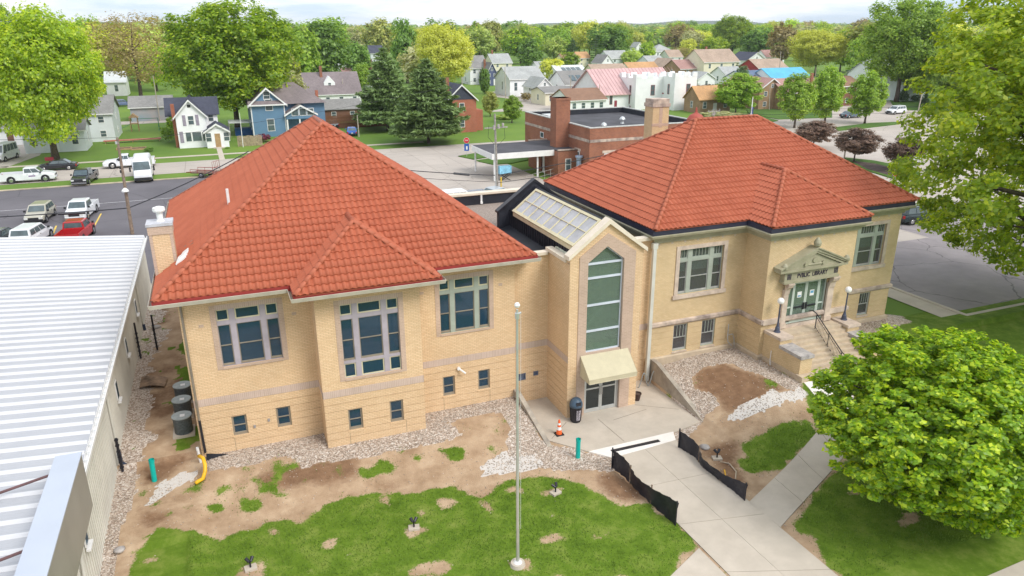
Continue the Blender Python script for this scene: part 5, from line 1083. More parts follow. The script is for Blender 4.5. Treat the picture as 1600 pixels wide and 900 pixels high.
for px, py, s, lab in ((1101, 700, .28, 'grey boulder beside the right silt fence'), (187, 860, .22, 'rounded tan stone at the foot of the white metal wall'), (244, 512, .3, 'small pale rock at the far end of the side alley')):
    g = gp(px, py); m = MB(); r = random.Random(px); m.lathe((0, 0, 0), [(s*.6, -.05), (s*.95, s*.15), (s*.8, s*.4), (s*.35, s*.58), (.02, s*.6)], 9); m.v = [(a*(1+r.uniform(-.15, .15)), b*(1+r.uniform(-.15, .15)), c) for a, b, c in m.v]; o = m.build('rock', M_CAPST, None, smooth=True); o.location = g; tag(o, lab, 'rock')
# three condensers down the side
for k, (x, y, lab) in enumerate(((-3.45, 38.6, 'farthest of the three round grey air conditioners beside the left wall'), (-3.45, 36.9, 'middle one of three round grey air conditioners beside the left wall'), (-3.4, 35.1, 'nearest of the three round grey air conditioners, closest to the corner'))):
    T = thing('air_conditioner', lab, 'air conditioner', (x+.12, y, -.02), group='air conditioners along the side alley'); mg = mat('condenser_grey', (.10, .12, .13), .5, .2, 9)
    m = MB(); m.box(-.55, -.6, -.05, .55, .6, .05); m.build('pad', M_CONC, T); m = MB(); m.lathe((0, 0, 0), [(.46, .05), (.47, .85), (.50, .88), (.50, .95), (.44, .96), (.40, .86), (.2, .82)], 24); m.build('casing', mg, T)
    m = MB(); m.lathe((0, 0, 0), [(.43, .95), (.51, .95), (.51, 1.0), (.43, 1.0)], 24); m.build('rim', mat('condenser_rim', (.34, .38, .38), .5), T); m = MB(); m.cyl((0, 0, .84), (0, 0, .92), .12); 
    for a in range(4): c_, s_ = math.cos(a*1.57), math.sin(a*1.57); m.obox(Vector((c_*.1, s_*.1, .86)), Vector((c_, s_, 0))*.28, Vector((-s_, c_, 0))*.14, Z*.02)
    m.build('fan', M_BLACKM, T); m = MB()
    for rr in (.12, .2, .28, .36): m.tube([(rr*math.cos(t), rr*math.sin(t), .985) for t in [i*math.pi/10 for i in range(21)]], .008, 4)
    m.build('guard', mg, T); m = MB(); m.box(-.08, -.2, .99, .16, .06, 1.03); m.build('label_plate', M_WHITE, T); T.scale = (.9, .9, .92)
T = thing('plywood_sheet', 'bent brown plywood sheet lying in the dirt alley', 'plywood'); m = MB(); a, b, c_, d = gp(218, 608), gp(258, 606), gp(262, 592), gp(222, 591)
m = MB(); n = 8
for i in range(n+1):
    for q in (a.lerp(b, i/n), d.lerp(c_, i/n)): m.v.append(tuple(q+Z*(.10+.10*math.sin(i/n*3.1))))
m.f = [(2*i, 2*i+2, 2*i+3, 2*i+1) for i in range(n)]; m.mi = [0]*n
k = len(m.v); m.v += [(x, y, z-.03) for x, y, z in m.v]; m.f += [(k+2*i, k+2*i+1, k+2*i+3, k+2*i+2) for i in range(n)]+[(2*i, k+2*i, k+2*i+2, 2*i+2) for i in range(n)]+[(2*i+1, 2*i+3, k+2*i+3, k+2*i+1) for i in range(n)]; m.mi = [0]*len(m.f)
m.build('sheet', mat('wet_plywood', (.34, .23, .15), .8, .3, 2), T); rebase(T, a)
for x, y_, z_, lab in ((-5.85, 45.2, 2.3, 'ribbed black post by the white wall, right post of the far pair'), (-5.0, 46.2, 2.3, 'ribbed black post in the middle of the far alley beside rock'), (gp(190, 737).x+.05, gp(190, 737).y, 1.7, 'ribbed black post against the white wall near the teal pipe')):
    T = thing('gate_post', lab, 'post', group='black posts in the side alley'); m = MB(); g0 = hgt(x, y_); m.cyl((x, y_, g0-.05), (x, y_, g0+z_), .055, n=10); m.build('post', M_BLACKM, T)
    for k in range(6): m = MB(); m.box(x-.08, y_-.08, g0+.2+k*.28, x+.08, y_+.08, g0+.24+k*.28); m.build('collar', M_BLACKM, T)
    rebase(T, (x, y_, g0))
# ================================================================ white metal building on the left
MBG = thing('metal_building', 'long white metal building with ribbed roof along the left edge', 'metal building')
M_MROOF = mat('white_metal_roof', (.43, .437, .465), .38, .03, .35, .05, 5, col2=(.37, .378, .41), spec=.5); M_MWALL = mat('cream_metal_wall', (.62, .60, .54), .5, .08, .4)
wx, ex, zy0, zy1, ze = -6.05, -5.9, 9.5, 59.2, 3.98; sl = .087; npan = 64; pw = (zy1-zy0)/npan
roof = MB(); roof.quad((ex, zy0, ze-.06), (ex, zy1, ze-.06), (-24, zy1, ze-.06+(24+ex)*sl), (-24, zy0, ze-.06+(24+ex)*sl)); rf = roof.build('roof', M_MROOF, MBG)
up = Vector((-1, 0, sl)); Lr = 18.1
pm = MB(); g_ = .0; pm.add([(0, 0, 0), (0, pw-.07, 0), (-Lr, pw-.07, Lr*sl), (-Lr, 0, Lr*sl)], [(0, 1, 2, 3)])
prf = [(pw-.19, 0), (pw-.14, .095), (pw-.06, .095), (pw-.01, 0)]
for (ya, za), (yb, zb_) in zip(prf[:-1], prf[1:]): pm.add([(0, ya, za+.002), (0, yb, zb_+.002), (-Lr, yb, Lr*sl+zb_+.002), (-Lr, ya, Lr*sl+za+.002)], [(0, 1, 2, 3)], 1)
pm.add([(0, y, z+.002) for y, z in prf], [(3, 2, 1, 0)], 1)
for yy in (.22, .42): pm.add([(0, yy-.03, .001), (0, yy, .012), (0, yy+.03, .001), (-Lr, yy-.03, Lr*sl+.001), (-Lr, yy, Lr*sl+.012), (-Lr, yy+.03, Lr*sl+.001)], [(0, 1, 4, 3), (1, 2, 5, 4)])
p0_ = pm.build('roof_panel', [M_MROOF, mat('white_rib', (.62, .62, .64), .4, .02, 1)], rf); p0_.location = (ex, zy0, ze)
for k in range(1, npan): o = p0_.copy(); COL.objects.link(o); o.location = (ex, zy0+k*pw, ze)
wm = MB(); nrb = int((zy1-zy0)/.3)
for k in range(nrb):
    y = zy0+k*.3; wm.quad((wx, y, -.7), (wx, y+.22, -.7), (wx, y+.22, ze), (wx, y, ze)); wm.quad((wx, y+.22, -.7), (wx+.03, y+.24, -.7), (wx+.03, y+.24, ze), (wx, y+.22, ze)); wm.quad((wx+.03, y+.24, -.7), (wx+.03, y+.28, -.7), (wx+.03, y+.28, ze), (wx+.03, y+.24, ze)); wm.quad((wx+.03, y+.28, -.7), (wx, y+.3, -.7), (wx, y+.3, ze), (wx+.03, y+.28, ze))
wm.quad((wx, zy1, -.5), (-24, zy1, -.5), (-24, zy1, ze+1.4), (wx, zy1, ze)); wm.build('wall', M_MWALL, MBG)
m = MB(); m.box(ex-.02, 25.2, ze-.16, ex+.02, zy1, ze-.02); m.box(ex+.02, 25.2, ze-.16, ex+.16, zy1, ze-.13); m.box(ex+.16, 25.2, ze-.16, ex+.19, zy1, ze); m.build('gutter', M_WHITE, MBG)
for k in range(60): m = MB(); y = 25.6+k*.56; m.box(ex, y, ze-.03, ex+.17, y+.03, ze-.015); m.build('gutter_strap', M_ALU, MBG)
for y, blk in ((22.6, 1), (33.5, 1), (50, 1)):
    m = MB(); m.tube([(ex+.08, y+2.2 if y < 25 else y, ze-.16), (wx+.1, y+1.6 if y < 25 else y, ze-.5), (wx+.1, y+(.9 if y < 25 else 0), .35)], .055, 8); m.build('downspout', M_MWALL, MBG); m = MB(); m.tube([(wx+.11, y+(.9 if y < 25 else 0), .4), (wx+.13, y+(.88 if y < 25 else -.05), -.1), (wx+.45, y+.6 if y < 25 else y-.3, -.32)], .09, 8); m.build('pipe_boot', mat('navy_boot', (.03, .045, .085), .5), MBG)
for y, z0, z1 in ((22.3, 1.0, 2.3), (24.9, 1.6, 2.5), (36.2, 1.7, 2.6), (41.5, 1.8, 2.7), (48, 1.8, 2.7)):
    m = MB(); m.box(wx+.03, y, z0, wx+.08, y+.5, z1); w_ = m.build('window', M_WHITE, MBG); m = MB(); m.box(wx+.06, y+.06, z0+.06, wx+.09, y+.44, z1-.06); m.build('pane', M_GLASS, w_); m = MB(); m.box(wx+.05, y-.05, z0-.14, wx+.2, y+.55, z0-.06); m.build('sill', M_WHITE, w_)
# front parapet with braces
m = MB(); pf = mat('grey_fascia', (.30, .28, .25), .45, .06, .6); m.box(-5.95, 12, 2.9, -5.62, 25.45, 4.93, 0); m.box(-6.4, 12, 4.95, -5.6, 25.5, 5.0, 1); m.box(-6.35, 12, ze-.1, -5.96, 25.40, 4.94, 1); m.build('parapet', [pf, mat('blue_white_cap', (.46, .50, .58), .45, .03, .4)], MBG)
for y in (20.9, 24.9):
    m = MB(); m.tube([(-6.36, y, 4.7), (-8.6, y-.2, 4.35), (-8.62, y-.2, 4.15)], .045, 6); m.build('brace', mat('brace_brown', (.14, .07, .07), .6), MBG)
rebase(MBG, (-6, 25.4, -.4))
# ================================================================ vehicles
M_CGLASS = mat('car_glass', (.09, .125, .135), .08, .2, 1, spec=.9); M_TAIL = mat('tail_red', (.45, .01, .01), .3); M_HEAD = mat('headlamp', (.75, .75, .72), .15, spec=.8); M_DARKP = mat('black_plastic', (.025, .025, .028), .6)
def wheel(par, x, y, r, side):
    m = MB(); m.cyl((x, y-.11*side, r), (x, y+.11*side, r), r, n=20); w_ = m.build('wheel', M_RUBBER, par); m = MB(); m.cyl((x, y+.10*side, r), (x, y+.125*side, r), r*.62, r*.5, n=14); m.build('rim', M_CHROME, w_)
def car(name, label, cat, loc, rz, L, Wd, H, belt, cab, pm, kind='suv', group=None, wr=.36, low=None, hood=None):
    """cab = (x of rear glass foot, rear glass head, windscreen head, windscreen foot); x runs forward from the middle"""
    T = thing(name, label, cat, (0, 0, 0), 0, group); hw = Wd/2; hl = L/2; hood = hood or belt-.08; xb0, xb1, xb2, xb3 = cab; zb = .30
    pk = kind == 'pickup'; rear = xb0+.02 if pk else -hl
    def sec(x, k, z0, z1): w_ = hw*k; return [(x, -w_*.90, z0), (x, -w_, z0+.12), (x, -w_, z1-.22), (x, -w_*.95, z1-.06), (x, -w_*.84, z1), (x, w_*.84, z1), (x, w_*.95, z1-.06), (x, w_, z1-.22), (x, w_, z0+.12), (x, w_*.90, z0)]
    st = []
    if not pk: st += [sec(-hl, .86, zb+.12, belt-.22), sec(-hl+.10, .96, zb, belt-.06)]
    else: st += [sec(rear-.05, 1, zb, belt)]
    st += [sec(rear+.5, 1, zb, belt), sec(xb3-.1, 1, zb, belt), sec(xb3+.25, .99, zb, (belt+hood)/2+.03), sec(hl-.45, .97, zb, hood-.03), sec(hl-.12, .93, zb, hood-.14), sec(hl, .84, zb+.08, hood-.34)]
    m = MB(); m.loft(st); body = m.build('body', pm, T, smooth=False)
    if pk:
        m = MB(); r0, r1 = -hl, rear-.05; bz = belt+.02
        m.box(r0, -hw, .38, r1, -hw+.09, bz); m.box(r0, hw-.09, .38, r1, hw, bz); m.box(r0, -hw+.09, .38, r0+.08, hw-.09, bz-.02); m.box(r0+.08, -hw+.09, .5, r1, hw-.09, .62); m.build('bed', pm, T)
        m = MB(); m.box(r0+.1, -hw+.1, .62, r1-.02, hw-.1, .635); m.build('bed_liner', M_DARKP, T)
    # cabin
    iw = hw*.80; q0 = [(xb0, -hw*.93, belt-.03), (xb3, -hw*.93, belt-.03), (xb3, hw*.93, belt-.03), (xb0, hw*.93, belt-.03)]; q1 = [(xb1, -iw, H-.05), (xb2, -iw, H-.05), (xb2, iw, H-.05), (xb1, iw, H-.05)]; q2 = [(xb1+.12, -iw*.86, H), (xb2-.15, -iw*.86, H), (xb2-.15, iw*.86, H), (xb1+.12, iw*.86, H)]
    m = MB(); m.loft([q0, q1, q2]); m.build('cabin', pm, T)
    Q0, Q1 = [Vector(v) for v in q0], [Vector(v) for v in q1]
    def glass(a, b, s0, s1, nm, t0=.10, t1=.90):
        lo0, lo1, hi0, hi1 = Q0[a].lerp(Q0[b], s0), Q0[a].lerp(Q0[b], s1), Q1[a].lerp(Q1[b], s0), Q1[a].lerp(Q1[b], s1)
        p = [lo0.lerp(hi0, t0), lo1.lerp(hi1, t0), lo1.lerp(hi1, t1), lo0.lerp(hi0, t1)]; n = (p[1]-p[0]).cross(p[3]-p[0]).normalized(); c = (Q0[0]+Q0[2]+Q1[0]+Q1[2])/4
        if n.dot(p[0]-c) < 0: n = -n
        m = MB(); m.prism([v+n*.004 for v in p], n*.012); m.build(nm, M_CGLASS, T)
    glass(1, 2, .06, .94, 'windscreen'); glass(3, 0, .08, .92, 'rear_window', .2, .9)
    nsid = {'pickup': 2, 'suv': 3, 'sedan': 2, 'van': 4, 'cab': 1}.get(kind, 2)
    for i in range(nsid):
        s0, s1 = .05+.9*i/nsid+.015, .05+.9*(i+1)/nsid-.015; glass(0, 1, s0, s1, 'side_window', .12, .88); glass(2, 3, 1-s1-.0, 1-s0, 'side_window', .12, .88)
    for s in (-1, 1):
        for x in (-hl*.60 if not pk else -hl*.58, hl*.64):
            wheel(T, x, s*(hw-.09), wr, s); m = MB(); m.cyl((x, s*(hw-.02), wr+.03), (x, s*(hw+.012), wr+.03), wr+.08, n=18); m.build('wheel_arch', M_DARKP, T)
        m = MB(); m.box(hl-.14, s*hw*.52, hood-.40, hl+.012, s*hw*.86, hood-.22); m.build('headlight', M_HEAD, T)
        m = MB(); m.box(-hl-.012, s*hw*.70, belt-.42, -hl+.10, s*hw*.93, belt-.14); m.build('tail_light', M_TAIL, T)
        m = MB(); m.box(xb3-.25, s*(hw+.02), belt+.0, xb3-.08, s*(hw+.20), belt+.18); m.build('mirror', M_DARKP if kind != 'sedan' else pm, T)
        m = MB()
        for xx in ([xb0+.35, (xb0+xb3)/2]): m.box(xx, s*hw*1.001, belt-.18, xx+.16, s*(hw+.018), belt-.14)
        m.build('door_handle', M_DARKP, T)
    m = MB(); m.box(hl-.05, -hw*.50, hood-.46, hl+.015, hw*.50, hood-.24); m.build('grille', M_DARKP, T)
    m = MB(); m.box(hl-.10, -hw*.88, zb+.05, hl+.07, hw*.88, zb+.24); m.build('bumper', M_CHROME if pk else M_DARKP, T); m = MB(); m.box(-hl-.08, -hw*.88, zb+.08, -hl+.08, hw*.88, zb+.26); m.build('bumper', M_CHROME if pk else M_DARKP, T)
    m = MB(); m.box(-hl-.09, -.16, zb+.28, -hl-.075 if not pk else -hl+.0, .16, zb+.40); m.build('number_plate', M_WHITE, T)
    T.location = loc; T.rotation_euler = (0, 0, rz); return T
PW = paint('white_paint', (.78, .79, .82), .3, .5); PB = paint('black_paint', (.012, .013, .017), .2, .6); PR = paint('red_paint', (.48, .015, .02), .28, .6); PG = paint('gold_paint', (.50, .47, .38), .3, .6, .3); PBL = paint('blue_paint', (.015, .10, .42), .25, .7); PN = paint('navy_paint', (.02, .035, .07), .25, .6); PS = paint('silver_paint', (.48, .52, .55), .3, .5, .4)
H2 = math.pi/2; V3 = lambda v, z=0: Vector((v.x, v.y, z))
PKC = (-.62, -.55, 1.0, 1.62); car('pickup_truck', 'black crew cab pickup nosing out of the lot next to the grass strip', 'pickup', V3(gz(134, 285)), -H2-.12, 5.7, 1.95, 1.85, 1.18, PKC, PB, 'pickup', wr=.40)
tr = car('pickup_truck', 'long white work pickup parked on the street, farthest left', 'pickup', (-23.1, 110.5, 0), 0, 6.2, 2.0, 1.9, 1.22, (-.35, -.28, 1.05, 1.75), PW, 'pickup', wr=.42)
m = MB(); m.box(.2, -1.004, .78, .95, -1.0, .92); m.build('door_logo', mat('logo_print', (.25, .10, .35), .5, .4, 20), tr)
car('sedan', 'black sedan parked on the street under the big left tree', 'car', V3((gz(62, 266)+gz(118, 267))/2+Vector((0, .6, 0))), math.pi, 4.9, 1.85, 1.45, .95, (-1.75, -1.05, .35, 1.15), PB, 'sedan', wr=.34)
car('pickup_truck', 'older white pickup with a toolbox, parked behind the delivery van', 'pickup', (-11.9, 117.2, .02), math.pi, 6.6, 2.0, 1.85, 1.2, (-.1, 0, .95, 1.5), PW, 'pickup', wr=.42)
car('passenger_van', 'white passenger van on the drive at the far left edge', 'van', V3(gz(8, 250)), -H2-.25, 5.6, 2.05, 2.5, 1.3, (-2.65, -2.55, 1.3, 2.0), PW, 'van', wr=.36)
car('suv', 'light gold car facing the camera, left of the white pickup in the lot', 'car', V3(gz(65, 343)), -H2-.1, 4.7, 1.9, 1.68, 1.05, (-2.1, -1.7, .45, 1.15), PG, 'suv', wr=.35)
car('pickup_truck', 'white pickup facing the camera above the red one', 'pickup', V3(gz(130, 338)), -H2-.12, 5.7, 2.0, 1.88, 1.2, PKC, PW, 'pickup', wr=.41)
g = gz(46, 350, 1.75); car('suv', 'white suv backed toward the metal roof, left of the red pickup', 'suv', V3(g), H2-.22, 4.8, 1.95, 1.78, 1.12, (-2.3, -2.05, .5, 1.2), PW, 'suv', wr=.37)
g = gz(117, 342, 1.85); car('pickup_truck', 'bright red pickup seen from behind beside the yellow stall line', 'pickup', V3(g)+Vector((0, -.6, 0)), H2-.12, 5.7, 2.0, 1.85, 1.2, PKC, PR, 'pickup', wr=.41)
g = gz(-4, 356, 1.5); car('sedan', 'black car cut by the left edge of the photo in the lot', 'car', V3(g), H2-.2, 4.6, 1.85, 1.5, .98, (-1.75, -1.05, .35, 1.15), PB, 'sedan')
car('sedan', 'bright blue hatchback parked beside the green lawn behind the left roof', 'car', V3(gz(550, 211)), H2-.15, 4.4, 1.85, 1.5, .98, (-1.95, -1.3, .35, 1.15), PBL, 'sedan')
car('sedan', 'dark blue car just showing behind the left roof by the board fence', 'car', V3(gz(521, 199)), H2, 4.4, 1.85, 1.5, .98, (-1.95, -1.3, .35, 1.15), PN, 'sedan')
car('passenger_van', 'white boxy van behind the flat roof parapet, leftmost there', 'van', V3(gz(712, 298, 1.9)), 0.05, 4.9, 1.95, 2.0, 1.15, (-2.3, -2.2, 1.0, 1.6), PW, 'van')
car('suv', 'dark suv behind the flat roof parapet, right of the white van', 'suv', V3(gz(752, 297, 1.7)), .05, 4.7, 1.9, 1.7, 1.08, (-2.1, -1.8, .45, 1.15), PN, 'suv')
car('sedan', 'silver car behind the parapet, just left of the utility pole', 'car', V3(gz(782, 295, 1.4))+Vector((0, 1.0, 0)), .3, 4.6, 1.85, 1.45, .95, (-1.75, -1.05, .35, 1.15), PS, 'sedan')
car('suv', 'dark green suv in the lot right of the library', 'suv', V3(gz(1432, 347)), -.1, 4.9, 1.95, 1.8, 1.12, (-2.3, -2.05, .5, 1.2), paint('deep_green_paint', (.012, .03, .035), .25, .6), 'suv')
car('suv', 'white suv with dark roof parked on the far pale lot', 'suv', V3(gz(1399, 178)), math.pi+.12, 5.0, 1.95, 1.8, 1.12, (-2.3, -2.05, .5, 1.2), PW, 'suv')
car('sedan', 'blue grey car half hidden behind the street trees', 'car', V3(gz(1328, 184)), .1, 4.7, 1.85, 1.45, .98, (-1.75, -1.05, .35, 1.15), paint('steel_paint', (.10, .15, .20), .3, .5), 'sedan')
car('sedan', 'small red car parked beside the white hall with brown roof', 'car', V3(gz(899, 171)), 0, 4.5, 1.8, 1.45, .98, (-1.75, -1.05, .35, 1.15), PR, 'sedan')
car('suv', 'blue car on the grass by the grey garage', 'car', V3(gz(192, 166)), .2, 4.5, 1.9, 1.7, 1.05, (-2.1, -1.7, .45, 1.15), paint('slate_paint', (.12, .16, .30), .3, .5), 'suv')
# delivery van
T = thing('delivery_van', 'tall white electric delivery van facing the camera in the lot', 'van'); 
def vs(x, k, z0, z1): w_ = 1.08*k; return [(x, -w_*.96, z0), (x, -w_, z0+.2), (x, -w_, z1-.4), (x, -w_*.9, z1-.08), (x, -w_*.75, z1), (x, w_*.75, z1), (x, w_*.9, z1-.08), (x, w_, z1-.4), (x, w_, z0+.2), (x, w_*.96, z0)]
m = MB(); m.loft([vs(-3.6, .97, .4, 2.75), vs(-3.5, 1, .35, 2.85), vs(1.6, 1, .35, 2.85), vs(2.1, 1, .35, 2.6), vs(2.75, .98, .35, 1.55), vs(3.15, .96, .38, 1.35), vs(3.35, .90, .42, 1.0)]); m.build('body', PW, T)
m = MB(); m.prism([(2.13, -.92, 2.53), (2.13, .92, 2.53), (2.74, .98, 1.60), (2.74, -.98, 1.60)], (.02, 0, .02)); m.build('windscreen', M_CGLASS, T)
m = MB(); m.box(3.0, -1.0, .36, 3.42, 1.0, .72); m.build('bumper', M_DARKP, T); m = MB(); m.box(3.22, -.86, 1.0, 3.33, .86, 1.06); m.build('light_bar', M_HEAD, T)
for s in (-1, 1):
    m = MB(); m.box(1.2, s*1.085, 1.5, 2.1, s*1.1, 2.3); m.build('side_window', M_CGLASS, T); m = MB(); m.tube([(2.3, s*1.08, 1.85), (2.5, s*1.35, 1.8)], .03, 5); m.box(2.42, s*1.28, 1.4, 2.56, s*1.48, 1.95); m.build('mirror', M_DARKP, T)
    for x in (-2.1, 2.2): wheel(T, x, s*.98, .38, s); m = MB(); m.cyl((x, s*1.05, .42), (x, s*1.09, .42), .47, n=18); m.build('wheel_arch', M_DARKP, T)
T.location = V3(gz(226, 279)); T.rotation_euler = (0, 0, -H2+.04)
# trailer with mesh ramp
T = thing('utility_trailer', 'small red utility trailer with raised mesh ramp by the street', 'trailer'); MT = mat('trailer_red', (.30, .05, .045), .6, .2, 4)
m = MB(); m.box(-1.6, -.9, .55, 1.6, .9, .68); m.build('deck', mat('trailer_boards', (.22, .13, .10), .8, .3, 4), T); m = MB()
for s in (-1, 1): m.tube([(-1.6, s*.9, 1.05), (1.6, s*.9, 1.05)], .04, 5); [m.tube([(x, s*.9, .6), (x, s*.9, 1.05)], .03, 4) for x in (-1.6, -.5, .6, 1.6)]
m.tube([(1.6, -.3, .6), (2.8, 0, .5), (1.6, .3, .6)], .05, 5); m.build('rail', MT, T); m = MB(); [m.tube([(-1.62-.02*k, y, .6), (-1.62, y, 2.1)], .025, 4) for k, y in enumerate((-.85, -.4, 0, .4, .85))]; [m.tube([(-1.62, -.85, z), (-1.62, .85, z)], .025, 4) for z in (.65, 1.35, 2.1)]; m.build('ramp', MT, T)
for s in (-1, 1): wheel(T, 0, s*1.05, .34, s)
T.location = V3(gz(322, 276)); T.rotation_euler = (0, 0, 2.6)
# ================================================================ utility poles, wires, signs
def wire(name, a, b, sag, lab, r=.02, grp='overhead wires', m_=None):
    a, b = Vector(a), Vector(b); m = MB(); m.tube([a.lerp(b, t)-Z*sag*4*t*(1-t) for t in [k/14 for k in range(15)]], r, 4); o = m.build(name, m_ or M_BLACKM, None); tag(o, lab, 'cable', grp); return o
def upole(px, py, top_px, top_py, lab, r=.16, arms=(), mcol=None, lean=True):
    b = V3(gz(px, py)); rr = ray(top_px, top_py); t = (b.y-0)/rr[1]; tp = Vector(CAM+rr*t); T = thing('utility_pole', lab, 'utility pole', group='timber utility poles'); m = MB(); m.cyl(b-Z*.2, tp, r, r*.62, 12); m.build('pole', mcol or M_WOOD, T)
    for z, L, ang in arms:
        d = Vector((math.cos(ang), math.sin(ang), 0))*L/2; c = b.lerp(tp, z); m = MB(); m.obox(c-d-Vector((-d.y, d.x, 0)).normalized()*.06-Z*.06, d*2, Vector((-d.y, d.x, 0)).normalized()*.12, Z*.12); m.build('crossarm', mcol or M_WOOD, T)
        for s in (-1, -.4, .4, 1): m = MB(); m.lathe(c+d*s*.92+Z*.06, [(.03, 0), (.07, .08), (.04, .14), (.06, .2), (.02, .26)], 8); m.build('insulator', M_CAPST, T)
    return T, b, tp
T1, b1, t1 = upole(207, 366, 183, 215, 'brown timber pole in the parking lot with a white lamp', .17); c = b1.lerp(t1, .47); m = MB(); m.lathe(c+Vector((0, -.3, -.1)), [(.32, 0), (.30, .12), (.16, .28), (.05, .34)], 14); m.build('lamp', M_WHITE, T1); rebase(T1, b1)
for f in (.05, .22, .30, .34): m = MB(); q = (b1.lerp(t1, 1-f))-b1; m.box(q.x-.22, q.y-.1, q.z-.12, q.x+.05, q.y+.1, q.z+.12); m.build('bracket', M_ALU if f < .1 else M_DARKP, T1)
T2, b2, t2 = upole(777, 300, 773, 178, 'grey utility pole with equipment beside the post office canopy', .17, mcol=mat('grey_pole', (.34, .31, .28), .9, .2, 4, .3, 40)); c = b2.lerp(t2, .83)
for s in (-1, 0, 1): m = MB(); q = c+Vector((s*.55+.3, -.3, -.1+.1*s)); m.cyl(q, q+Z*.5, .13, n=10); m.build('transformer_fuse', M_CAPST, T2)
m = MB(); m.obox(c+Vector((-1.3, -.1, -.06)), Vector((2.8, 0, 0)), Y*.12, Z*.12); m.build('crossarm', M_CAPST, T2)
m = MB(); m.tube([b2+Vector((-.22, -.2, .3)), b2.lerp(t2, .62)+Vector((-.22, -.2, 0))], .06, 6); m.build('riser_conduit', M_ALU, T2)
m = MB(); m.tube([c+Vector((-.9, -.3, .3)), c+Vector((-1.0, -.3, -1)), c+Vector((-.1, -.2, -2.0))], .02, 4); m.tube([c+Vector((1.0, -.3, 0)), c+Vector((1.1, -.3, -1.2)), c+Vector((.1, -.2, -2.2))], .02, 4); m.build('drop_wire', M_BLACKM, T2); rebase(T2, b2)
za = b1.lerp(t1, .28); wa = b2.lerp(t2, .22)
wire('overhead_cable', (-34, 72, 4.6), za, .3, 'thick black cable across the lot to the brown pole', .05); wire('overhead_cable', za, (3, 82, 6.4), .25, 'black cable running right from the brown pole behind the roof', .05)
wire('overhead_cable', (5, 82, 6.0), wa, .4, 'black cable reaching the grey pole from the left', .045); wire('overhead_cable', wa, (60, 76, 6.8), .3, 'black cable leaving the grey pole toward the right roof', .045); wire('overhead_cable', wa-Z*.9, (57, 73, 5.2), .3, 'lower black cable right of the grey pole', .035); wire('overhead_cable', (2, 85, 5.5), wa-Z*.8, .5, 'thin lower cable left of the grey pole', .025)
wire('overhead_cable', t1, (-60, 84, 12), .6, 'thin wire from the top of the brown pole', .015); wire('overhead_cable', t1-Z*.5, (40, 112, 11), .5, 'thin wire crossing in front of the lawns', .015)
def splice(a, b, t, L): p = Vector(a).lerp(Vector(b), t); d = (Vector(b)-Vector(a)).normalized(); m = MB(); m.cyl(p-Z*.25-d*L/2, p-Z*.25+d*L/2, .13, n=8); o = m.build('cable_splice', M_BLACKM, None); return o
tag(splice((-34, 72, 4.6), za, .82, 2.2), 'fat black splice on the cable left of the brown pole', 'splice'); tag(splice((5, 82, 6.0), wa, .83, 1.9), 'fat black splice on the cable left of the grey pole', 'splice')
POLES = [((250, 189, 239, 118), 'pale pole in front of the grey garage', 0), ((722, 134, 722, 99), 'pale pole beside the yellow green tree', 1), ((1443, 152, 1443, 148), None, 0), ((1424, 222, 1441, 145), 'leaning grey pole in front of the big right tree', 0), ((1319, 248, 1323, 218), 'short grey pole among the maroon trees', 0), ((890, 172, 892, 118), 'thin brown pole behind the brick chimney', 0), ((937, 172, 937, 132), 'white pole beside the hall', 0), ((790, 160, 789, 105), 'dark pole left of the white gabled house', 0), ((948, 97, 949, 72), 'far pale pole among the distant houses', 0), ((1021, 88, 1022, 63), 'far pole with crossarm near the hilltop house', 1), ((1217, 130, 1220, 80), 'pale pole before the blue roof', 0), ((1264, 152, 1263, 137), None, 0), ((1274, 120, 1275, 104), 'stub of grey pole by the yellow tree', 0), ((1202, 172, 1203, 135), 'white pole against the brick house gable', 0), ((561, 214, 558, 180), 'thin brown pole by the board fence', 0), ((535, 170, 535, 123), 'thin antenna pole on the white house', 0), ((319, 249, 325, 175), None, 0)]
for (a, b_, c_, d), lab, arm in POLES:
    if lab: T, bb, tt = upole(a, b_, c_, d, lab, .12 if b_ > 150 else .16, arms=((.93, 2.4, .4),) if arm else (), mcol=mat('pale_pole', (.46, .40, .33), .9, .15, 3)); rebase(T, bb)
T, bb, tt = upole(380, 230, 374, 176, 'white metal flag pole in front of the white house garden', .06, mcol=M_WHITE); rebase(T, bb); T['category'] = 'pole'; del T['group']
upx = upole(1110, 240, 1116, 172, 'pole top with insulators showing behind the right roof', .16, arms=((.97, 2.6, .2), (.90, 1.8, .6)), mcol=mat('grey_pole', (0, 0, 0))); rebase(upx[0], upx[1])
wire('overhead_cable', upx[2], (110, 70, 8.6), .4, 'thin wire above the maroon street trees', .02); wire('overhead_cable', upx[2]-Z*.6, (112, 68, 8.0), .5, 'second thin wire above the maroon street trees', .02)
def sign_post(px, py, h, lab): g = V3(gz(px, py)); T = thing('road_sign', lab, 'road sign'); m = MB(); m.box(-.03, -.03, 0, .03, .03, h); m.build('post', M_ALU, T); return T, g
def octagon(T, z, r=.38, m_=None):
    m = MB(); m.cyl((0, -.04, z), (0, -.06, z), r+.03, n=8); m.build('border', M_WHITE, T); m = MB(); m.cyl((0, -.062, z), (0, -.068, z), r, n=8); m.build('face', mat('stop_red', (.62, .01, .025), .4), T); text('STOP', (0, -.075, z), .30, M_WHITE, T, wid=.5)
T, g = sign_post(729.5, 246, 3.0, 'red octagonal stop sign over a blue panel on the far corner'); octagon(T, 2.55, .42); m = MB(); m.box(-.36, -.07, 1.0, .36, -.04, 2.05); m.build('panel', mat('sign_blue', (.02, .10, .42), .5), T); m = MB(); m.box(-.1, -.08, 1.2, .14, -.072, 1.7); m.build('emblem', M_WHITE, T); T.location = g; T.rotation_euler = (0, 0, -.25)
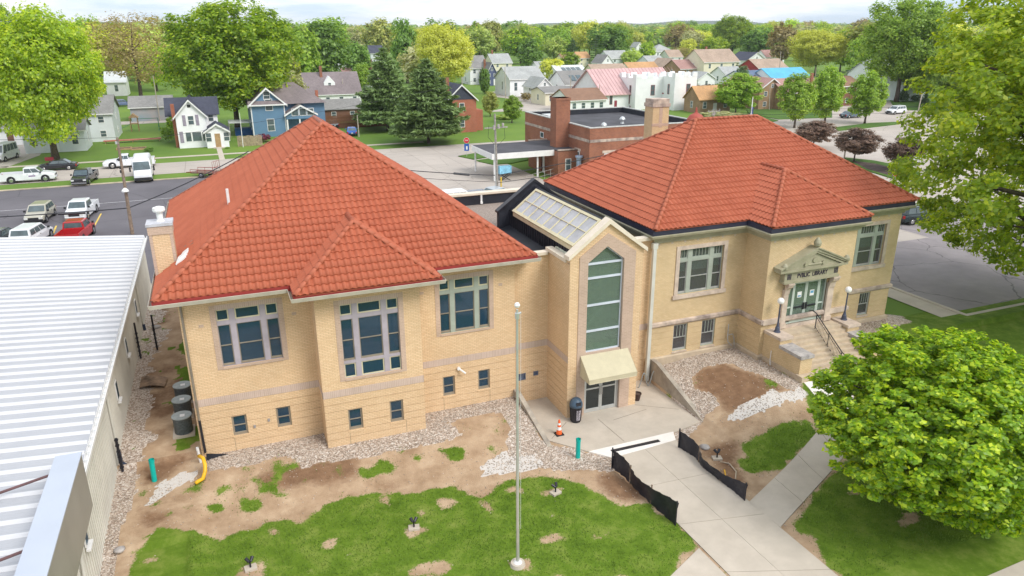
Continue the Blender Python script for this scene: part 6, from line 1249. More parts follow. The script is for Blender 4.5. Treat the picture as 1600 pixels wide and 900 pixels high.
T, g = sign_post(1395.5, 300, 2.6, 'red octagonal stop sign above the corner of the right roof'); octagon(T, 2.25, .42); T.location = g; T.rotation_euler = (0, 0, -.75)
T, g = sign_post(1427, 282, 3.0, 'white regulatory sign with black arrow by the maroon tree'); m = MB(); m.box(-.4, -.06, 2.0, .4, -.03, 3.0); m.build('panel', M_WHITE, T); text('ONLY', (0, -.07, 2.8), .2, M_INK, T, wid=.5); m = MB(); m.prism([(-.22, -.075, 2.3), (.02, -.075, 2.45), (.02, -.075, 2.36), (.22, -.075, 2.36), (.22, -.075, 2.24), (.02, -.075, 2.24), (.02, -.075, 2.15)], (0, .01, 0)); m.build('arrow', M_INK, T); T.location = g; T.rotation_euler = (0, 0, -.8)
T, g = sign_post(80, 262, 1.3, 'small dark red sign on a grey post under the big left tree'); m = MB(); m.box(-.55, -.07, 1.0, .55, -.03, 1.5); m.build('panel', mat('maroon_panel', (.22, .02, .03), .6), T); T.location = g
# ================================================================ houses
LW = mat_lap('white_siding', (.88, .88, .89), .16, .84); LBL = mat_lap('blue_siding', (.12, .23, .36), .16, .6); LGY = mat_lap('pale_grey_siding', (.70, .74, .76), .16, .7); LCR = mat_lap('cream_siding', (.80, .74, .56), .16, .75); LBR = mat_lap('brown_siding', (.20, .09, .055), .2, .6); LRD = mat_lap('red_siding', (.36, .03, .035), .2, .6); LNV = mat_lap('navy_siding', (.09, .11, .22), .16, .7); LTN = mat_lap('tan_siding', (.50, .40, .33), .16, .7); LBE = mat_lap('beige_siding', (.55, .47, .42), .2, .8)
def shingle(n, c): return mat_brick(n, c, tuple(k*.82 for k in c), tuple(k*.6 for k in c), bw=.35, bh=.22, bump=.3, stain=.22, msize=.015, sc=.3)
SHD = shingle('charcoal_shingle', (.085, .09, .125)); SHG = shingle('grey_shingle', (.30, .29, .28)); SHM = shingle('mauve_shingle', (.27, .225, .23)); SHT = shingle('tan_shingle', (.48, .36, .28)); SHB = shingle('brown_shingle', (.32, .19, .13)); SHL = shingle('light_grey_shingle', (.46, .47, .46)); SHO = shingle('orange_shingle', (.62, .36, .18)); SHP = shingle('pink_shingle', (.47, .28, .25)); SHN = shingle('slate_blue_shingle', (.16, .21, .31))
def seam_roof(n, c):
    m = mat(n, c, .4, .08, .5, spec=.5); return m
RPK = seam_roof('pink_metal_roof', (.60, .38, .37)); RBL = seam_roof('blue_metal_roof', (.08, .42, .68)); RWH = mat('pale_metal_roof', (.62, .64, .64), .5, .06, .6)
def ztop(px, py, Yv): r = ray(px, py); return (CAM+r*(Yv/r[1]))[2]
def win(par, F, u, z, w_, h, mm=None, hung=True, g=None, t=.08):
    m = MB(); ring(m, F, u, u+w_, z, z+h, t, -.05, .03)
    if hung: bx(m, F, u+t, u+w_-t, z+h/2-.03, z+h/2+.03, -.03, .03)
    f = m.build('window', mm or M_WHITE, par); m = MB(); bx(m, F, u+t, u+w_-t, z+t, z+h-t, -.02, -.005); m.build('pane', g or M_CGLASS, f); return f
def body_gable(m, x0, x1, y0, y1, z0, ze, zr, ax):
    if ax == 'y': m.prism([(x0, y0, z0), (x1, y0, z0), (x1, y0, ze), ((x0+x1)/2, y0, zr), (x0, y0, ze)], (0, y1-y0, 0))
    else: m.prism([(x0, y0, z0), (x0, y1, z0), (x0, y1, ze), (x0, (y0+y1)/2, zr), (x0, y0, ze)], (x1-x0, 0, 0))
def roof_gable(m, x0, x1, y0, y1, ze, zr, ax, ov=.35, th=.14):
    if ax == 'y':
        xm = (x0+x1)/2; s = (zr-ze)/(xm-x0)
        for a in (x0-ov, x1+ov): e = ze-ov*s; m.prism([(a, y0-ov, e), (a, y0-ov, e+th), (xm, y0-ov, zr+th), (xm, y0-ov, zr)], (0, y1-y0+2*ov, 0))
    else:
        ym = (y0+y1)/2; s = (zr-ze)/(ym-y0)
        for a in (y0-ov, y1+ov): e = ze-ov*s; m.prism([(x0-ov, a, e), (x0-ov, a, e+th), (x0-ov, ym, zr+th), (x0-ov, ym, zr)], (x1-x0+2*ov, 0, 0))
def roof_hip(m, x0, x1, y0, y1, ze, zr, ov=.35):
    x0, x1, y0, y1 = x0-ov, x1+ov, y0-ov, y1+ov; r = min(x1-x0, y1-y0)/2; a, b = ((x0+r, (y0+y1)/2, zr), (x1-r, (y0+y1)/2, zr)) if x1-x0 >= y1-y0 else (((x0+x1)/2, y0+r, zr), ((x0+x1)/2, y1-r, zr)); c = [(x0, y0, ze), (x1, y0, ze), (x1, y1, ze), (x0, y1, ze)]
    if x1-x0 >= y1-y0: m.add(c+[a, b], [(0, 1, 5, 4), (1, 2, 5), (2, 3, 4, 5), (3, 0, 4), (3, 2, 1, 0)])
    else: m.add(c+[a, b], [(0, 1, 4), (1, 2, 5, 4), (2, 3, 5), (3, 0, 4, 5), (3, 2, 1, 0)])
def fascia_g(m, x0, x1, y0, ze, zr, ov=.35, th=.18, ax='y'):
    "white rake boards on the gable facing the camera"
    if ax == 'y':
        xm = (x0+x1)/2; s = (zr-ze)/(xm-x0); e = ze-ov*s
        for a in (x0-ov, x1+ov): m.prism([(a, y0-ov-.03, e-.12), (a, y0-ov-.03, e+th-.04), (xm, y0-ov-.03, zr+th-.04), (xm, y0-ov-.03, zr-.14)], (0, .05, 0))
def house(name, label, cat, pxl, pxr, yt, yb, dep, ax, wm, rm, hip=False, ef=.6, nf=2, ns=1, fl=2, ov=.35, group=None, chim=None, door=True, trim=True, side=None, par_=None):
    a, b = gz(pxl, yb), gz(pxr, yb); y0 = (a.y+b.y)/2; r = ray(pxl, yb); x0 = (CAM+r*(y0/r[1]))[0]; r = ray(pxr, yb); x1 = (CAM+r*(y0/r[1]))[0]; y1 = y0+dep
    pm = (pxl+pxr)/2; zr = ztop(pm, yt, y0 if ax == 'y' and not hip else (y0+y1)/2); ze = zr*ef
    T = thing(name, label, cat, (0, 0, 0), 0, group); m = MB()
    if hip: m.box(x0, y0, -.2, x1, y1, ze)
    else: body_gable(m, x0, x1, y0, y1, -.2, ze, zr, ax)
    m.build('wall', wm, T); m = MB()
    if hip: roof_hip(m, x0, x1, y0, y1, ze, zr, ov)
    else: roof_gable(m, x0, x1, y0, y1, ze, zr, ax, ov)
    rf = m.build('roof', rm, T)
    if trim and not hip and ax == 'y': m = MB(); fascia_g(m, x0, x1, y0, ze, zr, ov); m.build('rake_board', M_WHITE, T)
    if trim: m = MB(); e = ze-(ov*(zr-ze)/((x1-x0)/2 if ax == 'y' else (y1-y0)/2) if not hip else 0); (m.box(x0-ov, y0-ov-.05, e-.1, x1+ov, y0-ov, e+.09) if ax == 'x' or hip else m.box(x0-ov-.05, y0-ov, e-.1, x0-ov, y1+ov, e+.09)); m.build('fascia', M_WHITE, T)
    F = frame(0, y0, X, -Y); fh = ze/fl; wf = x1-x0; ww = min(1.0, wf/(nf+1.5)*.6)
    for f_ in range(fl):
        for k in range(nf):
            u = x0+wf*(k+.5)/nf-ww/2
            if door and f_ == 0 and k == nf//2 and nf > 1:
                m = MB(); bx(m, F, u, u+.95, .1, min(2.15, ze-.3), -.05, .03); m.build('door', M_WHITE if wm != LW else LBR, T); continue
            win(T, F, u, fh*f_+fh*.32, ww, fh*.48)
    sx, n_ = (x0, -X) if x0 > 0 else (x1, X); Fs = (Vector((sx, 0, 0)), Y, n_)
    for f_ in range(fl):
        for k in range(ns): u = y0+dep*(k+.5)/ns-.45; win(T, Fs, u, fh*f_+fh*.32, .9, fh*.48)
    if ax == 'y' and not hip and zr-ze > 2.2: win(T, F, (x0+x1)/2-.35, ze+(zr-ze)*.12, .7, min(1.1, (zr-ze)*.4))
    if chim:
        cx = x0+(x1-x0)*chim[0]; cy = y0+dep*chim[1]; m = MB(); m.box(cx-.3, cy-.3, ze, cx+.3, cy+.3, zr+chim[2]); m.build('chimney', M_RED_BR, rf); 
    rebase(T, ((x0+x1)/2, y0, 0)); T['_d'] = 0; del T['_d']; return T, (x0, x1, y0, y1, ze, zr)
G1 = 'houses beyond the library'
# --- white gabled cottage with a porch (left)
T = thing('cottage', 'white cottage with charcoal cross gable roof and small front porch', 'house'); y0 = 132.8
def xat(px, py, yv): r = ray(px, py); return (CAM+r*(yv/r[1]))[0]
x0, x1 = xat(281, 230, y0), xat(327, 228, y0); xr = xat(341, 214, y0+3); ze, zr = ztop(274, 182, y0), ztop(296, 157, y0)
m = MB(); body_gable(m, x0, x1, y0, y0+11, -.2, ze, zr, 'y'); m.box(x1, y0+3, -.2, xr+.3, y0+10, ze); m.build('wall', LW, T); m = MB(); roof_gable(m, x0, x1, y0, y0+11, ze, zr, 'y', .4); roof_gable(m, (x0+x1)/2-3.5, xr+.3, y0+3, y0+10, ze, zr-.1, 'x', .4); rf = m.build('roof', SHD, T); m = MB(); fascia_g(m, x0, x1, y0, ze, zr, .4, .22); m.build('rake_board', M_WHITE, T)
F = frame(0, y0, X, -Y); xm = (x0+x1)/2; m = MB(); bx(m, F, xm-.25, xm+.25, zr-1.1, zr-.65, -.04, 0); m.build('attic_vent', M_DARKP, T)
win(T, F, xm-.45, 3.7, .95, 1.5); M_SHUT = mat('mauve_shutter', (.33, .29, .36), .7)
for u in (xm-1.25, xm+.72): m = MB(); bx(m, F, u, u+.5, 3.6, 5.3, -.05, 0); m.build('shutter', M_SHUT, T)
for u, w_ in ((x0+1.1, .95), (x0+2.1, 1.5), (x0+3.65, .95)): win(T, F, u, 1.0, w_, 1.6, hung=False)
for u in (x0+.25, x0+4.75): m = MB(); bx(m, F, u, u+.55, .9, 2.7, -.05, 0); m.build('shutter', M_SHUT, T)
win(T, frame(0, y0+3, X, -Y), xr-1.2, 3.8, .9, 1.3)
px0, px1 = xat(321, 228, y0-1.5), xat(361, 222, y0-1.5); m = MB(); zp = 2.7; body_gable(m, px0+.3, px1-.3, y0-1.5, y0+3, -.1, zp, zp+.9, 'y'); pch = m.build('porch', LW, T); m = MB(); roof_gable(m, px0+.3, px1-.3, y0-1.5, y0+4, zp, zp+1.1, 'y', .35); m.build('porch_roof', SHD, T); m = MB(); fascia_g(m, px0+.3, px1-.3, y0-1.5, zp, zp+1.1, .35, .2); m.build('rake_board', M_WHITE, pch)
F = frame(0, y0-1.5, X, -Y); xm = (px0+px1)/2; m = MB(); bx(m, F, xm-.4, xm+.45, .1, 2.3, -.05, 0); m.build('door', mat('tan_door', (.42, .27, .13), .6), pch); win(pch, F, xm-1.8, 1.0, .95, 1.5); win(pch, F, xm+.95, 1.0, .95, 1.5); m = MB(); bx(m, F, xm-.8, xm+.9, -.1, .12, -.9, 0); m.build('step', M_CONC, pch)
m = MB(); m.box(x0-.55, y0+1.2, 0, x0-.01, y0+1.9, zr-.6); m.build('chimney', M_ORANGE_BR, T); rebase(T, (x0, y0, 0))
# --- blue house
T = thing('blue_house', 'two storey blue sided house with white trim and mauve grey roof', 'house'); y0 = 141.3; x0, x1 = xat(397, 215, y0), xat(449, 210, y0); ze, zr = ztop(400, 163, y0), ztop(426, 138, y0); ye = y0+12; xE = xat(505, 172, y0+5)
m = MB(); body_gable(m, x0, x1, y0, ye, -.2, ze, zr, 'y'); m.box(x1, y0+3, -.2, xE, ye, ze-.4); m.build('wall', LBL, T); m = MB(); roof_gable(m, x0, x1, y0, ye, ze, zr, 'y', .45); roof_hip(m, x0+1, xE, y0+2.5, ye, ze-.35, zr+.5, .4); m.prism([(x0-.4, y0-.5, ze-.1), (x0-.4, y0, ze+.55), (x0-.4, y0+.02, ze-.1)], (x1-x0+.8, 0, 0)); rf = m.build('roof', SHM, T); m = MB(); fascia_g(m, x0, x1, y0, ze, zr, .5, .25); m.box(x0-.5, y0-.6, ze-.3, x1+.5, y0-.5, ze-.08); m.build('rake_board', M_WHITE, T)
F = frame(0, y0, X, -Y); xm = (x0+x1)/2; win(T, F, xm-.55, ze+.7, 1.15, 1.5); win(T, F, xm-.4, 4.6, 1.3, 2.1); win(T, F, xm-.4, 1.0, 1.3, 2.2); Fs = (Vector((x0, 0, 0)), Y, -X); win(T, Fs, y0+2, 4.4, .9, 1.8); win(T, Fs, y0+7, 4.4, .9, 1.8); win(T, Fs, y0+3, 1, .9, 1.8)
m = MB(); bx(m, F, x0-.02, x0+.16, 0, ze-.3, -.04, .02); bx(m, F, x1-.16, x1+.02, 0, ze-.3, -.04, .02); m.build('corner_board', M_WHITE, T)
bx0, bx1 = xat(448, 190, y0-.5), xat(494, 186, y0-.5); zb0 = 3.9; m = MB(); body_gable(m, bx0, bx1, y0-.5, y0+4, 3.0, ze-2.0, ze-.5, 'y'); m.box(bx0, y0+1.6, -.1, bx1, y0+4, 3.0); por = m.build('porch', LBL, T); m = MB(); roof_gable(m, bx0, bx1, y0-.5, y0+4, ze-2.0, ze-.5, 'y', .35); m.build('porch_roof', SHM, T); m = MB(); fascia_g(m, bx0, bx1, y0-.5, ze-2.0, ze-.5, .35, .22)
for xx in (bx0, bx0+2.2, bx1-.3): m.box(xx, y0-.45, -.1, xx+.25, y0-.2, 3.0)
m.build('porch_post', M_WHITE, por); F = frame(0, y0-.5, X, -Y)
for k in range(3): win(por, F, bx0+1.0+k*1.35, 3.55, 1.25, 1.3, hung=False)
m = MB(); m.box(xE-1.3, y0+4, ze-.4, xE-.8, y0+4.5, zr-.9); m.build('chimney', M_ORANGE_BR, rf); rebase(T, (x0, y0, 0))
# --- long white house with dormer, shed, fence
T, g = house('long_house', 'long white house with mauve brown roof, red chimney and white dormer', 'house', 482, 566, 113, 172, 11, 'x', LW, SHM, ef=.46, nf=4, fl=1, chim=(.33, .4, 1.6), door=False); x0, x1, y0, y1, ze, zr = g; O3 = T.location
m = MB(); dm = [(x0+(x1-x0)*.45-1.3, y0+2.0, ze+.9), (x0+(x1-x0)*.45+1.3, y0+2.0, ze+.9), (x0+(x1-x0)*.45+1.3, y0+2.0, ze+2.4), (x0+(x1-x0)*.45, y0+2.0, ze+3.9), (x0+(x1-x0)*.45-1.3, y0+2.0, ze+2.4)]; m.prism([tuple(Vector(p)-O3) for p in dm], (0, 3.4, 0)); d_ = m.build('dormer', LW, T); win(d_, (Vector((0, y0+2.0, 0))-O3, X, -Y), x0+(x1-x0)*.45-.4, ze+1.5, .8, .9)
T, g = house('shed', 'dark brown shed with grey roof behind the board fence', 'shed', 508, 566, 155, 190, 7, 'x', LBR, SHG, ef=.62, nf=2, fl=1, door=False, trim=False)
T = thing('board_fence', 'reddish brown board fence behind the left roof peak', 'fence'); yf = gz(540, 200).y; xa, xb = xat(498, 200, yf), xat(606, 200, yf); n = 46; m = MB(); m.box(xa, yf+.03, .4, xb, yf+.08, .55); m.box(xa, yf+.03, 1.9, xb, yf+.08, 2.05); m.box(xa, yf-.0, -.05, xb, yf+.02, 1.0); m.build('rail', LBR, T)
bd = MB(); bd.box(0, 0, 0, (xb-xa)/n*.86, .03, 2.45); bo = bd.build('fence_board', mat('stained_board', (.23, .10, .05), .8, .25, 2), T); bo.location = (xa, yf-.03, .0)
for k in range(1, n): o = bo.copy(); COL.objects.link(o); o.location = (xa+(xb-xa)*k/n, yf-.03, random.uniform(-.04, .04))
rebase(T, (xa, yf, 0))
T = thing('picket_fence', 'short weathered wooden fence beside the white cottage', 'fence'); g0 = gz(372, 229); m = MB()
for k in range(18): m = MB(); m.box(g0.x+k*.22, g0.y, 0, g0.x+k*.22+.19, g0.y+.04, 1.7+.08*math.sin(k)); m.build('board', mat('grey_board', (.38, .29, .20), .9, .2, 3), T)
rebase(T, g0)
T = thing('carport', 'low open carport with grey metal roof beside the cottage', 'carport'); g0 = gz(360, 215); m = MB(); m.prism([(0, 0, 2.5), (6, 0, 2.4), (6, 0, 2.5), (0, 0, 2.6)], (0, 5, 0)); m.build('roof', RWH, T)
for p in ((0, 0), (5.9, 0), (5.9, 4.9), (0, 4.9)): m = MB(); m.box(p[0], p[1], 0, p[0]+.1, p[1]+.1, 2.4); m.build('post', M_CAPST, T)
m = MB(); m.box(1, 2, 0, 4.5, 4, 1.3); m.build('tarp_stack', mat('blue_tarp', (.02, .10, .32), .6, .2, 2), T); T.location = g0
# --- brick house right of the pines
T, g = house('brick_house', 'orange brick house with dark gable and charcoal roof right of pines', 'house', 700, 745, 133, 207, 11, 'y', M_ORANGE_BR, SHD, ef=.70, nf=1, fl=2, door=False, chim=(.2, .3, 1.2)); x0, x1, y0, y1, ze, zr = g
m = MB(); m.prism([tuple(Vector(p)-T.location) for p in ((x0+.1, y0-.06, ze), (x1-.1, y0-.06, ze), ((x0+x1)/2, y0-.06, zr-.2))], (0, .05, 0)); m.build('gable_panel', mat('dark_gable', (.05, .055, .08), .7), T); m = MB(); o_ = T.location; m.box(x1-o_.x, y0+1.5-o_.y, 0, x1+1.8-o_.x, y0+6-o_.y, 3.8); m.build('side_entry', M_ORANGE_BR, T)
# --- grey house far left behind the tree, garage, shed
T, g = house('grey_house', 'pale grey sided house mostly hidden behind the big left tree', 'house', 110, 182, 150, 222, 12, 'x', LGY, SHG, ef=.66, nf=2, fl=2, door=False); T, g = house('grey_house', 'single storey pale wing left of the grey sided house, behind the trunk', 'house', 40, 137, 186, 238, 7, 'x', LGY, SHG, ef=.7, nf=3, fl=1)
T, g = house('outbuilding', 'white outbuilding with blue door behind the parked passenger van', 'house', -30, 36, 188, 228, 7, 'x', LW, SHG, ef=.75, nf=2, fl=1)
T, g = house('garage', 'long low garage with grey roof and patchy blue and beige wall', 'garage', 206, 272, 150, 189, 8, 'x', mat('patchy_wall', (.42, .36, .35), .9, .1, .22, col2=(.26, .34, .38)), SHG, ef=.62, nf=0, fl=1, ns=0, door=False)
# play set, raised beds
T = thing('play_set', 'wooden garden swing set with a slide on the far lawn', 'play set', V3(gz(212, 205))); MWd = mat('play_wood', (.42, .27, .15), .8)
m = MB(); m.box(-.7, -.7, 1.4, .7, .7, 1.5); [m.box(a-.05, b-.05, 0, a+.05, b+.05, 2.6) for a in (-.65, .65) for b in (-.65, .65)]; m.build('tower', MWd, T); m = MB(); m.prism([(-.9, -.8, 2.6), (.9, -.8, 2.6), (0, -.8, 3.4)], (0, 1.6, 0)); m.build('roof', MWd, T); m = MB(); m.tube([(.7, 0, 2.3), (4.2, 0, 2.3)], .06, 5); m.tube([(4.2, -1, 0), (4.2, 0, 2.3), (4.2, 1, 0)], .05, 5); m.build('swing_beam', mat('play_green', (.05, .22, .12), .6), T); m = MB(); m.obox(Vector((-.7, -.3, 1.4)), Vector((-2.6, 0, -1.3)), Y*.6, Z*.06); m.build('slide', mat('play_green', (0, 0, 0)), T)
T = thing('long_board', 'long red board structure lying on the far lawn', 'bench', V3(gz(208, 222))); m = MB(); m.box(-4.5, -.5, .35, 4.5, .5, .5); m.build('top', mat('faded_red', (.50, .17, .13), .8), T)
for x in (-4.2, 0, 4.2): m = MB(); m.box(x-.05, -.4, 0, x+.05, .4, .35); m.build('leg', MWd, T)
for px, lab in ((194, 'left raised garden bed on the far lawn'), (217, 'right raised garden bed on the far lawn, next to round shrub')):
    T = thing('raised_bed', lab, 'garden bed', V3(gz(px, 233)), 0, 'raised beds'); m = MB(); ring(m, (Vector((-1.1, .0, 0)), X, -Y), 0, 0.01, 0, 0.01, .001, 0, .001); m = MB(); m.box(-1.1, -.9, 0, 1.1, -.8, .25); m.box(-1.1, .8, 0, 1.1, .9, .25); m.box(-1.1, -.8, 0, -1, .8, .25); m.box(1, -.8, 0, 1.1, .8, .25); m.build('frame', MWd, T); m = MB(); m.box(-1, -.8, 0, 1, .8, .15); m.build('soil', M_MULCH, T)
# --- post office: flat roofed red brick building with canopy
T = thing('brick_building', 'flat roofed red brick building with limestone bands, tall chimney and white canopy', 'building'); zt = 6.6
def xy(px, py, z): g = gz(px, py, z); return g
A = xy(922, 200, zt); 
FLc = xy(817, 182, zt); FRc = xy(985, 170, zt); cn = xy(922, 201, zt)
X0, Y0 = cn.x, cn.y                                  # near corner of the main block
xl = FLc.x; yl = FLc.y
X1 = 60.0; YB = 103.2
m = MB(); facade(m, Vector((0, Y0, 0)), X, -Y, X0, X1, 0, zt, holes=[(X0+2.1+k*4.4, X0+3.6+k*4.4, 1.2, 3.4) for k in range(int((X1-X0-4)/4.4))], bands=[(zt-1.75, zt-1.4, .05, 1)], reveal=.15); facade(m, Vector((X0, 0, 0)), Y, -X, Y0, YB, 0, zt, holes=[(Y0+2.6, Y0+3.9, .3, 3.4), (Y0+14, Y0+15.2, 3.6, 4.4), ], bands=[(zt-1.75, zt-1.4, .05, 1)], reveal=.15)
m.quad((X0, YB, 0), (X1, YB, 0), (X1, YB, zt), (X0, YB, zt)); m.quad((X1, Y0, 0), (X1, YB, 0), (X1, YB, zt), (X1, Y0, zt)); m.build('wall', [M_RED_BR, M_LIME_D], T)
m = MB(); m.box(X0+.3, Y0+.3, zt-.75, X1-.3, YB-.3, zt-.7); m.build('flat_roof', mat('bitumen', (.085, .082, .095), .8, .3, .35, col2=(.045, .044, .05)), T); m = MB(); m.box(X0+.31, YB-.34, zt-.7, X1-.31, YB-.31, zt-.02); m.build('upstand', M_BLACK, T); m = MB(); m.box(X1-.34, Y0+.31, zt-.7, X1-.31, YB-.35, zt-.02); m.build('upstand', M_BLACK, T)
m = MB()
for q in ((X0-.05, Y0-.05, X1+.05, Y0+.3), (X0-.05, YB-.3, X1+.05, YB+.05), (X0-.05, Y0+.3, X0+.3, YB-.3), (X1-.3, Y0+.3, X1+.05, YB-.3)): m.box(q[0], q[1], zt, q[2], q[3], zt+.12)
m.build('coping', mat('pale_coping', (.55, .55, .52), .7), T)
FM = frame(0, Y0, X, -Y); FMs = (Vector((X0, 0, 0)), Y, -X)
for k in range(int((X1-X0-4)/4.4)): u = X0+2.1+k*4.4; wv = win(T, FM, u+.02, 1.22, 1.46, 2.16, t=.1); m = MB(); bx(m, FM, u-.25, u+1.75, 3.42, 3.75, -.04, .05); m.build('lintel', M_LIME, wv)
wv = win(T, FMs, Y0+2.62, .3, 1.26, 3.08, t=.12); m = MB(); bx(m, FMs, Y0+2.4, Y0+4.1, 3.42, 3.75, -.04, .05); m.build('lintel', M_LIME, wv); m = MB(); m.cyl((X0-.5, Y0+1.8, 0), (X0-.5, Y0+1.8, 2.8), .3, n=12); m.cyl((X0-.5, Y0+1.8, 2.8), (X0-.5, Y0+1.8, 3.0), .5, n=12); m.build('vent_stack', mat('pale_blue_duct', (.34, .42, .55), .5), T)
for u in (Y0+14,): win(T, FMs, u, 3.62, 1.2, .8, hung=False)
# chimney stands at the corner of the low wing
cc = gz(878, 262); cx, cy = X0-.9, Y0+6.8; m = MB(); tpz = ztop(882, 152, cy); m.box(cx-1.0, cy-.9, 0, cx+1.0, cy+.9, tpz); ch = m.build('chimney', M_RED_BR, T); m = MB(); m.box(cx-1.06, cy-.96, tpz-.3, cx+1.06, cy+.96, tpz-.0); m.build('cap', M_RED_BR, ch)
# low wing with canopy
lz = 3.55; lx1 = X0; lx0 = xat(848, 290, Y0+8); ly0, ly1 = Y0+3.2, Y0+13; m = MB(); facade(m, Vector((0, ly0, 0)), X, -Y, lx0, lx1, 0, lz, holes=[(lx0+1.0, lx0+1.85, .9, 2.5), (lx0+2.6, lx0+3.45, .9, 2.5)], reveal=.15); facade(m, Vector((lx0, 0, 0)), Y, -X, ly0, ly1, 0, lz, holes=[(ly0+4.2, ly0+5.6, 0, 2.4)], reveal=.3); m.build('wall', M_RED_BR, T, label='low side wing under the canopy')
for u in (lx0+1.0, lx0+2.6): win(T, frame(0, ly0, X, -Y), u+.01, .92, .83, 1.56, t=.08)
m = MB(); m.box(lx0+.0, ly0, lz-.1, lx1, ly1, lz); m.build('flat_roof', mat('bitumen', (0, 0, 0)), T); m = MB(); m.box(lx0-.08, ly0-.08, lz, lx1, ly0+.22, lz+.14); m.box(lx0-.08, ly1-.22, lz, lx1, ly1+.08, lz+.14); m.build('coping', M_LIME_D, T)
ca = xat(757, 240, ly0+4); m = MB(); m.box(ca, ly0+1.2, lz-.75, lx0-.02, ly1-.6, lz-.02, 0); m.box(ca+.1, ly0+1.3, lz-.02, lx0-.05, ly1-.7, lz+.02, 1); cn_ = m.build('canopy', [M_WHITE, mat('bitumen', (0, 0, 0))], T)
for x_, y_ in ((ca+.4, ly0+1.5), (ca+.4, ly1-1), (lx0-2.2, ly0+1.6)): m = MB(); m.cyl((x_, y_, 0), (x_, y_, lz-.75), .11, n=10); m.build('post', M_WHITE, cn_)
m = MB(); m.box(lx0-.06, ly0+4.25, 0, lx0-.01, ly0+4.8, 2.3); m.build('door', M_WHITE, T); m = MB(); m.cyl((lx0+3.3, ly0-.02, 2.9), (lx0+3.3, ly0-.45, 2.9), .38, n=14); m.build('exhaust_fan', M_ALU, T)
for q in (.25, .62): m = MB(); xx, yy = X0+25*q*.6, Y0+24*.55*q; m.lathe((xx, yy, zt-.7), [(.28, 0), (.2, .1), (.2, .5), (.42, .55), (.3, .8), (.05, .95)], 12); m.build('roof_vent', M_ALU, T)
m = MB(); m.box(X0+1.6, Y0+16, zt-.7, X0+4, Y0+18.4, zt-.1); m.build('roof_hatch', RWH, T); rebase(T, (X0, Y0, 0))
# yard things by the canopy
T = thing('loading_cart', 'blue panelled cart standing under the white canopy', 'cart', V3(gz(789, 282))); m = MB(); m.box(-.8, -.3, .9, .8, .3, 1.9); m.build('box', mat('cart_blue', (.25, .55, .75), .5, .2, 2), T); m = MB(); [m.tube([(a, b, 0), (-a, b, .9)], .05, 4) for a in (-.7, .7) for b in (-.25, .25)]; m.build('legs', M_DARKP, T)
M_YB = mat('bollard_yellow', (.75, .50, .04), .5)
for k, (px, py, lab) in enumerate(((783, 292, 'yellow bollard at the foot of the grey utility pole'), (890, 265, 'yellow bollard by the gas meters beside the brick wall'))): g0 = V3(gz(px, py)); m = MB(); m.cyl((0, 0, 0), (0, 0, 1.2), .09, n=10); o = m.build('bollard', M_YB, None); o.location = g0; tag(o, lab, 'bollard')
for k, (px, py, lab) in enumerate(((867, 272, 'left pale utility cabinet beside the brick wall'), (884, 268, 'right pale utility cabinet beside the brick wall, near the bollard'))): g0 = V3(gz(px, py)); T = thing('utility_cabinet', lab, 'cabinet', g0, 0, 'pale cabinets by the brick wall'); m = MB(); m.box(-.5, -.3, 0, .5, .3, 1.7); m.build('case', M_CAPST, T); m = MB(); m.box(-.42, -.32, .1, .42, -.3, 1.6); m.build('door', M_CONC, T)
T = thing('pipe_railing', 'thin metal pipe railing along the brick building yard', 'railing'); p, q = gz(822, 289), gz(895, 268); p.z = q.z = 0
for k in range(9): m = MB(); c = p.lerp(q, k/8); m.cyl(c, c+Z*1.1, .03, n=6); m.build('post', M_CAPST, T)
for z in (.55, 1.1): m = MB(); m.tube([p+Z*z, q+Z*z], .025, 5); m.build('rail', M_CAPST, T)
rebase(T, p)
# --- white church hall with battlemented towers
T = thing('church', 'white church with pink metal roof and two battlemented towers', 'church'); ya = gz(965, 171).y; xa, xb = xat(942, 170, ya), xat(990, 170, ya); zr_, ze_ = ztop(975, 108, ya+7), ztop(965, 146, ya)
m = MB(); body_gable(m, xa, xb+12, ya, ya+16, -.2, ze_, zr_, 'x'); m.build('wall', LW, T); m = MB(); roof_gable(m, xa, xb+12, ya, ya+16, ze_, zr_, 'x', .6, .15); rf = m.build('roof', RPK, T)
sl_ = math.hypot(8.6, zr_-ze_)
for k in range(26): m = MB(); x_ = xa-.5+k*.95; m.obox(Vector((x_, ya-.6, ze_-.6*(zr_-ze_)/8+.15)), X*.06, Vector((0, 8.6, (zr_-ze_)*8.6/8)), Z*.07); m.build('seam', mat('pink_seam', (.48, .27, .27), .4), rf)
Fh = frame(0, ya, X, -Y)
for k in (0, 1, 2): win(T, Fh, xa+1.7+k*2.6, 1.2, .75, 2.6, mm=mat('red_trim', (.30, .05, .07), .6)) if k != 1 else None
m = MB(); bx(m, Fh, xa+3.0, xa+3.7, 0, 2.1, -.05, .02); m.build('door', mat('red_trim', (0, 0, 0)), T); win(T, Fh, xb-1.4, 1.2, .6, 2.6, mm=mat('red_trim', (0, 0, 0)))
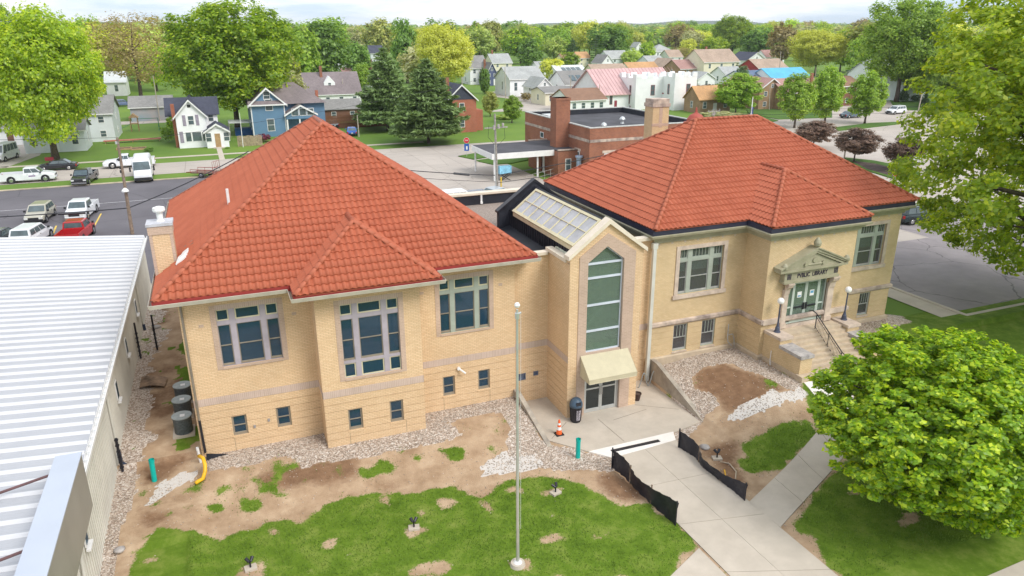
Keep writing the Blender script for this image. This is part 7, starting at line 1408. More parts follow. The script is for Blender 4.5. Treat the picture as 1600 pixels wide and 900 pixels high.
def tower(pxl, pxm, pxr, yt, yv):
    x0, x1 = xat(pxl, 165, yv), xat(pxr, 165, yv); z = ztop((pxl+pxr)/2, yt, yv); m = MB(); m.box(x0, yv, -.2, x1, yv+(x1-x0), z-1.0); tw = m.build('tower', LW, T); n = 3; w_ = (x1-x0)/(2*n-1)
    for s in range(4):
        for k in range(n):
            m = MB(); a = x0+2*k*w_; b = yv+2*k*w_
            if s == 0: m.box(a, yv-.05, z-1.0, a+w_, yv+.3, z-.1+(.15 if k == 1 else 0))
            elif s == 1: m.box(a, yv+(x1-x0)-.3, z-1, a+w_, yv+(x1-x0), z-.1)
            elif s == 2: m.box(x0-.05, b+.31, z-1, x0+.3, b+w_, z-.1)
            else: m.box(x1-.3, b+.31, z-1, x1, b+w_, z-.1)
            m.build('merlon', LW, tw)
    F = frame(0, yv, X, -Y); mr_ = mat('red_trim', (0, 0, 0)); xm = (x0+x1)/2
    win(tw, F, xm-.6+.8, z-5.0, 1.1, 2.4, mm=mr_); win(tw, F, xm-.6+.8, z-10.2, 1.1, 2.9, mm=mr_); Fs = (Vector((x0, 0, 0)), Y, -X); win(tw, Fs, yv+2, z-5.0, .8, 2.3, mm=mr_); win(tw, Fs, yv+2, z-10, .8, 2.6, mm=mr_); return x0, x1
xa1, xb1 = tower(992, 1005, 1036, 115, ya-2.5); xa2, xb2 = tower(1052, 1062, 1086, 113, ya-7.5)
m = MB(); body_gable(m, xb1, xa2+.5, ya+.5, ya+8, 0, 6.2, 7.6, 'y'); m.build('nave_front', LW, T); m = MB(); m.box(xb1-.5, ya-3.2, 3.4, xa2+.5, ya, 3.7, 0); m.build('porch_roof', mat('red_trim', (0, 0, 0)), T); rebase(T, (xa, ya, 0))
H = [('gabled_house', 'white gabled house with pink trim and yellow porch wall', 838, 864, 122, 157, 9, 'y', LW, SHL, {}), ('house', 'low white house with wide pale grey roof above the lane', 797, 850, 104, 150, 12, 'x', LW, SHL, dict(ef=.62, fl=1, nf=3)), ('house', 'navy sided house with red chimney behind the clipped cypress', 762, 776, 98, 134, 9, 'y', LNV, SHG, dict(chim=(.2, .5, 1))), ('house', 'pale house with grey roof left of the navy house', 735, 762, 87, 132, 10, 'x', LW, SHG, dict(nf=2)),
 ('house', 'cream chapel like house with grey roof and red chimney', 770, 800, 84, 118, 10, 'x', LCR, SHL, dict(chim=(.2, .5, 1.5))), ('house', 'white house with four dark solar panels on its roof', 873, 918, 102, 130, 11, 'x', LW, RWH, dict(nf=3, fl=1)), ('house', 'white house with broad grey roof below the solar panels', 884, 945, 110, 150, 12, 'x', LW, SHG, dict(nf=3, ef=.5)), ('house', 'tan house with brown roof and front gable', 934, 986, 100, 140, 13, 'x', LCR, SHT, dict(nf=2, ef=.5)),
 ('low_shop', 'low cream building with flat brownish roof by the lane', 852, 905, 135, 164, 9, 'x', LCR, SHG, dict(nf=3, ef=.75, fl=1)), ('hall', 'white hall with brown roof and four small windows', 890, 946, 138, 176, 10, 'x', LW, SHB, dict(nf=4, ef=.58, fl=1, door=False)), ('house', 'house with bright orange roof and small dormer', 988, 1032, 97, 135, 11, 'x', LCR, SHO, dict(nf=2)), ('house', 'pale blue grey house among far trees', 952, 984, 79, 108, 12, 'x', LGY, SHL, dict(nf=2)),
 ('house', 'small tan roofed house beside the dark spruce', 904, 922, 81, 104, 9, 'x', LCR, SHO, dict(nf=2)), ('house', 'tiny white gable high among the far trees', 994, 1004, 66, 84, 9, 'y', LW, SHL, dict(nf=1)), ('house', 'white hip roofed house on the rise', 1022, 1053, 69, 98, 12, 'x', LW, SHL, dict(hip=True, nf=3)), ('house', 'pale green house with grey roof behind the orange roof', 1016, 1041, 87, 118, 12, 'x', LGY, SHL, dict(nf=2)),
 ('house', 'brown house with front gable and white porch', 1037, 1060, 92, 122, 10, 'y', LW, SHT, dict(nf=2)), ('house', 'brick house with pink roof between two gables', 1062, 1106, 93, 126, 11, 'x', M_TAN_BR, SHP, dict(nf=2)), ('house', 'large cream two storey house with tan roof', 1098, 1152, 77, 126, 13, 'x', LCR, SHT, dict(nf=3, ef=.62, chim=(.4, .6, 1))), ('house', 'white house with dark slate roof right of the cream house', 1165, 1196, 82, 112, 12, 'y', LW, SHD, dict(nf=2)),
 ('house', 'dark red house with tan roof and white windows', 1183, 1228, 92, 124, 11, 'x', LRD, SHT, dict(nf=3)), ('house', 'white house with slate blue roof behind maroon shrubs', 1162, 1200, 110, 140, 10, 'x', LW, SHN, dict(nf=2)), ('house', 'white barn with bright blue metal roof', 1206, 1266, 106, 140, 11, 'x', LW, RBL, dict(nf=2, fl=1, ef=.55)), ('low_house', 'stone coloured building with long orange brown roof', 1092, 1140, 134, 176, 6, 'x', M_TAN_BR, SHO, dict(nf=3, fl=1, ef=.55, trim=False)),
 ('old_house', 'tan brick house with weathered gable and mauve roof', 1184, 1222, 123, 171, 14, 'y', M_TAN_BR, SHP, dict(ef=.66, nf=2)), ('house', 'mauve roofed wing with orange brick chimney', 1222, 1284, 122, 171, 9, 'x', M_TAN_BR, SHP, dict(ef=.6, nf=3, chim=(.85, .3, 1.2))), ('house', 'brown house with dark hip roof between two street trees', 1314, 1344, 119, 165, 10, 'x', LBR, SHB, dict(ef=.72, nf=2)), ('house', 'pale house seen under the tall elm', 1368, 1400, 92, 150, 11, 'x', LW, SHL, dict(nf=2)),
 ('house', 'blue grey house partly hidden right of the tall elm trunk', 1408, 1445, 104, 158, 11, 'x', LGY, SHN, dict(nf=2)), ('house', 'grey roofed house in the trees, upper left centre', 529, 553, 87, 124, 11, 'x', LGY, SHL, dict(nf=2)), ('house', 'dark roofed house glimpsed above the pine', 580, 601, 71, 100, 12, 'x', LGY, SHD, dict(nf=2)), ('house', 'white shed behind the bare brown tree', 168, 200, 112, 150, 9, 'x', LW, RWH, dict(nf=1, fl=1)), ('house', 'pink roofed low shed behind the long white house', 538, 552, 106, 132, 9, 'x', LBE, SHP, dict(nf=1, fl=1)), ('garage', 'white garage with dark green gable right of the church', 1090, 1116, 113, 138, 7, 'y', LW, SHL, dict(nf=1, fl=1)), ('house', 'small white house with pale roof left of the slate blue roof', 1132, 1160, 104, 132, 8, 'x', LW, SHL, dict(nf=2, fl=1)), ('house', 'white house with tan roof beyond the orange roof', 1045, 1066, 78, 104, 9, 'x', LW, SHT, dict(nf=2)), ('house', 'white house with grey roof just left of the solar roof', 842, 868, 96, 124, 9, 'x', LW, SHL, dict(nf=2, fl=1)), ('house', 'narrow white gabled house behind the tan roof', 940, 958, 86, 116, 9, 'y', LW, SHG, dict(nf=1)), ('house', 'cream house with brown roof at the wooded edge', 880, 900, 84, 106, 9, 'x', LCR, SHB, dict(nf=2)), ('house', 'white house with mauve roof behind the red house', 1196, 1224, 78, 104, 9, 'x', LW, SHP, dict(nf=2)), ('house', 'white house far behind the purple tree', 560, 600, 118, 150, 10, 'x', LW, SHG, dict(nf=2))]
for nm, lab, a, b_, yt, yb, dp, ax, wm, rm, kw in H:
    T, g = house(nm, lab, 'house', a, b_, yt, yb, dp, ax, wm, rm, group=G1, **kw)
    if 'solar' in lab:
        x0, x1, y0, y1, ze, zr = g; s = (zr-ze)/(dp/2)
        for k in range(4): m = MB(); m.obox(Vector((x0+(x1-x0)*(.2+.17*k)-T.location.x, y0+1.2-T.location.y, ze+1.2*s+.2)), X*1.5, Vector((0, 2.4, 2.4*s)), Z*.08); m.build('solar_panel', M_CGLASS, T)
# stars and stripes on its pole behind the right roof
g0 = gz(1170, 250); T = thing('flag', 'small furled striped flag on a white pole behind the right roof', 'flag'); b = V3(gz(1171, 205)); tz = ztop(1171, 153, b.y); m = MB(); m.cyl(b, (b.x, b.y, tz), .07, n=8); m.build('pole', M_WHITE, T); m = MB(); m.lathe((b.x, b.y, tz), [(.02, 0), (.12, .1), (.02, .22)], 8); m.build('ball', M_SASH, T)
m = MB()
for k in range(9):
    z1 = tz-1.6-k*.42; m.prism([(b.x-.1-.03*k, b.y, z1), (b.x+.38+.04*(k % 2), b.y, z1-.12), (b.x+.38, b.y, z1-.5), (b.x-.1-.03*k, b.y, z1-.40)], (0, .05, 0), (2 if k < 3 else k % 2))
m.build('cloth', [mat('flag_red', (.50, .02, .04), .7), M_WHITE, mat('flag_blue', (.02, .04, .20), .7)], T); rebase(T, b)
# ================================================================ trees
def crown_np(seed, nc, per, leaf, cr, lobes=7, flat=.8, r0=.35, top=1., cone=0., sparse=0.):
    "leaf quads in clumps through a unit crown (radius 1, z -1..1)"
    r = np.random.default_rng(seed); L = r.normal(size=(lobes, 3)); L /= np.linalg.norm(L, axis=1)[:, None]; amp = r.uniform(.08, .30, lobes)
    d = r.normal(size=(nc, 3)); d /= np.linalg.norm(d, axis=1)[:, None]; rad = 1-.28+np.max(np.clip(d@L.T, 0, 1)**4*amp, axis=1)
    q = r.random(nc)**r0; c = d*(rad*q)[:, None]
    if cone: k = np.clip((1-c[:, 2])/2, .02, 1); s = k**cone*1.15; c[:, 0] *= s; c[:, 1] *= s
    n = nc*per; C_ = np.repeat(c, per, 0); D = np.repeat(d, per, 0); rr = np.repeat(r.uniform(.6, 1.3, nc), per)*cr
    o = r.normal(size=(n, 3)); o /= np.linalg.norm(o, axis=1)[:, None]; P = C_+o*(rr*r.random(n)**.45)[:, None]*np.array([1, 1, flat])
    N = D*.5+o*.55+np.array([0, 0, .75])+r.normal(size=(n, 3))*.45; N /= np.linalg.norm(N, axis=1)[:, None]
    T = np.cross(N, r.normal(size=(n, 3))); T /= np.linalg.norm(T, axis=1)[:, None]; B = np.cross(N, T)
    l = leaf*r.uniform(.6, 1.35, n)[:, None]; w_ = l*.62
    V = np.stack([P-T*l, P+B*w_-N*l*.15, P+T*l, P-B*w_-N*l*.15], 1).reshape(-1, 3)
    F = np.arange(4*n).reshape(-1, 4); return V, F, c
def trunk_mb(m, H, r0, hb, tips, seed, R, n=7, lean=(0, 0)):
    "tapered trunk with limbs bending out to the clumps"
    rd = random.Random(seed); pts = [Vector((lean[0]*t*H*.3+rd.uniform(-.02, .02)*H*t, lean[1]*t*H*.3+rd.uniform(-.02, .02)*H*t, H*t*.88)) for t in (0, .08, .25, .45, .65, .85, 1)]
    m.tube(pts, [r0*1.35, r0, r0*.85, r0*.68, r0*.45, r0*.22, r0*.05], n)
    for tp in tips:
        tp = Vector(tp); t = min(.9, max(hb/H*.9, (tp.z-.35*math.hypot(tp.x, tp.y))/H)); k = t*.999*(len(pts)-1)
        z = t*H*.88; i = max(j for j in range(len(pts)-1) if pts[j].z <= z+1e-6); f = (z-pts[i].z)/max(1e-6, pts[i+1].z-pts[i].z); s = pts[i].lerp(pts[i+1], min(1, f)); rr = r0*(.55-.42*t)
        mid = s.lerp(tp, .5)+Vector((rd.uniform(-.05, .05)*R, rd.uniform(-.05, .05)*R, (.06 if tp.z > s.z else -.02)*R)); q = s.lerp(mid, .5)+Vector((0, 0, -.02*R)); m.tube([s, q, mid, tp], [rr, rr*.75, rr*.5, rr*.12], 5)
BR = 2.35
LEAF = {k: mat_leaf('leaf_'+k, tuple(min(.8, c*BR) for c in v[0]), v[1], tuple(min(.85, c*BR) for c in v[2]), *v[3:]) for k, v in dict(near=((.105, .185, .006), .5, (.26, .30, .012), .5, .9), lime=((.125, .205, .009), .45, (.27, .32, .020), .55, .5), maple=((.185, .265, .014), .36, (.33, .37, .03), .62, .35), green=((.125, .20, .022), .42, (.22, .29, .04), .5, .2), deep=((.08, .145, .024), .4, (.12, .19, .03), .4, .3), yellow=((.29, .31, .05), .35, (.42, .41, .09), .5, .3), olive=((.17, .19, .045), .4, (.27, .26, .08), .45, .3), brown=((.165, .13, .055), .4, (.25, .20, .09), .4, .3), maroon=((.085, .055, .045), .35, (.15, .10, .075), .35, .6), purple=((.09, .02, .04), .4, (.16, .04, .06), .35, .6), pine=((.09, .135, .045), .45, (.13, .18, .07), .25, .4), spruce=((.05, .085, .035), .4, (.09, .13, .05), .25, .4), pale=((.20, .26, .06), .35, (.33, .36, .12), .5, .3), grey=((.21, .22, .11), .35, (.28, .26, .15), .4, .3)).items()}
PROTO = {}
def proto(kind):
    if kind in PROTO: return PROTO[kind]
    P = dict(big=(21, 480, 95, .0235, .15), big2=(22, 450, 95, .024, .155), mid=(23, 150, 34, .062, .20), mid2=(24, 150, 34, .062, .19), mid3=(25, 140, 30, .065, .18), far=(26, 60, 20, .11, .26), far2=(27, 60, 20, .11, .24), far3=(28, 56, 20, .115, .25), bare=(29, 420, 22, .020, .14), small=(30, 190, 80, .042, .19), shrub=(31, 60, 30, .08, .25))[kind]
    V, F, c = crown_np(*P, lobes=9 if kind[0] in 'bm' else 6, r0=.38 if kind != 'bare' else .3)
    me = mesh_np('_', V, F, LEAF['green']); me.name = 'crown_'+kind; PROTO[kind] = (me, c); return PROTO[kind]
def tree(px, yb, yt, wpx, kind, leaf, lab, cat='tree', name='tree', low=.16, group=None, pos=None, hh=None, ww=None, trunk=True, limbs=9, tr=None, seed=None, zc=None):
    b = V3(gz(px, yb)) if pos is None else Vector(pos); dep = (np.array(b)-CAM)@FWD; H_ = hh or ztop(px, yt, b.y); R = (ww or wpx*dep/FPX)/2; seed = seed if seed is not None else int(px*7+yb*3); me, c = proto(kind)
    hb = H_*low; cz = (H_+hb)/2*1.0; rz_ = (H_-hb)/2; rd = random.Random(seed); T = thing(name, lab, cat, b, 0, group)
    cr = bpy.data.objects.new('crown', me); COL.objects.link(cr); cr.parent = T; cr.location = (0, 0, cz); cr.scale = (R*1.07, R*1.07, rz_*1.06); a = rd.uniform(0, 6.28); cr.rotation_euler = (0, 0, a)
    cr.material_slots[0].link = 'OBJECT'; cr.material_slots[0].material = LEAF[leaf]
    if trunk:
        m = MB(); sel = [c[rd.randrange(len(c))] for _ in range(limbs)]; ca, sa = math.cos(a), math.sin(a); tips = [((q[0]*ca-q[1]*sa)*R*.85, (q[0]*sa+q[1]*ca)*R*.85, cz+q[2]*rz_*.85) for q in sel]; tips = [t for t in tips if t[2] > hb*.9]
        trunk_mb(m, H_, tr or max(.12, H_*.020), hb, tips, seed, R); m.build('trunk', M_BARK, T, smooth=True)
    return T
# the two trees nearest the camera
def near_tree(name, lab, pos, R, rz_, cz, nc, per, leaf, cr, mt, seed, limbs, tr, H_, flat=.75, r0=.42, lean=(0, 0), off=(0, 0)):
    T = thing(name, lab, 'tree', pos); V, F, c = crown_np(seed, nc, per, leaf/R, cr/R, lobes=16, flat=flat, r0=r0); V = V*np.array([R, R, rz_])+np.array([off[0], off[1], cz]); keep = V.reshape(-1, 4, 3)[:, :, 2].min(1) > .35
    F = F[keep]; o = mesh_np('crown', V, F, LEAF[mt], T); rd = random.Random(seed); m = MB(); tips = []
    for _ in range(limbs): q = c[rd.randrange(len(c))]; tips.append((q[0]*R*.9+off[0], q[1]*R*.9+off[1], max(1.2, q[2]*rz_*.9+cz)))
    trunk_mb(m, H_, tr, 1.2, tips, seed, R, 10, lean); m.build('trunk', M_BARK, T, smooth=True); return T
near_tree('maple_tree', 'dense round bright green maple filling the lower right corner', (25.5, 17.5, GF), 5.7, 4.0, 4.25, 3000, 48, .105, .30, 'near', 51, 40, .20, 8.0, r0=.5)
near_tree('tall_maple', 'huge airy yellow green maple leaning in from the right edge', (51.6, 29.0, -.1), 14.6, 13.4, 13.5, 1250, 125, .175, .98, 'maple', 52, 70, .62, 25, r0=.55)
TR = [  # px, base y, top y, width px, proto, leaf, label
 (88, 250, -14, 200, 'big', 'maple', 'large bright green tree on the verge at the far left'), (22, 205, -12, 130, 'big2', 'green', 'tall green tree cut by the left edge behind the white outbuilding'), (222, 158, 2, 165, 'bare', 'brown', 'wide spreading tree with orange brown buds behind the garage'), (372, 205, -12, 210, 'big2', 'lime', 'very large light green tree between white cottage and blue house'),
 (153, 120, 17, 50, 'mid', 'lime', 'round green tree peeping left of the bare brown tree'), (205, 118, 30, 70, 'mid2', 'green', 'green tree behind the bare brown tree'), (470, 150, 28, 80, 'mid', 'green', 'green tree just right of the very large light green one'), (505, 140, 27, 95, 'mid2', 'deep', 'dark green broad tree above the long white house'), (440, 165, 60, 70, 'mid3', 'olive', 'olive green tree behind the blue house roof'), (455, 190, 100, 55, 'mid3', 'grey', 'thin greyish tree over the blue house roof'),
 (560, 130, 60, 50, 'mid', 'deep', 'round dark green tree left of the pines'), (570, 122, 84, 32, 'shrub', 'purple', 'purple leaved tree behind the pines'), (565, 150, 98, 40, 'mid2', 'green', 'green tree between purple tree and left pine'), (637, 130, 24, 48, 'mid2', 'deep', 'tall narrow dark green tree behind the pines'), (697, 155, 27, 95, 'big', 'yellow', 'large yellow green tree behind the brick house'),
 (748, 92, 30, 38, 'mid3', 'green', 'green tree above the pale house, centre'), (768, 96, 26, 44, 'mid', 'olive', 'olive tree above the cream chapel like house'), (815, 100, 27, 60, 'bare', 'grey', 'tall grey leafless tree above the pale roofs'), (826, 112, 56, 45, 'mid2', 'deep', 'dark green tree behind the grey leafless tree'), (862, 128, 88, 45, 'mid', 'yellow', 'small yellow green tree beside the lane'), (865, 96, 54, 44, 'mid3', 'pale', 'pale lime tree behind the lane'),
 (891, 108, 80, 36, 'mid2', 'lime', 'bright fresh green tree left of the solar roof'), (905, 86, 36, 34, 'mid', 'yellow', 'yellow crowned tree far behind the spruce'), (964, 90, 34, 55, 'big', 'lime', 'tall vivid green tree above the pale blue house'), (985, 108, 74, 36, 'mid3', 'pale', 'light green tree beside the pale blue house'), (1010, 104, 62, 30, 'mid', 'lime', 'slim bright tree left of the hilltop house'), (1062, 98, 70, 40, 'bare', 'brown', 'orange brown twiggy tree behind the brown house'),
 (1072, 84, 50, 34, 'mid2', 'yellow', 'yellow tree above the pink roof'), (1095, 80, 40, 32, 'mid', 'deep', 'deep green tree above the pink roof'), (1108, 92, 62, 34, 'mid3', 'lime', 'bright tree left of the cream house'), (1143, 92, 20, 70, 'big2', 'lime', 'tall bright green tree behind the cream house'), (1182, 94, 58, 40, 'mid', 'pale', 'pale green tree right of the cream house'), (1220, 106, 30, 55, 'mid3', 'brown', 'tall thin yellow brown tree above the red house'), (1273, 118, 40, 95, 'big', 'yellow', 'big yellow green tree behind the blue metal roof'),
 (1312, 112, 42, 50, 'mid2', 'lime', 'green tree right of the big yellow tree'), (1345, 128, 48, 60, 'mid', 'green', 'soft green tree behind the brown hip roofed house'), (1345, 142, 100, 60, 'mid3', 'spruce', 'grey green bushy tree over the brown hip roof'), (1445, 160, 60, 80, 'mid2', 'green', 'green tree behind the leaning grey pole'), (1490, 172, 70, 90, 'mid', 'green', 'green tree at the right behind the pale lot'), (1560, 172, 40, 120, 'mid3', 'green', 'green tree near the right edge beyond the lot'),
 (1149, 178, 116, 84, 'small', 'green', 'round green tree left of the old tan brick house'), (1241, 200, 117, 66, 'small', 'green', 'leftmost of three leafy street trees in a row'), (1288, 196, 106, 60, 'small', 'green', 'middle one of three leafy street trees in a row'), (1351, 193, 113, 68, 'small', 'green', 'rightmost of three leafy street trees in a row'), (1158, 150, 104, 28, 'small', 'spruce', 'small dark tree above the maroon bushes'), (1400, 160, -14, 150, 'big2', 'green', 'very tall elm with a thick trunk beyond the pale lot'),
 (800, 192, 150, 36, 'small', 'green', 'small round green tree left of the brick building'), (766, 182, 144, 30, 'small', 'olive', 'small olive tree beside the orange brick house')]
for a in TR: tree(*a, low=.08 if a[0] == 88 else .10 if a[4] in ('small', 'mid', 'mid2', 'mid3') else .14)
for px, yb, yt, w_, lab in ((1270, 232, 190, 72, 'leftmost maroon crab apple behind the roof edge'), (1334, 254, 202, 80, 'middle maroon crab apple on the mulched island'), (1407, 268, 217, 74, 'rightmost maroon crab apple beside the white arrow sign')): tree(px, yb, yt, w_, 'small', 'maroon', lab, low=.22, name='crab_apple')
for px, yb, yt, w_, lf, lab in ((1110, 160, 128, 70, 'maroon', 'brown red bushes beside the church'), (1165, 150, 112, 50, 'maroon', 'maroon bush behind the round green tree'), (1125, 188, 172, 80, 'grey', 'dry twiggy hedge behind the right roof'), (414, 222, 207, 24, 'purple', 'purple red bush in front of the blue house'), (265, 222, 192, 26, 'green', 'bush against the left side of the white cottage'), (272, 205, 176, 22, 'lime', 'light green bush at the corner of the white cottage'), (232, 237, 229, 16, 'deep', 'low round shrub on the far lawn'), (476, 172, 145, 22, 'pale', 'pale flowering bush beside the blue house chimney'), (790, 186, 178, 40, 'pale', 'flower bed plants at the edge of the lawn'), (822, 158, 142, 20, 'brown', 'small twiggy shrub before the gabled house'), (355, 232, 229, 9, 'green', 'tiny shrub by the cottage steps'), (1430, 160, 146, 18, 'spruce', 'small dark conifer bush left of the elm trunk')):
    tree(px, yb, yt, w_, 'shrub', lf, lab, cat='shrub', name='shrub', low=.02, trunk=False)
def conifer(px, yb, yt, wpx, leaf, lab, nl=17, droop=.25, name='pine_tree', needles=520):
    b = V3(gz(px, yb)); dep = (np.array(b)-CAM)@FWD; H_ = ztop(px, yt, b.y); R = wpx*dep/FPX/2; r = np.random.default_rng(int(px)); T = thing(name, lab, 'conifer', b); P = []; Nn = []; Ax = []; m = MB(); m.cyl((0, 0, -.1), (0, 0, H_*.97), H_*.022, .03, 9)
    for l in range(nl):
        t = (l+.6)/nl; z = H_*(.10+.88*t); Rl = R*(1-t)**.72*r.uniform(.85, 1.1); nb = int(7+6*(1-t))
        for k in range(nb):
            a = 6.283*k/nb+r.uniform(-.25, .25)+l*.7; L = Rl*r.uniform(.7, 1.15); d = np.array([math.cos(a), math.sin(a)]); n = int(needles*L/R/2)+8; s = r.random(n)**.6; wd = .16*L*np.sin(s*2.6+.35)+.1; side = r.normal(size=n)*wd
            x = d[0]*L*s-d[1]*side; y = d[1]*L*s+d[0]*side; zz = z+L*.10*s-droop*L*s*s+r.normal(size=n)*.12*(.5+R*.06)+.35*L*s**3*.5; P.append(np.stack([x, y, zz], 1)); Nn.append(r.normal(size=(n, 3))*.5+np.array([0, 0, 1.])); Ax.append(np.stack([np.full(n, d[0]), np.full(n, d[1]), np.full(n, .25)], 1)+r.normal(size=(n, 3))*.5)
            if k % 2 == 0: m.tube([(0, 0, z-.1), (d[0]*L*.5, d[1]*L*.5, z+L*.03), (d[0]*L*.9, d[1]*L*.9, z-L*.08)], [H_*.006, H_*.004, .01], 4)
    P, Nn, Ax = map(np.concatenate, (P, Nn, Ax)); Nn /= np.linalg.norm(Nn, axis=1)[:, None]; B = np.cross(Nn, Ax); B /= np.linalg.norm(B, axis=1)[:, None]; A_ = np.cross(B, Nn); l = R*.075*r.uniform(.6, 1.3, len(P))[:, None]; V = np.stack([P-A_*l, P+B*l*.28, P+A_*l*1.2, P-B*l*.28], 1).reshape(-1, 3)
    mesh_np('crown', V, np.arange(len(V)).reshape(-1, 4), LEAF[leaf], T); m.build('trunk', M_BARK, T); return T
conifer(606, 203, 72, 108, 'pine', 'left of the two big dark pines behind the left roof'); conifer(670, 224, 90, 128, 'pine', 'right and nearer of the two big pines, on the green lawn')
conifer(930, 104, 56, 24, 'spruce', 'small pointed dark spruce beside the solar roof', 12, name='spruce_tree', needles=160); conifer(894, 96, 58, 22, 'spruce', 'thin dark conifer behind the bright green tree', 12, name='spruce_tree', needles=160); conifer(1444, 165, 144, 20, 'spruce', 'little conifer on the grass beyond the pale lot', 10, name='spruce_tree', needles=160); conifer(1150, 130, 98, 24, 'spruce', 'pointed conifer behind the maroon bush', 10, name='spruce_tree', needles=160); conifer(1410, 160, 136, 22, 'spruce', 'dark conifer at the foot of the elm', 10, name='spruce_tree', needles=160)
for px, yb, yt, w_, lab in ((758, 147, 102, 20, 'tall clipped cypress column before the navy house'),):
    b = V3(gz(px, yb)); dep = (np.array(b)-CAM)@FWD; H_ = ztop(px, yt, b.y); R = w_*dep/FPX/2; T = thing('cypress', lab, 'conifer', b); V, F, c = crown_np(77, 300, 22, .09, .16, r0=.3); V[:, 2] *= 1; V = V*np.array([R, R, H_/2])+np.array([0, 0, H_/2]); mesh_np('crown', V, F, LEAF['deep'], T); m = MB(); m.cyl((0, 0, 0), (0, 0, H_*.5), .1); m.build('trunk', M_BARK, T)
# ---- wooded belt behind the town: each tree a thing, sharing a few crowns
HB = []
for nm, lab, a, b_, yt, yb, dp, ax, wm, rm, kw in H: HB.append((a-3, b_+3, gz((a+b_)/2, yb).y, yb, yt))
HB += [(985, 1092, 150, 175, 110), (938, 1000, 150, 172, 108), (480, 570, 200, 172, 112)]
def prj(x, y, z): d = np.array([x, y, z])-CAM; w_ = d@FWD; return 800+FPX*(d@R2)/w_, 450+FPX*(d@D2)/w_, w_
rf_ = random.Random(99); cnt = 0; tries = 0; belt = []
protoF = {}
for k_, (ck, tkey) in enumerate((('far', 0), ('far2', 0), ('far3', 0))):
    V, F, c = crown_np(60+k_, 110, 30, .068, .23, lobes=8, r0=.36); V = V*np.array([.5, .5, .46])+np.array([0, 0, .53]); m = MB(); m.cyl((0, 0, 0), (0, 0, .6), .022, .01, 6); tv = np.array(m.v); nv = len(V)
    me = bpy.data.meshes.new('belt_tree'); me.from_pydata(V.tolist()+tv.tolist(), [], F.tolist()+[tuple(i+nv for i in f) for f in m.f]); me.materials.append(LEAF['green']); me.materials.append(M_BARK); me.polygons.foreach_set('material_index', [0]*len(F)+[1]*len(m.f)); me.update(); protoF[k_] = me
LFN = dict(lime='bright green', green='mid green', deep='dark green', yellow='yellow green', olive='olive green', pale='pale green', brown='brownish budding', grey='greyish', maple='yellow tinted green')
while cnt < 285 and tries < 9000:
    tries += 1; y = 215+560*rf_.random()**1.15; x = rf_.uniform(-.30*y-10, 1.32*y+20); hgt_ = rf_.uniform(13, 23)*(1.15 if y > 380 else 1); wd = hgt_*rf_.uniform(.85, 1.3); px, py, dep = prj(x, y, 0); _, pt, _ = prj(x, y, hgt_)
    if px < -60 or px > 1660: continue
    hw_ = wd*.5*FPX/dep
    if any(px+hw_ > a and px-hw_ < b_ and y < hy+14 and pt < yb-1 for a, b_, hy, yb, yt in HB): continue
    if 735 < px < 1330 and y < 330: continue
    if any((x-q[0])**2+(y-q[1])**2 < (9+.012*y)**2 for q in belt): continue
    belt.append((x, y)); cnt += 1; lf = rf_.choice(['lime', 'green', 'green', 'deep', 'deep', 'yellow', 'olive', 'pale', 'maple', 'maple', 'maple', 'lime', 'pale', 'brown', 'grey'])
    o = bpy.data.objects.new('tree', protoF[cnt % 3]); COL.objects.link(o); o.location = (x, y, 0); o.rotation_euler = (0, 0, rf_.uniform(0, 6.28)); o.scale = (wd, wd, hgt_); o.material_slots[0].link = 'OBJECT'; o.material_slots[0].material = LEAF[lf]; o.material_slots[1].link = 'OBJECT'; o.material_slots[1].material = M_BARK
    sec = 'upper left' if px < 420 else 'left of centre' if px < 740 else 'behind the rooftops' if px < 1180 else 'upper right' if px < 1420 else 'far right'
    tag(o, '%s tree in the %s wooded belt, %s' % (LFN[lf], 'nearer' if y < 380 else 'middle' if y < 560 else 'far', sec), 'tree', 'trees of the wooded belt')
dd = {}
for o in bpy.data.objects:
    if o.get('group') == 'trees of the wooded belt': dd.setdefault(o['label'], []).append(o)
ORD = ['leftmost', 'second', 'third', 'fourth', 'fifth', 'sixth', 'seventh', 'eighth', 'ninth', 'tenth']
for lb, os_ in dd.items():
    if len(os_) > 1:
        os_.sort(key=lambda o: o.location.x/o.location.y)
        for i, o in enumerate(os_[:10]): o['label'] = ORD[i]+(' from the left ' if i else ' ')+lb
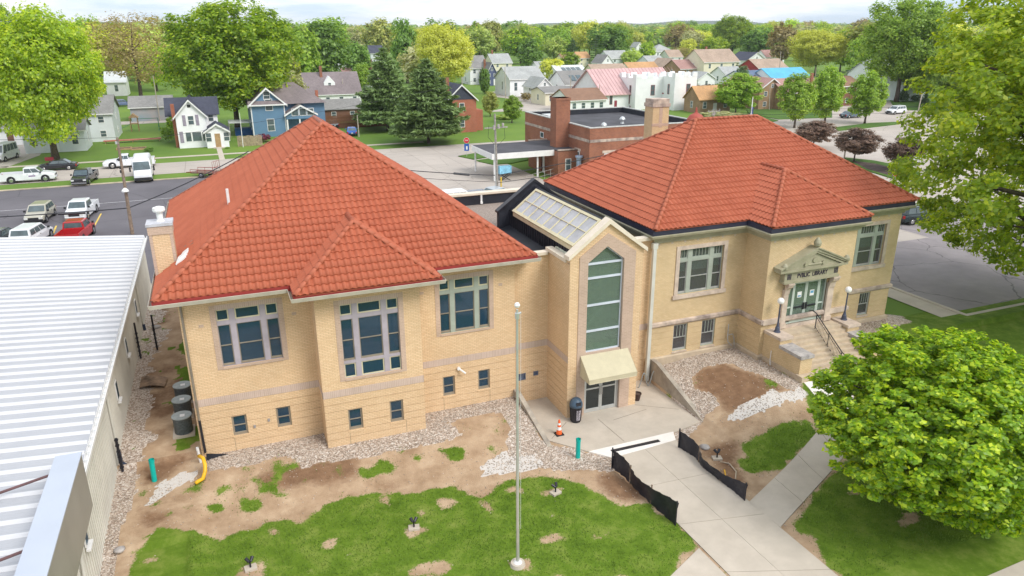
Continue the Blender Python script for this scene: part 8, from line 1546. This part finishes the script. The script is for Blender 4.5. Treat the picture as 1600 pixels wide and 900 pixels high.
# ---- far woods to the horizon
def woods():
    r = np.random.default_rng(5); n = 9000; y = 640+2500*r.random(n)**1.5; x = y*r.uniform(-.34, 1.42, n); hz = r.uniform(9, 17, n)+np.clip((y-1200)/2000, 0, 1)*16; c = np.stack([x, y, hz*.55], 1); per = 9; s = r.uniform(5, 9, n)*(1+y/2600); P = np.repeat(c, per, 0); S_ = np.repeat(s, per); o = r.normal(size=(n*per, 3)); o /= np.linalg.norm(o, axis=1)[:, None]; P = P+o*S_[:, None]*np.array([1, 1, .9]); P[:, 2] = np.maximum(P[:, 2], .5)
    N = o*.6+r.normal(size=(n*per, 3))*.3+np.array([0, 0, .7]); N /= np.linalg.norm(N, axis=1)[:, None]; T = np.cross(N, r.normal(size=(n*per, 3))); T /= np.linalg.norm(T, axis=1)[:, None]; B = np.cross(N, T); l = (S_*.42)[:, None]; V = np.stack([P-T*l, P+B*l*.8, P+T*l, P-B*l*.8], 1).reshape(-1, 3); mi = np.repeat(r.integers(0, 4, n), per)
    o = mesh_np('far_woods', V, np.arange(len(V)).reshape(-1, 4), [LEAF['green'], LEAF['deep'], LEAF['olive'], LEAF['deep']], None, mi=mi, kind='stuff')
woods()
hl = MB(); npt = 60; top = []; 
for k in range(npt+1): x = -1600+7200*k/npt; top.append((x, 3700, 30+16*math.sin(k*.23)+7*math.sin(k*.71+1)+4*math.sin(k*1.9)))
for k in range(npt): a, b = top[k], top[k+1]; hl.quad((a[0], 2900, 0), (b[0], 2900, 0), b, a); hl.quad(a, b, (b[0]*1.2, 4600, 0), (a[0]*1.2, 4600, 0))
hl.build('hill', mat('wooded_hill', (.06, .085, .05), .95, .3, .006, .8, .05), None, smooth=True, kind='structure')
# ---- thin spring haze over the whole place
m = MB(); m.box(-4500, -900, -1.7, 6800, 4700, 75); hz_ = bpy.data.materials.new('haze'); hz_.use_nodes = True; nt = hz_.node_tree; nt.nodes.clear()
o_ = _n(nt, 'ShaderNodeOutputMaterial'); pv = _n(nt, 'ShaderNodeVolumePrincipled', Density=.00012); pv.inputs['Color'].default_value = (.88, .94, 1, 1); pv.inputs['Anisotropy'].default_value = .2; nt.links.new(pv.outputs[0], o_.inputs['Volume'])
m.build('haze', hz_, None, kind='stuff', uv=False)
